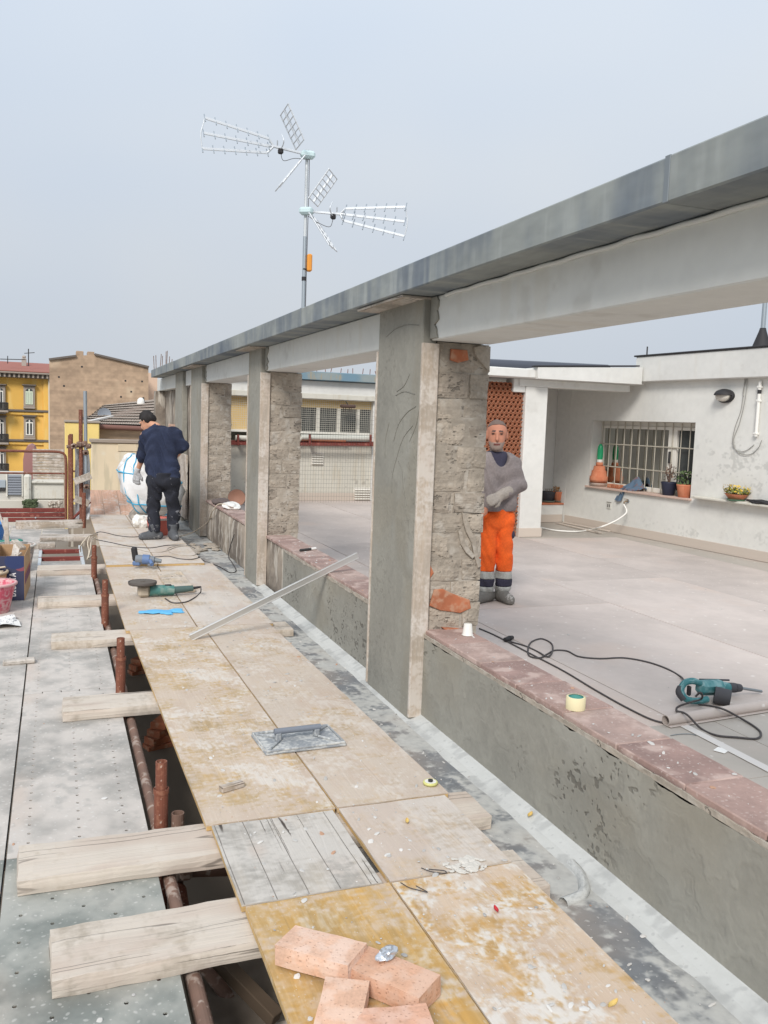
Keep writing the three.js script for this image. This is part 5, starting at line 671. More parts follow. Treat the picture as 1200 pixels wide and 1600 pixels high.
// ------------------------------------------------------------------ aerials on the mast
{
  const X = 2.33, top = onX(483, 236, X), zc = -8.62, x = X, am = thing('aerial_mast', 'steel mast with an orange amplifier fixed behind the beam', 'mast', [x, 2.1, zc]);
  part('mast', rod(V3(0, 0, 0), V3(0, 1.3, 0), 0.019, 10), M.galv, am); part('upper_mast', rod(V3(0, 1.2, 0), V3(0, top.y - 2.1 + 0.03, 0), 0.016, 10), M.galvPale, am);
  const cy = (py) => onX(480, py, X).y - 2.1; part('amplifier', cb(0.05, 0.17, 0.06, 0.012).translate(0.045, cy(408), 0.02), flat(226, 150, 60, 0.5), am); part('amplifier_strap', cb(0.05, 0.012, 0.05, 0.003).translate(0.01, cy(418), 0), M.darkIron, am); part('band', rod(V3(0, cy(436), 0), V3(0, cy(430), 0), 0.024, 8), M.blackRubber, am); part('drop_wire', tubeG([V3(0.022, cy(245), 0.01), V3(0.024, cy(300), 0.012), V3(0.022, cy(370), 0.01), V3(0.02, cy(430), 0.012), V3(0.022, 0.1, 0.012)], 0.0035, 6, false, 5), M.cable, am);
  part('wall_clamp', cb(0.09, 0.03, 0.05, 0.006).translate(-0.02, 0.06, 0.0), M.galv, am); part('wall_clamp', cb(0.09, 0.03, 0.05, 0.006).translate(-0.02, 0.22, 0.0), M.galv, am);
  const K = 1 / 152;
  function yagi(label, py, sx, fan, hub, up, lo) {
    const wx = ([a, b]) => [a / 0.97, b + (b > 60 ? 0 : Math.abs(a) * 0.07)]; fan = fan.map((f) => f.map(wx)); hub = wx(hub); up = up.map(wx); lo = lo.map(wx); // boom turned a little from square to the view
    const t = thing('tv_aerial', label, 'aerial', [x, 2.1 + cy(py), zc + 0.03], sx < 0 ? -0.03 : -0.53, 'television aerials on one mast'), p = (a, b, z = 0) => V3(a * K, -b * K, z);
    part('mast_clamp', cb(0.14, 0.07, 0.09, 0.02), flat(196, 216, 218, 0.5), t); part('boom', cb(Math.abs(hub[0]) * K, 0.022, 0.022, 0.003).rotateZ(Math.atan2(-hub[1], hub[0]) + (sx < 0 ? Math.PI : 0)).translate(hub[0] * K / 2, -hub[1] * K / 2, 0), M.antenna, t);
    part('dipole_box', cb(0.05, 0.05, 0.05, 0.01).translate(hub[0] * K * 0.8, -hub[1] * K * 0.8 - 0.03, 0), M.blackRubber, t); part('dipole', tubeG([V3(hub[0] * K * 0.84, -hub[1] * K + 0.09, 0.1), V3(hub[0] * K * 0.8, -hub[1] * K + 0.02, 0.14), V3(hub[0] * K * 0.8, -hub[1] * K - 0.02, 0), V3(hub[0] * K * 0.8, -hub[1] * K + 0.02, -0.14), V3(hub[0] * K * 0.84, -hub[1] * K + 0.09, -0.1)], 0.006, 5), M.antenna, t);
    fan.forEach(([a, b]) => { const A = p(...a), B = p(...b), d = part('director_boom', beamBar(A, B, 0.014, 0.024, 0.002), M.antenna, t); part('strut', rod(p(...hub), A, 0.012, 6), M.antenna, t); for (let k = 0; k < 7; k++) { const c = A.clone().lerp(B, k / 6); part('director', rod(c.clone().add(V3(0, 0.05, -0.055)), c.clone().add(V3(0, -0.05, 0.055)), 0.0055, 5), M.galv, d); } });
    const e = fan.map((f) => p(...f[1])); part('end_strap', tubeG([e[0], e[0].clone().lerp(e[1], 0.5).add(V3(sx * 0.012, 0, 0)), e[1].clone().add(V3(sx * 0.025, 0, 0)), e[1].clone().lerp(e[2], 0.5).add(V3(sx * 0.016, 0, 0)), e[2]], 0.006, 5), M.antenna, t);
    for (const [a, b] of [up, lo]) { const A = p(...a), B = p(...b), g = part('reflector', beamBar(A, B, 0.014, 0.024, 0.003), M.antenna, t); for (const z of [-0.17, 0.17]) part('rail', rod(A.clone().setZ(z), B.clone().setZ(z), 0.0075, 6), M.antenna, g); for (let k = 0; k <= 6; k++) { const c = A.clone().lerp(B, k / 6); part('rung', rod(c.clone().setZ(-0.18), c.clone().setZ(0.18), 0.006, 5), M.antenna, g); } }
    part('cable', tubeG([V3(hub[0] * K * 0.8, -hub[1] * K - 0.05, 0), V3(hub[0] * K * 0.72, -hub[1] * K - 0.12, 0), V3(hub[0] * K * 0.4, -hub[1] * K - 0.09, 0.01), V3(0.02, -0.05, 0.02)], 0.003, 6, false, 5), M.cable, t);
  }
  yagi('upper white television aerial pointing left from the mast top', 243, -1, [[[-57.5, -19.5], [-147.5, -42]], [[-57.5, -9], [-149, -21]], [[-59, 0.6], [-150.5, 0.6]]], [-50, -9], [[-12, -14], [-36, -62]], [[-10, 8], [-41, 48]]);
  yagi('lower white television aerial pointing right, below the other', 329, 1, [[[58, -7.4], [146, -15.5]], [[55.5, 1], [145.5, 5.5]], [[55.5, 10], [145.5, 26.5]]], [50, 1], [[10, -14], [38, -56]], [[11, 8], [41, 51]]);
}
// ------------------------------------------------------------------ tools on the walkway
const Yp = (px, py, y = 0) => onY(px, py, y);
{ // plasterer's float
  const a = Yp(397, 1147), b = Yp(405, 1177), c = Yp(522, 1141), d = Yp(538, 1171), cx = a.clone().add(b).add(c).add(d).multiplyScalar(0.25), t = thing('plaster_float', 'grey plastic plasterer float lying handle up on the panels', 'plaster float', [cx.x, 0.0005, cx.z], 0.05), gm = surf((u, v) => { const q = fbm(u, v, 5, 5, 5, 601), s = fbm(u, v, 30, 30, 3, 603); return [...mix3([138, 142, 146], [196, 196, 192], sst(0.4, 0.7, 0.6 * q + 0.4 * s)), q]; }, { w: 256, h: 256, mx: 0.4, bump: 0, rough: 0.75 });
  part('plate', cb(0.41, 0.012, 0.27, 0.003).translate(0, 0.0065, 0), gm, t); for (const [w, dd, xx, zz] of [[0.41, 0.012, 0, 0.126], [0.41, 0.012, 0, -0.126], [0.012, 0.24, 0.198, 0], [0.012, 0.24, -0.198, 0]]) part('rim', cb(w - 0.004, 0.012, dd, 0.003).translate(xx, 0.018, zz), gm, t);
  for (const [x0, z0, x1, z1] of [[-0.19, 0.12, -0.1, 0.01], [-0.19, -0.12, -0.1, -0.04], [0.19, 0.12, 0.1, 0.01], [0.19, -0.12, 0.1, -0.04]]) part('rib', beamBar(V3(x0, 0.016, z0), V3(x1, 0.02, z1), 0.01, 0.012), gm, t);
  for (const s of [-1, 1]) part('handle_post', cb(0.03, 0.042, 0.034, 0.006).translate(s * 0.1, 0.032, -0.015), gm, t); part('handle', rod(V3(-0.12, 0.058, -0.015), V3(0.12, 0.058, -0.015), 0.015, 12), flat(118, 124, 134, 0.65), t);
}
{ // bricks and foil
  const tones = [[1, 1, 1], [0.9, 0.82, 0.76], [1.0, 0.96, 0.92], [0.95, 0.84, 0.8]]; let bi = 0; const brickTone = () => { const m = M.brick.clone(); m.color.setRGB(...tones[bi++ % 4]); return m; };
  const br = (l, px, py, y, turn, tilt = 0) => { const o = solo('pink_brick', l, 'brick', roughBox(0.25, 0.062, 0.125, 0.003, Math.floor(R() * 900), 7, 3, 4), brickTone(), 'loose pink bricks on the yellow panel'); const p = onY(px, py, y + 0.062); o.position.set(p.x, y + 0.0335, p.z); o.rotation.set(0, turn, tilt); return p; };
  br('pink brick resting askew, half over the brick with foil', 502, 1476, 0.012, -0.8, 0.06); br('pink brick with crumpled foil on it', 613, 1517, 0, -0.92); br('pink brick in front of the foil brick, end toward the rest', 533, 1575, 0, 1.12); br('pink brick smeared with white plaster at the panel edge', 603, 1598, 0, -0.15);
  const f = onY(605, 1497, 0.064); const g = lump(0.034, 0.014, 0.021, 801, 0.42, 4); const o = solo('foil_ball', 'crumpled silver foil lying on a pink brick', 'foil', crease(g), flat(216, 218, 222, 0.28, { metalness: 0.9 })); o.position.set(f.x, 0.08, f.z); o.rotation.y = 0.5;
}
{ // small scraps on the panels
  const g = solo('wood_offcut', 'small wood offcut lying on the worn yellow panel', 'wood scrap', cb(0.11, 0.025, 0.035, 0.003), M.boardOld); let p = Yp(362, 1233); g.position.set(p.x, 0.013, p.z); g.rotation.y = 0.35;
  p = Yp(683, 1224, 0); const t = thing('tape_reel', 'small yellow rimmed reel lying at the panel edge', 'reel', [1.56, 0.0005, p.z], 0.4); part('rim', lathe([[0.016, 0], [0.032, 0], [0.034, 0.01], [0.03, 0.014], [0.016, 0.012]], 20), flat(206, 204, 132, 0.6), t); part('disc', lathe([[0.001, 0.012], [0.026, 0.0135], [0.026, 0.011], [0.001, 0.009]], 18), M.whitePlastic, t); part('hub', rod(V3(0, 0.01, 0), V3(0, 0.021, 0), 0.011, 10), M.darkIron, t);
  const leaf = (l, px, py, y, s, turn, m, x) => { const o = solo('fallen_leaf', l, 'leaf', (() => { const q = new THREE.PlaneGeometry(1, 0.5, 8, 4), pp = q.attributes.position; for (let i = 0; i < pp.count; i++) { const u = pp.getX(i) * 2, v = pp.getY(i) * 4; pp.setXYZ(i, u * s, s * (0.12 + 0.25 * v * v + 0.18 * u * u), v * s * 0.36 * (1 - u * u * 0.9)); } q.computeVertexNormals(); return muv(q); })(), m, 'scraps of leaf on the boards'); const q = onY(px, py, y); o.position.set(x ?? q.x, y + 0.002, q.z); o.rotation.y = turn; };
  const yl = flat(212, 184, 112, 0.8, { side: THREE.DoubleSide }), bl = flat(168, 104, 74, 0.8, { side: THREE.DoubleSide }), rl = flat(186, 52, 56, 0.7, { side: THREE.DoubleSide });
  leaf('small yellow leaf curled on the plain pale panel', 636, 1286, 0, 0.022, 1.2, yl); leaf('brown and cream leaf lying in the mortar band', 828, 1276, YG + 0.02, 0.026, 0.7, yl); leaf('red scrap lying on the splashed panel', 775, 1424, 0, 0.02, 1.4, rl); leaf('dry yellow leaf on the splashed panel edge', 965, 1571, 0, 0.024, 0.4, yl, 1.45);
  const wire = (l, pts) => solo('wire_scrap', l, 'wire', tubeG(pts.map(([a, b]) => onY(a, b, 0.006)), 0.0018, 6, false, 5), M.cable, 'wire scraps on the panels'); wire('bent wire scrap by the plaster lump on the pale panel', [[658, 1356], [675, 1362], [697, 1364], [696, 1361], [670, 1358]]); wire('bent wire scrap lying on the panel joint', [[626, 1379], [640, 1387], [655, 1391], [668, 1394], [650, 1384]]);
  const pl = solo('plaster_lump', 'flat white plaster lump on the pale panel corner', 'plaster', (() => { const a = [], q = rng(811); for (let i = 0; i < 60; i++) { const r = Math.sqrt(q()), th = q() * 6.28, z = 0.004 + 0.024 * q() * q() * (1.3 - r); a.push(lump(z * 1.3, z * 0.22, z, 811 + i, 0.5, 2).rotateY(th).translate(Math.cos(th) * r * 0.085, 0, Math.sin(th) * r * 0.055)); } return merge(a); })(), flat(206, 201, 192, 0.97)); p = Yp(728, 1352); pl.position.set(p.x, 0.003, p.z);
  // blue glove: flat fingers and palm
  p = Yp(250, 957); const gl = solo('blue_glove', 'flat blue rubber glove lying below the angle grinder', 'glove', merge([lump(0.1, 0.012, 0.06, 821, 0.25, 2).translate(-0.06, 0.008, 0), lump(0.06, 0.01, 0.06, 822, 0.25, 2).translate(0.04, 0.006, 0.02), ...[-0.045, -0.015, 0.018, 0.05].map((z, i) => lump(0.055, 0.009, 0.014, 823 + i, 0.2, 1).rotateY(0.15 * (1.5 - i)).translate(0.13, 0.007, z)), lump(0.05, 0.009, 0.015, 829, 0.2, 1).rotateY(-0.7).translate(0.05, 0.007, 0.09)]), flat(96, 176, 222, 0.6)); gl.position.set(p.x, 0.002, p.z);
  // crumpled printed paper
  const cp = new THREE.PlaneGeometry(0.3, 0.36, 14, 16), q = cp.attributes.position; for (let i = 0; i < q.count; i++) { const u = q.getX(i), v = q.getY(i); q.setXYZ(i, u, 0.012 + 0.05 * Math.max(0, Math.sin(u * 13 + v * 5)) * (0.2 - Math.abs(u)) * 4 + 0.01 * Math.sin(v * 31), v); } cp.computeVertexNormals(); p = Yp(0, 975, YG); const pm = surf((u, v) => { const a = fbm(u, v, 14, 14, 3, 611), ln = sst(0.5, 0.6, fbm(u, v, 60, 20, 2, 613)) * sst(0.45, 0.55, a); return [...mix3([226, 224, 220], [128, 130, 134], ln * 0.8), a]; }, { w: 256, h: 256, mx: 0.36, bump: 0, extra: { side: THREE.DoubleSide } }); const o = solo('crumpled_paper', 'crumpled printed white paper on the outer deck', 'paper', muv(cp), pm); o.position.set(p.x - 0.02, YG, p.z); o.rotation.y = 0.2;
}
{ // angle grinder lying upside down
  const p = Yp(248, 932), t = thing('angle_grinder', 'teal angle grinder lying with its disc upward on the panels', 'angle grinder', [p.x, 0.0005, p.z], 0.06), teal = surf((u, v) => { const a = fbm(u, v, 6, 6, 4, 621); return [...mix3([72, 122, 116], [126, 148, 138], sst(0.45, 0.75, a)), a]; }, { w: 128, h: 128, mx: 0.3, bump: 0, rough: 0.65 });
  part('gear_head', cb(0.1, 0.1, 0.09, 0.02).translate(-0.13, 0.055, 0), flat(178, 166, 148, 0.55), t); part('body', rod(V3(-0.08, 0.058, 0), V3(0.13, 0.05, 0), 0.05, 14, 0.044), teal, t); part('rear_handle', rod(V3(0.13, 0.05, 0), V3(0.3, 0.06, 0.0), 0.034, 12, 0.026), flat(74, 96, 92, 0.7), t); part('cord_boot', rod(V3(0.3, 0.06, 0), V3(0.37, 0.068, 0), 0.014, 8, 0.009), M.blackRubber, t);
  part('spindle', rod(V3(-0.14, 0.1, 0), V3(-0.14, 0.135, 0), 0.02, 10), M.zinc, t); part('disc', lathe([[0.001, 0], [0.108, 0], [0.112, 0.004], [0.108, 0.008], [0.02, 0.008], [0.018, 0.014], [0.001, 0.014]], 32).translate(-0.14, 0.132, 0), flat(96, 88, 80, 0.8), t); const gd = lathe([[0.02, 0.0], [0.118, 0.0], [0.122, 0.01], [0.122, 0.026], [0.118, 0.026], [0.115, 0.006], [0.02, 0.006]], 32); part('guard', gd.translate(-0.14, 0.115, 0), flat(88, 82, 78, 0.6), t); part('switch', cb(0.06, 0.018, 0.03, 0.006).translate(0.08, 0.095, 0), M.blackRubber, t);
  const w = [[303, 921], [314, 921], [313, 926], [302, 935], [288, 941], [272, 942], [258, 935]]; const pts = w.map(([a, b], i) => onY(a, b, i < 1 ? 0.07 : i < 2 ? 0.06 : 0.005)); pts[0].set(p.x + 0.37, 0.069, p.z - 0.022); solo('grinder_cord', 'dark cord looping behind the angle grinder', 'cable', tubeG(pts, 0.0055, 8, false, 6), M.cable);
}
{ // wood scrap with pencil scribbles
  const a = onY(245, 884, 0), b = onY(283, 923, 0), t = solo('board_offcut', 'square board offcut with dark scribbles behind the grinder', 'board', cb(0.24, 0.03, 0.95, 0.004, 'z'), surf((u, v) => { const o = wood([206, 186, 160], 715, { white: 0.7, grey: 0.3 })(u, v), k = sst(0.03, 0.0, Math.abs(fbm(u, v, 14, 10, 3, 717) - 0.5)) * sst(0.5, 0.6, fbm(u, v, 4, 4, 2, 719)); return [...mix3([o[0], o[1], o[2]], [74, 64, 62], k), o[3]]; }, { mx: 0.7, bump: 0 }), 0); t.position.set((a.x + b.x) / 2 + 0.03, 0.0165, -8.35); t.rotation.y = 0.0; t.scale.z = 1;
}
{ // blue power tool
  const p = onY(226, 884, 0.027), t = thing('blue_drill', 'small blue and grey power drill among the coiled cables', 'drill', [p.x, 0.028, p.z], -0.25), bl = flat(96, 120, 160, 0.6), gr = flat(120, 126, 134, 0.65);
  part('body', rod(V3(-0.09, 0.07, 0), V3(0.1, 0.06, 0), 0.048, 12, 0.04), gr, t); part('band', rod(V3(-0.02, 0.067, 0), V3(0.05, 0.063, 0), 0.052, 12), bl, t); part('grip', cb(0.06, 0.15, 0.05, 0.015).rotateZ(0.15).translate(-0.1, 0.12, 0), M.blackRubber, t); part('base', cb(0.08, 0.05, 0.07, 0.012).translate(-0.08, 0.026, 0), bl, t); part('chuck', rod(V3(0.1, 0.06, 0), V3(0.17, 0.05, 0), 0.026, 10, 0.02), M.zinc, t); part('side_knob', rod(V3(0.06, 0.06, 0.03), V3(0.09, 0.03, 0.1), 0.02, 8), bl, t); part('foot', cb(0.05, 0.03, 0.08, 0.008).translate(0.06, 0.0155, 0), gr, t);
}
// aluminium straightedge from the panels up on to the coping
{
  const A = onY(297, 997, 0.012); let best = null; for (let k = 0.3; k < 0.95; k += 0.001) { const px = 297 + (558 - 297) * k, py = 997 + (868 - 997) * k, q = onX(px, py, 1.95); const e = Math.abs(q.y - 0.452); if (!best || e < best.e) best = { e, q }; }
  const d = best.q.clone().sub(A); let end = A.clone().add(d.clone().multiplyScalar(1.2)); for (let k = 1.02; k < 1.6; k += 0.005) { const q = A.clone().addScaledVector(d, k), c = q.clone().sub(EYE), px = 600 + FPX * c.dot(rgt) / c.dot(fwd); if (px > 558) { end = q; break; } }
  const t = thing('straightedge', 'long aluminium straightedge leaning from the boards on to the coping', 'straightedge'); part('profile', beamBar(A, end, 0.02, 0.05, 0.003), M.alu, t); const up = V3(0, 0.0, 0); const dir = end.clone().sub(A).normalize(), side = dir.clone().cross(V3(0, 1, 0)).normalize(), nrm = side.clone().cross(dir); for (const s of [-1, 1]) part('rib', beamBar(A.clone().addScaledVector(nrm, s * 0.02), end.clone().addScaledVector(nrm, s * 0.02), 0.026, 0.008, 0.002), M.alu, t);
}
// coiled cables on the far panels
{
  const y = 0.031, C = (l, pts, r, m, yy = y) => solo('power_cable', l, 'cable', tubeG(pts.map(([a, b, h]) => onY(a, b, yy + (h || 0))), r, 8, false, 6), m, 'cables across the far panels');
  C('dark cable crossing the far panel toward the red bucket', [[147, 834], [156, 831], [168, 833], [185, 837], [205, 839], [225, 838]], 0.005, M.cable); C('cable crossing straight below the worker', [[150, 843], [175, 848], [205, 854], [235, 856], [262, 852], [290, 852], [305, 857]], 0.005, M.cable);
  C('cable curling in the wide loop beside the boots', [[153, 852], [180, 854], [210, 857], [232, 862], [248, 863], [262, 860], [275, 855], [290, 853], [302, 857], [308, 863], [300, 868], [282, 867], [266, 863], [262, 857], [275, 853], [292, 852]], 0.005, M.cableBeige); C('thin dark cable running past the blue drill', [[225, 870], [245, 870], [262, 869], [280, 873], [298, 874], [312, 871]], 0.005, M.cable);
  solo('power_cable', 'black cable trailing from the panels up to the far parapet', 'cable', tubeG([onY(310, 870, 0.032), onY(318, 876, YG + 0.008), onY(340, 884, YG + 0.008), onY(362, 895, YG + 0.008), onY(368, 893, YG + 0.008), onY(362, 878, YG + 0.02), onX(357, 868, 1.94), onX(361, 850, 1.94), onX(366, 835, 1.94)], 0.005, 8, false, 6), M.cable, 'cables across the far panels');
  solo('white_flex', 'cream cable hanging from the far parapet to the boots', 'cable', tubeG([onX(352, 788, 2.02), onX(341, 788, 1.95), onX(333, 797, 1.9), onY(322, 818, 0.12), onY(308, 828, 0.03), onY(292, 835, 0.01), onY(278, 838, 0.035), onY(268, 838, 0.035)], 0.007, 8, false, 6), M.cableLight);
  for (const [l, pts] of [['cream cable looped over the standard beside the far panel', [[152, 834, 0.0], [143, 836, 0.06], [134, 842, 0.08], [127, 851, 0.02], [126, 862, -0.1]]], ['second cream cable loop hanging into the gap', [[150, 836, 0.01], [140, 840, 0.05], [137, 850, 0.0], [139, 862, -0.08], [136, 875, -0.14]]], ['third cream cable loop by the rusty standard', [[149, 840, 0.01], [143, 845, 0.03], [141, 858, -0.02], [138, 872, -0.1], [143, 868, -0.1]]]]) C(l, pts, 0.007, M.cableLight);
}
// things on the coping
{
  const yc = 0.4325; let p = onY(733, 992, yc), t = thing('paper_cup', 'white plastic cup upside down on the coping by the column', 'cup', [p.x - 0.01, yc, p.z]); part('cup', lathe([[0.001, 0.062], [0.021, 0.062], [0.023, 0.06], [0.029, 0.006], [0.033, 0.004], [0.033, 0.0], [0.029, 0.0], [0.021, 0.056]], 20), M.whitePlastic, t); part('base_ring', lathe([[0.017, 0.061], [0.021, 0.061], [0.021, 0.065], [0.017, 0.065]], 18), M.whitePlastic, t);
  p = onY(899, 1107, yc); t = thing('masking_tape', 'cream masking tape roll with teal core on the coping', 'tape roll', [p.x, yc, p.z]); part('tape', lathe([[0.032, 0], [0.041, 0], [0.041, 0.052], [0.032, 0.052]], 28), flat(228, 218, 178, 0.7), t); part('core', lathe([[0.029, 0.001], [0.0315, 0.001], [0.0315, 0.051], [0.029, 0.051]], 28), flat(96, 168, 160, 0.6), t);
  const a = onY(469, 862, yc), b = onY(493, 859, yc); t = thing('marker_pen', 'black marker pen with white end on the coping', 'pen', [a.x, yc, a.z]); const d = b.clone().sub(a); part('barrel', rod(V3(0, 0.012, 0), d.clone().multiplyScalar(0.68).setY(0.012), 0.012, 8), M.darkIron, t); part('cap', rod(d.clone().multiplyScalar(0.68).setY(0.012), d.clone().setY(0.012), 0.0125, 8), M.whitePlastic, t);
  p = onY(372, 797, yc); const sk = solo('white_sack', 'white plastic sack lying on the far parapet', 'sack', lump(0.1, 0.05, 0.22, 831, 0.25, 3), M.whitePlastic); sk.position.set(2.1, yc + 0.034, p.z - 0.2);
  const sk2 = solo('dark_bag', 'crumpled dark bag and wrap beside the white sack', 'bag', lump(0.12, 0.05, 0.28, 833, 0.35, 3), flat(96, 84, 80, 0.8)); sk2.position.set(2.07, yc + 0.03, p.z - 0.75);
  const dk = solo('brown_basin', 'brown basin standing on edge behind the far parapet', 'basin', lathe([[0.001, 0], [0.06, 0.0], [0.11, 0.06], [0.12, 0.06], [0.07, -0.01], [0.001, -0.01]], 24).rotateX(1.2).rotateZ(0.5), flat(150, 112, 94, 0.8)); const q = onX(372, 783, 2.3); dk.position.set(2.28, 0.5, q.z);
}
// terrace: drill, cables, roll, tape
{
  let p = onY(1100, 1097, YT), t = thing('hammer_drill', 'teal rotary hammer drill lying on the terrace sheet', 'drill', [p.x, YT + 0.001, p.z], 0.0), teal = surf((u, v) => { const a = fbm(u, v, 6, 6, 4, 631); return [...mix3([58, 118, 122], [120, 156, 158], sst(0.5, 0.8, a)), a]; }, { w: 128, h: 128, mx: 0.3, bump: 0, rough: 0.6 }), dk = flat(66, 66, 70, 0.75);
  part('motor', rod(V3(0.03, 0.06, 0.05), V3(0.1, 0.05, 0.11), 0.052, 16, 0.05), dk, t); part('body', cb(0.2, 0.09, 0.09, 0.028).rotateZ(-0.06).translate(0.05, 0.085, -0.01), teal, t); part('gear_case', rod(V3(0.12, 0.08, -0.02), V3(0.2, 0.07, -0.02), 0.04, 14, 0.03), teal, t); part('nose', rod(V3(0.2, 0.07, -0.02), V3(0.245, 0.065, -0.02), 0.031, 14), dk, t); part('chuck', rod(V3(0.25, 0.064, -0.02), V3(0.295, 0.06, -0.02), 0.03, 14, 0.024), dk, t); part('bit', rod(V3(0.295, 0.06, -0.02), V3(0.48, 0.02, -0.03), 0.009, 8), M.zinc, t);
  part('d_handle', tubeG([V3(-0.04, 0.12, 0), V3(-0.1, 0.14, 0), V3(-0.16, 0.13, 0.0), V3(-0.19, 0.09, 0.01), V3(-0.17, 0.045, 0.03), V3(-0.1, 0.03, 0.05), V3(-0.02, 0.035, 0.05)], 0.02, 6, false, 10), teal, t); part('trigger', cb(0.02, 0.06, 0.03, 0.006).translate(-0.13, 0.085, 0.01), M.blackRubber, t); part('rubber_grip', tubeG([V3(-0.185, 0.11, 0.0), V3(-0.205, 0.08, 0.01), V3(-0.185, 0.04, 0.035)], 0.02, 6, false, 8), dk, t); part('depth_rod', rod(V3(-0.02, 0.135, -0.03), V3(0.22, 0.11, -0.04), 0.006, 6), dk, t);
  const Y = (a, b, h = 0.006) => onY(a, b, YT + h), cab = (l, pts, r = 0.0062) => solo('drill_cable', l, 'cable', tubeG(pts, r, 10, false, 7), M.cable, 'cables on the terrace');
  cab('dark cable winding from the plug to the hammer drill', [Y(795, 1002), Y(820, 1009), Y(840, 1018), Y(855, 1026, 0.012), Y(863, 1018), Y(860, 1004), Y(846, 998), Y(832, 1002), Y(825, 1014), Y(829, 1026), Y(842, 1028, 0.01), Y(855, 1022), Y(868, 1016), Y(885, 1017), Y(905, 1026), Y(935, 1029), Y(975, 1028), Y(1010, 1034), Y(1040, 1044), Y(1062, 1056), Y(1070, 1066, 0.05)]); cab('straight dark cable lying along the parapet', [Y(749, 982), Y(770, 991), Y(790, 1001), Y(830, 1022), Y(880, 1048), Y(930, 1078), Y(980, 1106), Y(1020, 1125), Y(1038, 1130)]); cab('loop of dark cable hanging over the cardboard roll', [Y(1087, 1088, 0.09), Y(1094, 1082, 0.13), Y(1096, 1092, 0.06), Y(1080, 1097, 0.05), Y(1060, 1104), Y(1057, 1110), Y(1075, 1118, 0.075), Y(1095, 1138), Y(1120, 1149), Y(1150, 1152), Y(1182, 1154), Y(1189, 1146), Y(1180, 1136), Y(1150, 1118, 0.02), Y(1130, 1108, 0.075), Y(1110, 1103, 0.05), Y(1092, 1101, 0.02)]);
  { const q = Y(793, 1001), c = thing('cable_plug', 'black cable connector on the sheet by the parapet', 'plug', [q.x, YT, q.z], 0.5); part('plug', rod(V3(-0.04, 0.02, 0), V3(0.02, 0.02, 0), 0.016, 10, 0.019), M.blackRubber, c); part('socket', rod(V3(0.022, 0.02, 0), V3(0.07, 0.02, 0), 0.021, 10, 0.015), M.blackRubber, c); }
  const a = onY(1040, 1126, YT + 0.03), b = onY(1200, 1101, YT + 0.03), e = b.clone().sub(a).normalize(); const rl = thing('cardboard_roll', 'rolled pale floor cover lying on the terrace', 'roll', [a.x, YT + 0.031, a.z]); part('roll', pipe(V3(0, 0, 0), e.clone().multiplyScalar(1.5), 0.03, 0.004, 20), M.paper[0], rl); part('loose_edge', beamBar(V3(0, -0.026, 0.02), e.clone().multiplyScalar(1.5).add(V3(0, -0.026, 0.02)), 0.05, 0.003, 0.001), M.paper[0], rl);
  const st = (l, p0, p1, w) => { const A = onY(...p0, YT + 0.0032), B = onY(...p1, YT + 0.0032); return solo('tape_strip', l, 'tape', beamBar(A, B, w, 0.0014, 0.0003), flat(208, 203, 198, 0.75), 'white tape strips on the terrace'); }; st('long white tape strip over the sheet joint', [1062, 1130], [1230, 1217], 0.06); const sq = onY(1127, 1172, YT + 0.0032); const pp = solo('paper_square', 'small white paper square by the tape strip', 'paper', cb(0.07, 0.0012, 0.06, 0.0003), flat(232, 230, 226, 0.8)); pp.position.set(sq.x, sq.y, sq.z); pp.rotation.y = 0.5;
  solo('tie_wire', 'thin bent wire on the bare tiles by the parapet', 'wire', tubeG([Y(1048, 1149, 0.003), Y(1062, 1147, 0.003), Y(1080, 1147, 0.003), Y(1088, 1149, 0.003)], 0.0025, 6, false, 5), M.zinc);
}
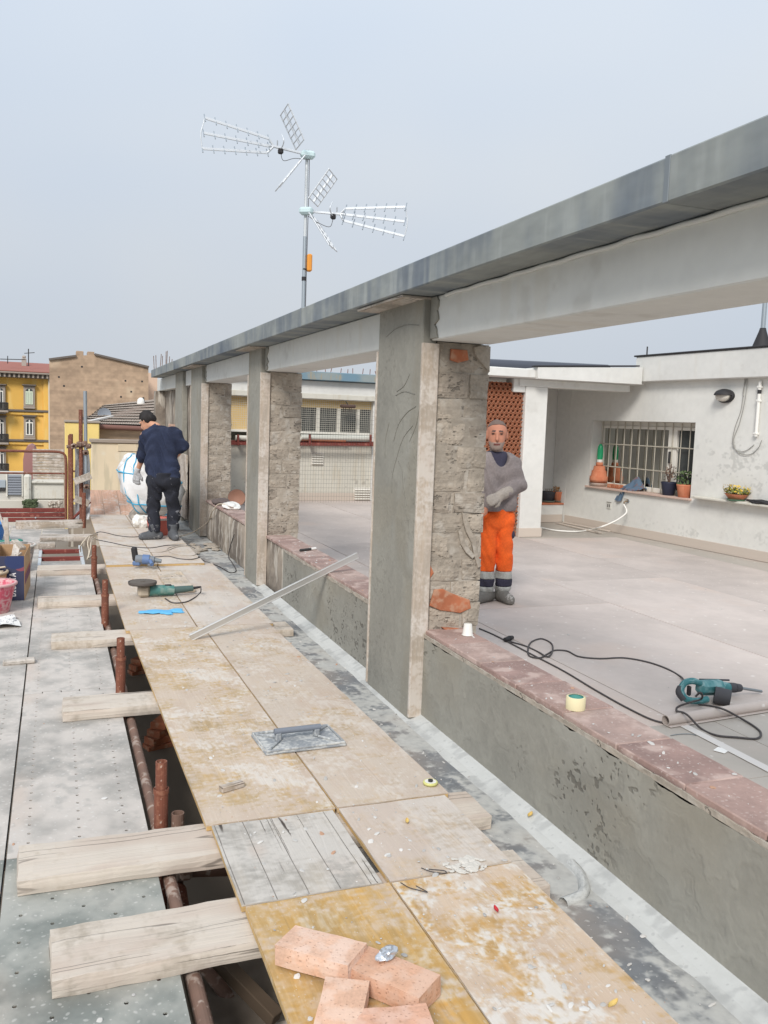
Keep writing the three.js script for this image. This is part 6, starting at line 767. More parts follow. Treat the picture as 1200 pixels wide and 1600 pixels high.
// ------------------------------------------------------------------ buckets and carton on the outer deck
{
  const bucket = (name, label, x, z, r0, r1, h, m, rim, fill, turn = 0) => { const t = thing(name, label, 'bucket', [x, YG, z], turn, 'buckets on the scaffold'); part('bucket', lathe([[0.001, 0], [r0, 0], [r1, h], [r1 - 0.006, h], [r0 - 0.006, 0.01], [0.001, 0.01]], 32), m, t); part('rim', lathe([[r1 - 0.004, h - 0.018], [r1 + 0.01, h - 0.018], [r1 + 0.013, h - 0.004], [r1 + 0.004, h + 0.004], [r1 - 0.008, h + 0.002]], 32), rim, t); if (fill) part('contents', lathe([[0.001, h - 0.05], [r1 - 0.02, h - 0.06]], 20), fill, t); return t; };
  const spl = (base, seed) => surf((u, v) => { const a = fbm(u, v, 6, 12, 5, seed), s = fbm(u, v, 30, 30, 3, seed + 2); return [...mix3(base, [216, 196, 190], sst(0.42, 0.6, 0.55 * a + 0.45 * s) * 0.75), a]; }, { w: 256, h: 256, mx: 0.5, bump: 0, rough: 0.7 });
  const zb = onY(5, 960, YG).z; bucket('pink_bucket', 'pink plastic bucket crusted with dried plaster on the outer deck', -0.49, zb - 0.12, 0.125, 0.18, 0.25, spl([198, 84, 104], 641), flat(216, 170, 170, 0.7), M.fillet);
  bucket('clay_coloured_bucket', 'tan bucket with rope ends between pink bucket and carton', -0.58, zb - 0.5, 0.14, 0.185, 0.28, flat(206, 160, 120, 0.8), flat(196, 176, 150, 0.8), M.boardOld);
  { const wr = [], q = rng(77); for (let i = 0; i < 14; i++) { const a = q() * 6.28; wr.push(rod(V3(Math.cos(a) * 0.15, 0, Math.sin(a) * 0.12), V3(Math.cos(a + 2) * 0.17, 0.02 + 0.05 * q(), Math.sin(a + 2) * 0.12), 0.008, 5)); } const o = solo('rope_coil', 'pale rope and cord ends heaped on the tan bucket', 'rope', merge(wr), M.cableLight); o.position.set(-0.58, YG + 0.27, zb - 0.5); }
  // carton
  const c0 = onY(22, 938, YG), c1_ = onY(38, 938, YG), c2 = onY(49, 914, YG); const W = 0.26, D = c1_.z - c2.z, H = 0.4, cm = surf((u, v) => { const a = fbm(u, v, 4, 20, 3, 651); return [...sc3([186, 152, 116], 0.92 + 0.12 * a), a]; }, { w: 128, h: 128, mx: 0.5, bump: 0 }), t = thing('cardboard_carton', 'open cardboard carton with navy printed front full of scraps', 'carton', [c1_.x, YG, c1_.z], -0.04);
  const cv = document.createElement('canvas'); cv.width = 256; cv.height = 512; const x = cv.getContext('2d'); x.fillStyle = '#3b3f58'; x.fillRect(0, 0, 256, 512); x.fillStyle = '#8a4a58'; x.beginPath(); x.arc(230, 130, 46, 0, 7); x.fill(); x.fillStyle = '#2f3c66'; x.beginPath(); x.arc(190, 60, 90, 0, 7); x.fill(); x.save(); x.translate(190, 470); x.rotate(-Math.PI / 2); x.fillStyle = '#e8e6e4'; x.font = 'bold 74px sans-serif'; x.fillText('DIUOTA', 0, 0); x.restore(); const ft = new THREE.CanvasTexture(cv); ft.colorSpace = THREE.SRGBColorSpace;
  const fg = new THREE.PlaneGeometry(W, H); part('printed_front', fg.translate(-W / 2, H / 2, 0.0025), new THREE.MeshStandardMaterial({ map: ft, roughness: 0.8 }), t); part('front_panel', cb(W, H, 0.004, 0.001).translate(-W / 2, H / 2, 0), cm, t); part('side_panel', cb(0.004, H, D, 0.001).translate(0.002, H / 2, -D / 2), cm, t); part('side_panel', cb(0.004, H, D, 0.001).translate(-W, H / 2, -D / 2), cm, t); part('back_panel', cb(W, H, 0.004, 0.001).translate(-W / 2, H / 2, -D), cm, t); part('bottom', cb(W, 0.004, D, 0.001).translate(-W / 2, 0.003, -D / 2), cm, t); part('print_patch', bb(0.0042, 0.0048, H * 0.34, H * 0.54, -D * 0.97, -0.02, 0.0001), flat(120, 70, 92, 0.8), t); part('print_band', bb(0.0042, 0.0047, H * 0.55, H * 0.6, -D * 0.97, -0.02, 0.0001), flat(166, 96, 66, 0.8), t);
  for (let k = 0; k < 5; k++) { const o = solo('wood_scrap', 'short wood scrap sticking out of the carton', 'wood scrap', cb(0.2, 0.03, 0.06, 0.004), M.boardOld, 'wood scraps in the carton'); o.position.set(c1_.x - 0.14 + 0.02 * k, YG + 0.25 + 0.045 * k, c1_.z - 0.12 - 0.09 * k); o.rotation.set(0.2 * (k % 2), 0.5 * k, 0.25); }
  bucket('grey_bucket', 'grey builder bucket with whitish rim and wooden stick', -0.4, -9.8, 0.15, 0.2, 0.28, spl([138, 136, 132], 661), flat(206, 202, 194, 0.7), M.mortar); { const o = solo('stirring_stick', 'pale wooden stick standing in the grey bucket', 'stick', cb(0.045, 0.42, 0.03, 0.004, 'y').rotateZ(0.05), M.batten); o.position.set(-0.47, YG + 0.36, -9.72); }
  bucket('blue_tub', 'blue plastic tub on the outer deck by the toe boards', -0.84, -12.0, 0.2, 0.26, 0.25, flat(62, 128, 206, 0.6), flat(84, 148, 216, 0.6), M.mortar);
  { const p = onY(10, 852, YG), b = thing('green_broom', 'green broom head with long pale wooden handle', 'broom', [-0.5, YG, -10.75], 0.4); part('head', cb(0.3, 0.07, 0.09, 0.012).translate(0, 0.16, 0), flat(48, 126, 112, 0.7), b); for (let k = 0; k < 12; k++) part('bristles', cb(0.02, 0.13, 0.08, 0.006).rotateZ((k - 5.5) * 0.02).translate(-0.137 + k * 0.025, 0.07, 0), flat(58, 138, 122, 0.9), b); part('socket', rod(V3(0, 0.18, 0), V3(-0.01, 0.28, -0.05), 0.024, 8), flat(130, 186, 176, 0.7), b); part('handle', rod(V3(-0.01, 0.26, -0.04), V3(-0.2, 1.25, -0.5), 0.014, 8), M.batten, b); }
}
// ------------------------------------------------------------------ by the stooping worker
{
  const c = onZ(240, 760, -12.5), t = thing('bulk_bag', 'white bulk bag with blue straps beside the stooping worker', 'bulk bag', [1.28, 0.028, -12.75]), wm = surf((u, v) => { const a = fbm(u, v, 4, 4, 5, 671), f = fbm(u, v, 14, 14, 3, 673); return [...mix3([232, 232, 232], [196, 190, 182], sst(0.55, 0.8, a)), 0.6 * a + 0.4 * f]; }, { mx: 0.8, bump: 0.012, rough: 0.7 });
  const g = new THREE.SphereGeometry(1, 40, 32), p = g.attributes.position, shape = (x, y, z) => { const s = (v, e) => Math.sign(v) * Math.pow(Math.abs(v), e); let X = s(x, 0.45), Y = s(y, 0.5), Z = s(z, 0.45); const hgt = (Y + 1) / 2, w = 0.36 * (0.72 + 0.5 * Math.sin(Math.min(1, hgt * 1.15) * 2.6)), wr = 1 + 0.05 * Math.sin(X * 9 + Y * 6 + 2 * Math.sin(Y * 4)) + 0.045 * Math.sin(Z * 8 - Y * 9 + 1.5 * Math.sin(X * 5)) + 0.025 * Math.sin(Y * 17 + X * 13) + 0.05 * (vn(X * 2 + 9, Y * 2 + Z * 2 + 9, 997, 997, 4) - 0.5); return [X * w * wr - 0.12 * (hgt - 0.5), 0.13 + hgt * 0.82 * (1 - 0.14 * X), Z * w * wr * 0.9]; };
  for (let i = 0; i < p.count; i++) p.setXYZ(i, ...shape(p.getX(i), p.getY(i), p.getZ(i))); g.computeVertexNormals(); part('bag', muv(g), wm, t);
  const bl = flat(64, 168, 206, 0.6), ringY = (yy) => { const o = []; for (let k = 0; k < 28; k++) { const a = k / 28 * 6.283, n = V3(Math.cos(a), yy, Math.sin(a)).normalize(), q = shape(n.x * Math.sqrt(Math.max(0, 1 - yy * yy)) / Math.hypot(n.x, n.z), yy, n.z * Math.sqrt(Math.max(0, 1 - yy * yy)) / Math.hypot(n.x, n.z)); o.push(V3(q[0] * 1.012, q[1], q[2] * 1.012)); } return o; };
  for (const y of [-0.35, 0.12]) part('strap', tubeG(ringY(y), 0.009, 3, true, 6), bl, t); for (const a0 of [2.5, 1.9, 1.2]) { const o = []; for (let k = 0; k <= 14; k++) { const e = -1.2 + k / 14 * 2.5, q = shape(Math.cos(a0) * Math.cos(e), Math.sin(e), Math.sin(a0) * Math.cos(e)); o.push(V3(q[0] * 1.012, q[1] * 1.002, q[2] * 1.012)); } part('strap', tubeG(o, 0.009, 3, false, 6), bl, t); }
  part('sagging_bottom', lump(0.2, 0.13, 0.2, 835, 0.3, 3).translate(-0.08, 0.12, 0.03), surf((u, v) => { const a = fbm(u, v, 8, 8, 4, 681); return [...mix3([176, 168, 158], [120, 112, 104], a), a]; }, { w: 128, h: 128, mx: 0.4, bump: 0 }), t);
  const sk = solo('paper_sack', 'white folded paper sack half hidden under the bulk bag', 'sack', lump(0.12, 0.1, 0.1, 837, 0.35, 2), M.whitePlastic); sk.position.set(1.1, 0.12, -12.35);
  const b = thing('red_bucket', 'pale red bucket standing behind the worker’s boots'.replace('’s', ''), 'bucket', [1.27, 0.028, -11.62], 0, 'buckets on the scaffold'); part('bucket', lathe([[0.001, 0], [0.125, 0], [0.165, 0.22], [0.158, 0.22], [0.118, 0.01], [0.001, 0.01]], 28), flat(206, 112, 100, 0.75), b); part('rim', lathe([[0.155, 0.2], [0.172, 0.2], [0.174, 0.225], [0.16, 0.228]], 28), flat(222, 206, 196, 0.7), b); part('contents', lathe([[0.001, 0.19], [0.15, 0.18]], 18), M.mortar, b);
  const pl = solo('standing_plank', 'old stained plank standing against the far grey column', 'plank', bb(1.83, 1.86, 0.03, 1.0, -14.1, -13.25, 0.004, 'y'), M.boardOld);
  const rub = []; const q = rng(88); for (let i = 0; i < 16; i++) { const v = onY(300 + q() * 45, 848 + q() * 18, YG); rub.push(lump(0.03 + 0.06 * q(), 0.012 + 0.015 * q(), 0.05 + 0.05 * q(), 840 + i, 0.3, 1).translate(Math.min(1.9, v.x), YG + 0.014, v.z)); } const rr2 = solo('mortar_lumps', 'flat mortar lumps in the gutter beside the far parapet', 'rubble', merge(rub), M.mortar); rr2.userData.kind = 'stuff';
}
// ------------------------------------------------------------------ scattered flakes nobody could count
{
  const q = rng(99), g = lump(1, 0.28, 0.8, 851, 0.4, 1), N = 4200, im = new THREE.InstancedMesh(g, new THREE.MeshStandardMaterial({ color: 0xffffff, roughness: 0.95 }), N), m = new THREE.Matrix4(), e = new THREE.Euler(), qt = new THREE.Quaternion();
  for (let i = 0; i < N; i++) {
    const k = q(); let x, y, z;
    if (k < 0.5) { z = -1.7 - Math.pow(q(), 1.4) * 7; x = 0.62 + q() * 0.95; if (Math.abs(x - 1.08) < 0.03) x += 0.07; y = 0.001; } else if (k < 0.68) { z = -1.6 - q() * 7.5; x = 1.64 + q() * 0.24; y = YG + 0.002; } else if (k < 0.8) { z = -1.4 - q() * 8; x = 1.98 + q() * 0.22; y = 0.433; if (z < -4.3 && z > -5.3) z += 1.2; if (z < -8.3) z += 1.5; if (z < -4.35 && z > -5.2) z = -3.9; } else if (k < 0.95) { z = -1.8 - q() * 7.4; x = -0.6 + q() * 0.9; y = YG + 0.001; } else { z = -2 - q() * 8; x = 2.5 + q() * 4; y = YT + 0.002; }
    const s = 0.0008 + 0.007 * Math.pow(q(), 8); e.set(q() * 0.4, q() * 6.28, q() * 0.4); qt.setFromEuler(e); m.compose(V3(x, y + s * 0.1, z), qt, V3(s * (1 + q()), s, s * (0.7 + q()))); im.setMatrixAt(i, m); const c = 0.38 + 0.26 * q(), w = q() < 0.05; im.setColorAt(i, w ? new THREE.Color(0.45, 0.27, 0.18) : new THREE.Color(c, c * 0.97, c * 0.92));
  }
  im.name = 'plaster_flakes'; im.userData = { kind: 'stuff', label: 'small plaster flakes and crumbs scattered over boards, decks and coping', category: 'debris' }; scene.add(im);
}
// ------------------------------------------------------------------ people: smooth-joined capsules meshed on a grid
function netMesh(sdf, lo, hi, cell, colour) {
  const nx = Math.ceil((hi.x - lo.x) / cell) + 1, ny = Math.ceil((hi.y - lo.y) / cell) + 1, nz = Math.ceil((hi.z - lo.z) / cell) + 1, F = new Float32Array(nx * ny * nz), id = (i, j, k) => i + nx * (j + ny * k);
  const B = 6, reach = B * cell * 0.9 + 0.03; // blocks far from the surface are filled without sampling
  for (let k0 = 0; k0 < nz; k0 += B) for (let j0 = 0; j0 < ny; j0 += B) for (let i0 = 0; i0 < nx; i0 += B) {
    const dc = sdf(lo.x + (i0 + B / 2) * cell, lo.y + (j0 + B / 2) * cell, lo.z + (k0 + B / 2) * cell), far = Math.abs(dc) > reach;
    for (let k = k0; k < Math.min(nz, k0 + B); k++) for (let j = j0; j < Math.min(ny, j0 + B); j++) for (let i = i0; i < Math.min(nx, i0 + B); i++) F[id(i, j, k)] = far ? dc : sdf(lo.x + i * cell, lo.y + j * cell, lo.z + k * cell);
  }
  const vid = new Int32Array(nx * ny * nz).fill(-1), pos = [], idx = [];
  for (let k = 0; k < nz - 1; k++) for (let j = 0; j < ny - 1; j++) for (let i = 0; i < nx - 1; i++) {
    let n = 0, sx = 0, sy = 0, sz = 0; const c = [];
    for (let q = 0; q < 8; q++) c.push(F[id(i + (q & 1), j + ((q >> 1) & 1), k + (q >> 2))]);
    for (let a = 0; a < 8; a++) for (const b of [a | 1, a | 2, a | 4]) if (b !== a && (c[a] < 0) !== (c[b] < 0)) { const t = c[a] / (c[a] - c[b]); sx += (a & 1) + t * ((b & 1) - (a & 1)); sy += ((a >> 1) & 1) + t * (((b >> 1) & 1) - ((a >> 1) & 1)); sz += (a >> 2) + t * ((b >> 2) - (a >> 2)); n++; }
    if (n) { vid[id(i, j, k)] = pos.length / 3; pos.push(lo.x + (i + sx / n) * cell, lo.y + (j + sy / n) * cell, lo.z + (k + sz / n) * cell); }
  }
  const quad = (a, b, c, d, flip) => { if (a < 0 || b < 0 || c < 0 || d < 0) return; if (flip) idx.push(a, c, b, a, d, c); else idx.push(a, b, c, a, c, d); };
  for (let k = 1; k < nz - 1; k++) for (let j = 1; j < ny - 1; j++) for (let i = 1; i < nx - 1; i++) {
    const s = F[id(i, j, k)] < 0;
    if (s !== F[id(i + 1, j, k)] < 0) quad(vid[id(i, j - 1, k - 1)], vid[id(i, j, k - 1)], vid[id(i, j, k)], vid[id(i, j - 1, k)], !s);
    if (s !== F[id(i, j + 1, k)] < 0) quad(vid[id(i - 1, j, k - 1)], vid[id(i - 1, j, k)], vid[id(i, j, k)], vid[id(i, j, k - 1)], !s);
    if (s !== F[id(i, j, k + 1)] < 0) quad(vid[id(i - 1, j - 1, k)], vid[id(i, j - 1, k)], vid[id(i, j, k)], vid[id(i - 1, j, k)], !s);
  }
  const g = new THREE.BufferGeometry(); g.setAttribute('position', new THREE.BufferAttribute(new Float32Array(pos), 3)); g.setIndex(idx); g.computeVertexNormals();
  if (colour) { const c = new Float32Array(pos.length); for (let i = 0; i < pos.length; i += 3) { const q = colour(pos[i], pos[i + 1], pos[i + 2]); c[i] = q[0]; c[i + 1] = q[1]; c[i + 2] = q[2]; } g.setAttribute('color', new THREE.BufferAttribute(c, 3)); }
  const uv = new Float32Array(pos.length / 3 * 2); for (let i = 0; i < pos.length / 3; i++) { uv[i * 2] = pos[i * 3] + pos[i * 3 + 2]; uv[i * 2 + 1] = pos[i * 3 + 1]; } g.setAttribute('uv', new THREE.BufferAttribute(uv, 2)); return g;
}
// prims: [a, b, ra, rb] capsules or {c, r:[x,y,z], q?} ellipsoids, joined with smoothness k; cuts: (x,y,z)->distance kept where negative
const TV = V3(0, 0, 0);
function blob(prims, k, cell, { cut, colour, wob = 0, seed = 1 } = {}) {
  const lo = V3(1e9, 1e9, 1e9), hi = V3(-1e9, -1e9, -1e9); for (const p of prims) { if (p.c) { const m = Math.max(...p.r); lo.min(p.c.clone().subScalar(m)); hi.max(p.c.clone().addScalar(m)); } else { lo.min(p[0].clone().subScalar(p[2])).min(p[1].clone().subScalar(p[3])); hi.max(p[0].clone().addScalar(p[2])).max(p[1].clone().addScalar(p[3])); } } lo.subScalar(k + 3 * cell); hi.addScalar(k + 3 * cell);
  const one = (p, x, y, z) => { if (p.c) { let dx = x - p.c.x, dy = y - p.c.y, dz = z - p.c.z; if (p.q) { const v = TV.set(dx, dy, dz).applyQuaternion(p.q); dx = v.x; dy = v.y; dz = v.z; } const [a, b, c] = p.r, k0 = Math.hypot(dx / a, dy / b, dz / c), k1 = Math.hypot(dx / a / a, dy / b / b, dz / c / c); return k1 < 1e-9 ? -Math.min(a, b, c) : k0 * (k0 - 1) / k1; } const [A, B, ra, rb] = p, bx = B.x - A.x, by = B.y - A.y, bz = B.z - A.z, L = bx * bx + by * by + bz * bz || 1e-9; let t = ((x - A.x) * bx + (y - A.y) * by + (z - A.z) * bz) / L; t = t < 0 ? 0 : t > 1 ? 1 : t; return Math.hypot(x - A.x - bx * t, y - A.y - by * t, z - A.z - bz * t) - (ra + (rb - ra) * t); };
  const sdf = (x, y, z) => { let d = 1e9, sub = null; for (const p of prims) { if (p.minus) continue; const e = one(p, x, y, z), h = Math.max(0, 1 - Math.abs(d - e) / k); d = Math.min(d, e) - h * h * k * 0.25; } for (const p of prims) if (p.minus) d = Math.max(d, -one(p, x, y, z)); if (wob) d += wob * (vn(x * 9 + 30 + y * 3, y * 7 + z * 9 + 30, 997, 997, seed) - 0.5) + wob * 0.6 * Math.sin(y * 38 + x * 21 + 4 * Math.sin(z * 19 + x * 13)); if (cut) d = Math.max(d, cut(x, y, z)); return d; };
  return netMesh(sdf, lo, hi, cell, colour);
}
const vcol = (rough = 0.75) => new THREE.MeshStandardMaterial({ vertexColors: true, roughness: rough });
const lin = (r, g, b) => { const c = new THREE.Color().setRGB(r / 255, g / 255, b / 255, THREE.SRGBColorSpace); return [c.r, c.g, c.b]; };
// a head: local frame fx (face), up, right; returns prims for skull, jaw, nose, ears, neck is separate
function headPrims(c, face, up, s = 1) {
  const f = face.clone().normalize(), r = f.clone().cross(up).normalize(), u = r.clone().cross(f), P = (a, b, d) => c.clone().addScaledVector(f, a * s).addScaledVector(u, b * s).addScaledVector(r, d * s), q = new THREE.Quaternion().setFromRotationMatrix(new THREE.Matrix4().makeBasis(r, u, f)).invert();
  return { P, f, u, r, q, prims: [{ c: P(-0.012, 0.03, 0), r: [0.076 * s, 0.092 * s, 0.096 * s], q }, { c: P(0.03, -0.035, 0), r: [0.062 * s, 0.085 * s, 0.07 * s], q }, { c: P(0.048, -0.085, 0), r: [0.042 * s, 0.035 * s, 0.045 * s], q }, [P(0.092, 0.02, 0), P(0.112, -0.028, 0), 0.008 * s, 0.013 * s], [P(0.08, 0.026, 0.035), P(0.083, 0.03, -0.035), 0.012 * s, 0.012 * s], { c: P(-0.005, 0.0, 0.078), r: [0.012 * s, 0.032 * s, 0.02 * s], q }, { c: P(-0.005, 0.0, -0.078), r: [0.012 * s, 0.032 * s, 0.02 * s], q }, { c: P(0.084, -0.062, 0), r: [0.026 * s, 0.009 * s, 0.014 * s], q }] };
}
function handPrims(w, dir, palm, s = 1, curl = 0.5) { // w wrist, dir along the hand, palm = normal out of the palm
  const d = dir.clone().normalize(), n = palm.clone().normalize(), r = d.clone().cross(n).normalize(), o = [], P = (a, b, c) => w.clone().addScaledVector(d, a * s).addScaledVector(n, b * s).addScaledVector(r, c * s);
  for (const k of [-0.028, -0.009, 0.01, 0.028]) o.push([P(0.0, 0, k * 0.6), P(0.088, 0, k), 0.016 * s, 0.0125 * s]);
  [[-0.03, 0.058], [-0.01, 0.074], [0.01, 0.078], [0.03, 0.068]].forEach(([k, L]) => { const a = P(0.088, 0, k), b = P(0.088 + L * 0.5, curl * L * 0.28, k * 1.08), c = P(0.088 + L * (0.9 - 0.25 * curl), curl * L * 0.75, k * 1.1); o.push([a, b, 0.0105 * s, 0.0098 * s], [b, c, 0.0096 * s, 0.008 * s]); });
  const t0 = P(0.025, 0.004, 0.03), t1 = P(0.062, 0.02, 0.056), t2 = P(0.09, 0.032, 0.06); o.push([t0, t1, 0.015 * s, 0.0115 * s], [t1, t2, 0.0112 * s, 0.009 * s]); return o;
}
let clothBump = null;
const clothTex = (base, seed, dirt = [0, 0, 0], amt = 0) => { const m = surf((u, v) => { const a = fbm(u, v, 5, 5, 5, seed), f = fbm(u, v, 60, 60, 2, seed + 3), s = sst(0.66, 0.72, 0.5 * fbm(u, v, 8, 8, 4, seed + 5) + 0.5 * fbm(u, v, 40, 40, 2, seed + 6)); return [...mix3(sc3(base, 0.9 + 0.2 * (a - 0.5) + 0.12 * (f - 0.5)), dirt, s * amt), 0.5 * a + 0.5 * f]; }, { w: 256, h: 256, mx: 0.7, bump: clothBump ? 0 : 0.004, rough: 0.92 }); if (clothBump) { m.bumpMap = clothBump; m.bumpScale = 0.004; } else clothBump = m.bumpMap; return m; };
{ // stooping worker in navy, seen from behind
  const J = (px, py, z) => onZ(px, py, z), z0 = -11.2;
  const hipL = J(243, 752, z0 + 0.0), hipR = J(266, 752, z0 + 0.02), knL = J(240, 795, z0 - 0.08), knR = J(271, 795, z0 - 0.04), anL = J(241, 832, z0 + 0.03), anR = J(270, 832, z0 + 0.03);
  anL.y = 0.13; anR.y = 0.13; const pel = hipL.clone().lerp(hipR, 0.5).add(V3(0, 0.06, 0)), waist = J(252, 728, z0 - 0.06), chest = J(250, 698, z0 - 0.14), shL = J(226, 680, z0 - 0.2), shR = J(273, 681, z0 - 0.13), neck = J(244, 668, z0 - 0.26), head = J(230, 658, z0 - 0.34), elL = J(224, 711, z0 - 0.3), wrL = J(214, 738, z0 - 0.42), elR = J(284, 697, z0 - 0.1), wrR = J(279, 709, z0 - 0.36);
  const t = thing('person', 'person in navy sweater and dark work trousers stooping over a white bag', 'person', [pel.x, 0.028, pel.z]), Lo = (v) => v.clone().sub(t.position), A = {}; Object.entries({ hipL, hipR, knL, knR, anL, anR, pel, waist, chest, shL, shR, neck, head, elL, wrL, elR, wrR }).forEach(([k, v]) => A[k] = Lo(v));
  const face = V3(-0.62, -0.62, -0.48), H = headPrims(A.head, face, V3(-0.35, 0.8, -0.4)), skin = lin(206, 154, 126);
  const hR = handPrims(A.wrR, V3(-0.4, -0.6, -0.5), V3(-0.6, 0, -0.6), 1, 0.7), hL = handPrims(A.wrL, V3(-0.08, -1, -0.1), V3(0.5, 0, -0.8), 1, 0.7);
  const body = [...H.prims, [A.neck, A.head.clone().add(V3(0.03, -0.03, 0.03)), 0.056, 0.054], [A.neck, A.chest, 0.06, 0.1], [A.chest, A.waist, 0.1, 0.085], [A.waist, A.pel, 0.085, 0.085], [A.shL, A.shR, 0.05, 0.05], [A.shL, A.elL, 0.045, 0.038], [A.elL, A.wrL, 0.042, 0.028], [A.shR, A.elR, 0.045, 0.038], [A.elR, A.wrR, 0.042, 0.028], [A.hipL, A.knL, 0.07, 0.05], [A.knL, A.anL, 0.05, 0.035], [A.hipR, A.knR, 0.07, 0.05], [A.knR, A.anR, 0.05, 0.035], ...hL, ...hR];
  part('body', blob(body, 0.02, 0.0105, { colour: () => skin }), vcol(), t);
  const hc = A.head, hair = blob([{ c: H.P(-0.016, 0.036, 0), r: [0.088, 0.1, 0.1], q: H.q }, { c: H.P(-0.055, -0.01, 0), r: [0.07, 0.06, 0.055], q: H.q }], 0.03, 0.007, { wob: 0.01, seed: 3, cut: (x, y, z) => { const d = V3(x, y, z).sub(hc), a = d.dot(H.f), b = d.dot(H.u); return Math.max(a - 0.5 * (b - 0.06) - 0.045, -(b + 0.085 - 0.6 * Math.max(0, a + 0.03))); } }); part('hair', hair, flat(34, 29, 28, 0.75), t);
  const navy = clothTex([43, 52, 78], 701), jean = clothTex([40, 42, 52], 711, [150, 148, 150], 0.8);
  const m1 = A.elL.clone().lerp(A.wrL, 0.16), m2 = A.elR.clone().lerp(A.wrR, 0.35), sh2 = A.shL.clone().lerp(A.shR, 0.5), bk = V3(0, 0, 0.05);
  part('sweater', blob([[A.shL, A.shR, 0.088, 0.092], [A.shL.clone().lerp(A.shR, 0.3).add(bk), A.waist.clone().add(V3(-0.08, 0, 0.0)), 0.108, 0.113], [A.shL.clone().lerp(A.shR, 0.72).add(bk), A.waist.clone().add(V3(0.09, 0, 0.0)), 0.113, 0.117], [A.waist.clone().add(V3(-0.08, 0, 0)), A.pel.clone().add(V3(-0.07, -0.04, 0)), 0.113, 0.106], [A.waist.clone().add(V3(0.09, 0, 0)), A.pel.clone().add(V3(0.1, -0.02, 0)), 0.117, 0.113], [A.neck, sh2, 0.068, 0.09], [A.shL, A.elL, 0.082, 0.068], [A.elL, m1, 0.068, 0.063], [A.shR, A.elR, 0.085, 0.07], [A.elR, m2, 0.07, 0.055]], 0.06, 0.012, { wob: 0.017, seed: 5, cut: (x, y, z) => Math.max(A.pel.y - 0.02 - y, V3(x, y, z).sub(A.neck).dot(A.head.clone().sub(A.neck).normalize()) - 0.025) }), navy, t);
  part('trousers', blob([[A.hipL, A.hipR, 0.112, 0.116], [A.pel, A.pel.clone().add(V3(0.02, 0.04, 0)), 0.128, 0.12], [A.hipL, A.knL, 0.098, 0.078], [A.knL, A.anL.clone().add(V3(0.005, 0.0, 0)), 0.08, 0.068], [A.hipR, A.knR, 0.1, 0.078], [A.knR, A.anR.clone().add(V3(0, 0.0, 0)), 0.08, 0.066]], 0.014, 0.0105, { wob: 0.018, seed: 7, cut: (x, y, z) => Math.max(0.1 - y, y - A.pel.y - 0.05) }), jean, t);
  const shoeM = clothTex([96, 98, 102], 721, [176, 172, 168], 0.5), shoe = (an, d) => { const f = d.clone().normalize(), b = an.clone().setY(0.05); return blob([[b.clone().addScaledVector(f, -0.06).setY(0.05), b.clone().addScaledVector(f, 0.15).setY(0.036), 0.052, 0.044], [b.clone().setY(0.06), an.clone().setY(0.17), 0.056, 0.06], [b.clone().addScaledVector(f, 0.02).setY(0.07), b.clone().addScaledVector(f, 0.12).setY(0.045), 0.05, 0.042]], 0.03, 0.008, { cut: (x, y) => Math.max(0.002 - y, y - 0.19) }); };
  part('boot', shoe(A.anL, V3(-1, 0, 0.05)), shoeM, t); part('boot', shoe(A.anR, V3(0.1, 0, 1)), shoeM, t);
  part('glove', blob([...handPrims(A.wrL, V3(-0.08, -1, -0.1), V3(0.5, 0, -0.8), 1.08, 0.7).map(([a, b, r1, r2]) => [a, b, r1 + 0.006, r2 + 0.005]), [A.wrL.clone().lerp(A.elL, 0.2), A.wrL, 0.036, 0.034]], 0.01, 0.006), clothTex([206, 206, 208], 731, [150, 150, 150], 0.5), t);
}
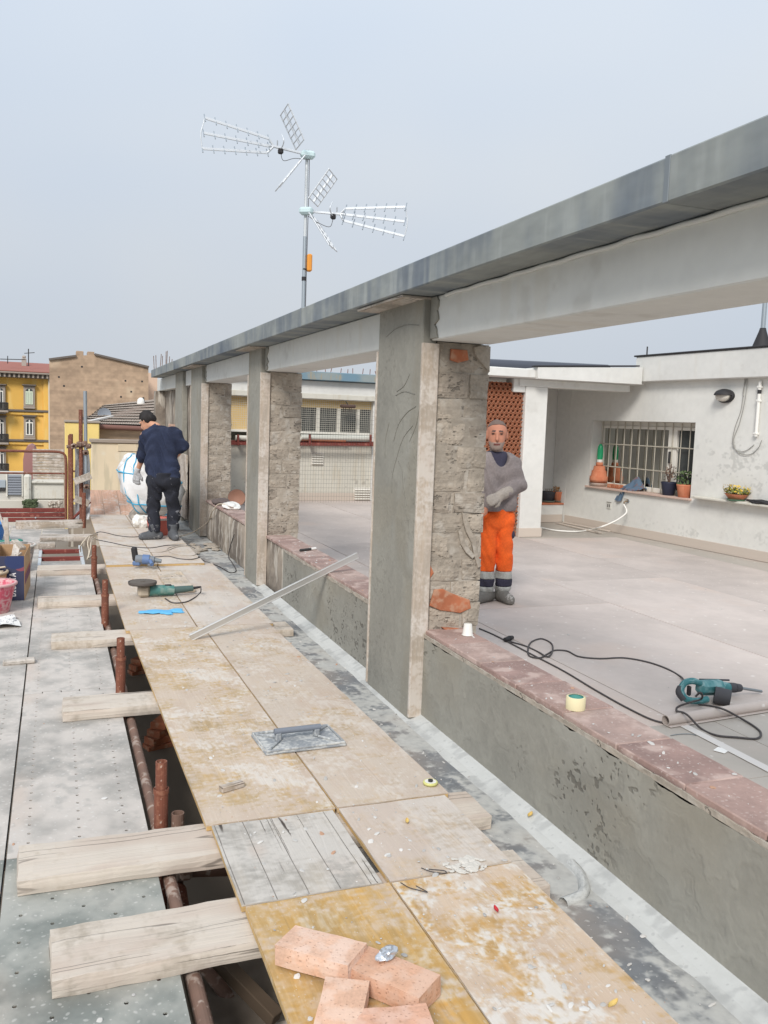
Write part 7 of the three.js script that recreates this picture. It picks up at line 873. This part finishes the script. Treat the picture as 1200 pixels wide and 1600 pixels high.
{ // worker in orange trousers facing the viewer, half behind the column
  const z0 = -7.17, J = (px, py, dz = 0) => onZ(px, py, z0 + dz);
  const head = J(776, 681, 0.0), neck = J(776, 708, -0.02), shR = J(801, 727, -0.02), shL = J(749, 725, -0.02), chest = J(775, 740, -0.01), waist = J(776, 780, 0), pel = J(775, 806, 0), hipR = J(787, 812, 0), hipL = J(763, 812, 0), knR = J(788, 866, 0.03), knL = J(762, 864, 0.0), anR = J(784, 925, 0.0), anL = J(761, 917, -0.02), elR = J(812, 757, 0.03), wrR = J(781, 775, 0.2), elL = J(733, 762, 0), wrL = J(738, 792, 0.12);
  const fy = YT + 0.002; const t = thing('person', 'person in grey sweater and orange work trousers standing behind the wide column', 'person', [pel.x, fy, z0]), Lo = (v) => v.clone().sub(t.position), A = {}; Object.entries({ head, neck, shR, shL, chest, waist, pel, hipR, hipL, knR, knL, anR, anL, elR, wrR, elL, wrL }).forEach(([k, v]) => A[k] = Lo(v)); A.anR.y = A.anL.y = 0.12;
  const face = V3(-0.42, 0.0, 0.9), HS = 1.17, H = headPrims(A.head, face, V3(0, 1, 0), HS), skin = lin(180, 122, 98), grey = lin(150, 132, 122), dark = lin(78, 56, 48), lip = lin(112, 62, 56);
  const col = (x, y, z) => { const d = V3(x, y, z).sub(A.head); if (d.length() > 0.2) return skin; const a = d.dot(H.f) / HS, b = d.dot(H.u) / HS, c = d.dot(H.r) / HS; if (a > 0.06 && Math.abs(b - 0.036) < 0.008 && Math.abs(c) > 0.012 && Math.abs(c) < 0.045) return dark; if (a > 0.062 && Math.hypot((b - 0.016) * 1.6, Math.abs(c) - 0.032) < 0.011) return dark; if (a > 0.07 && Math.abs(b + 0.066) < 0.009 && Math.abs(c) < 0.024) return lip; if (a > -0.02 && b < -0.048 + 0.05 * Math.max(0, Math.abs(c) - 0.03) && b > -0.14) return grey; return skin; };
  const hd = V3(-0.86, -0.25, 0.42), hR = handPrims(A.wrR, hd, V3(-0.2, -0.5, -0.8), 1, 0.35), hL = handPrims(A.wrL, V3(0.7, -0.3, 0.5), V3(0, -0.2, -1), 1, 0.4);
  const body = [...H.prims.slice(0, 7), { ...H.prims[7] }, { c: H.P(0.096, 0.016, 0.034), r: [0.017, 0.009, 0.012], q: H.q, minus: true }, { c: H.P(0.096, 0.016, -0.034), r: [0.017, 0.009, 0.012], q: H.q, minus: true }, [A.neck, A.head.clone().add(V3(0, -0.05, -0.02)), 0.06, 0.058], [A.neck, A.chest, 0.06, 0.085], [A.chest, A.waist, 0.085, 0.085], [A.waist, A.pel, 0.085, 0.08], [A.shL, A.shR, 0.05, 0.05], [A.shR, A.elR, 0.045, 0.04], [A.elR, A.wrR, 0.042, 0.03], [A.shL, A.elL, 0.045, 0.04], [A.elL, A.wrL, 0.042, 0.03], [A.hipL, A.knL, 0.07, 0.05], [A.knL, A.anL, 0.05, 0.035], [A.hipR, A.knR, 0.07, 0.05], [A.knR, A.anR, 0.05, 0.035], ...hR, ...hL];
  part('body', blob(body, 0.018, 0.0085, { colour: col }), vcol(), t);
  part('hair', blob([{ c: H.P(-0.012, 0.034, 0), r: [0.077 * HS, 0.0935 * HS, 0.0975 * HS], q: H.q }, { c: H.P(-0.045, 0.0, 0), r: [0.077 * HS, 0.07 * HS, 0.065 * HS], q: H.q }], 0.02, 0.0065, { wob: 0.003, cut: (x, y, z) => { const d = V3(x, y, z).sub(A.head), a = d.dot(H.f), b = d.dot(H.u); return Math.max(a - (0.075 + 0.1 * (b - 0.1)), -(b - 0.062 * HS + (a < -0.005 ? 0.09 : 0) - 0.45 * Math.max(0, a))); } }), flat(108, 92, 84, 0.95), t);
  const knit = clothTex([142, 132, 130], 741), orange = clothTex([250, 104, 32], 751), navy = clothTex([58, 56, 74], 761), silver = clothTex([196, 196, 190], 771, [150, 148, 140], 0.5);
  const m1 = A.elR.clone().lerp(A.wrR, 0.75), m2 = A.elL.clone().lerp(A.wrL, 0.75);
  part('sweater', blob([[A.shL, A.shR, 0.074, 0.074], [A.shL.clone().lerp(A.shR, 0.25), A.waist.clone().add(V3(-0.075, -0.02, 0)), 0.125, 0.122], [A.shL.clone().lerp(A.shR, 0.75), A.waist.clone().add(V3(0.075, -0.02, 0)), 0.125, 0.122], [A.waist.clone().add(V3(-0.06, 0, 0)), A.pel.clone().add(V3(-0.06, 0.08, 0)), 0.12, 0.115], [A.waist.clone().add(V3(0.06, 0, 0)), A.pel.clone().add(V3(0.06, 0.08, 0)), 0.12, 0.115], [A.neck, A.chest, 0.075, 0.1], [A.shR, A.elR, 0.074, 0.06], [A.elR, m1, 0.06, 0.05], [A.shL, A.elL, 0.074, 0.06], [A.elL, m2, 0.06, 0.05]], 0.045, 0.0105, { wob: 0.008, seed: 11, cut: (x, y, z) => { const dx = x - A.neck.x, dy = y - A.neck.y, dz = z - A.neck.z, v = 0.085 - Math.hypot(dx, dy < 0 ? dy * 0.72 : dy); return Math.max(A.pel.y + 0.05 - y, dy - 0.012, dz > 0 ? Math.min(v, 0.2) : -1); } }), knit, t);
  part('undershirt', blob([[A.neck.clone().add(V3(0, -0.02, -0.01)), A.chest, 0.082, 0.115], [A.neck.clone().add(V3(-0.04, -0.05, 0)), A.neck.clone().add(V3(0.04, -0.05, 0)), 0.075, 0.075]], 0.04, 0.008, { cut: (x, y, z) => y - A.neck.y - 0.018 }), navy, t);
  const legs = [[A.hipL, A.hipR, 0.108, 0.108], [A.pel, A.pel.clone().add(V3(0, 0.06, 0)), 0.118, 0.115], [A.hipL, A.knL, 0.09, 0.077], [A.knL, A.anL.clone().add(V3(-0.01, 0.02, 0)), 0.077, 0.076], [A.hipR, A.knR, 0.09, 0.079], [A.knR, A.anR.clone().add(V3(0.01, 0.02, 0)), 0.079, 0.079]];
  const hem = (y) => Lo(J(785, y)).y, bands = [[A.pel.y + 0.1, hem(891), orange, 'trousers'], [hem(891), hem(903), silver, 'reflective_band'], [hem(903), hem(915), navy, 'trouser_band'], [hem(915), 0.075, silver, 'reflective_band']];
  bands.forEach(([yt, yb, m, n], i) => part(n, blob(legs, 0.012, 0.009, { wob: 0.008, seed: 13, cut: (x, y) => Math.max(yb - y, y - yt) }), m, t));
  part('pocket_flap', blob([{ c: A.hipR.clone().lerp(A.knR, 0.42).add(V3(0.066, 0.0, 0.03)), r: [0.026, 0.042, 0.042] }], 0.01, 0.006), navy, t);
  const shoeM = clothTex([128, 124, 118], 781, [196, 192, 186], 0.6), shoe = (an, d) => { const f = d.clone().normalize(), b = an.clone(); return blob([[b.clone().addScaledVector(f, -0.06).setY(0.05), b.clone().addScaledVector(f, 0.15).setY(0.04), 0.05, 0.046], [b.clone().setY(0.06), an.clone().setY(0.14), 0.055, 0.055], [b.clone().addScaledVector(f, 0.02).setY(0.075), b.clone().addScaledVector(f, 0.12).setY(0.05), 0.05, 0.044]], 0.03, 0.008, { cut: (x, y) => Math.max(0.002 - y, y - 0.16) }); };
  part('boot', shoe(A.anR, V3(0.05, 0, 1)), shoeM, t); part('boot', shoe(A.anL, V3(-0.9, 0, 0.45)), shoeM, t);
  part('gauntlet', blob([[A.elR.clone().lerp(A.wrR, 0.62), A.wrR, 0.056, 0.047], ...handPrims(A.wrR, hd, V3(-0.2, -0.5, -0.8), 1.06, 0.35).map(([a, b, r1, r2]) => [a, b, r1 + 0.006, r2 + 0.005])], 0.014, 0.0065), clothTex([168, 158, 148], 791), t);
}
// ------------------------------------------------------------------ finish
scene.traverse((o) => { if (o.isMesh) { o.castShadow = true; o.receiveShadow = true; } });
renderer.render(scene, camera);
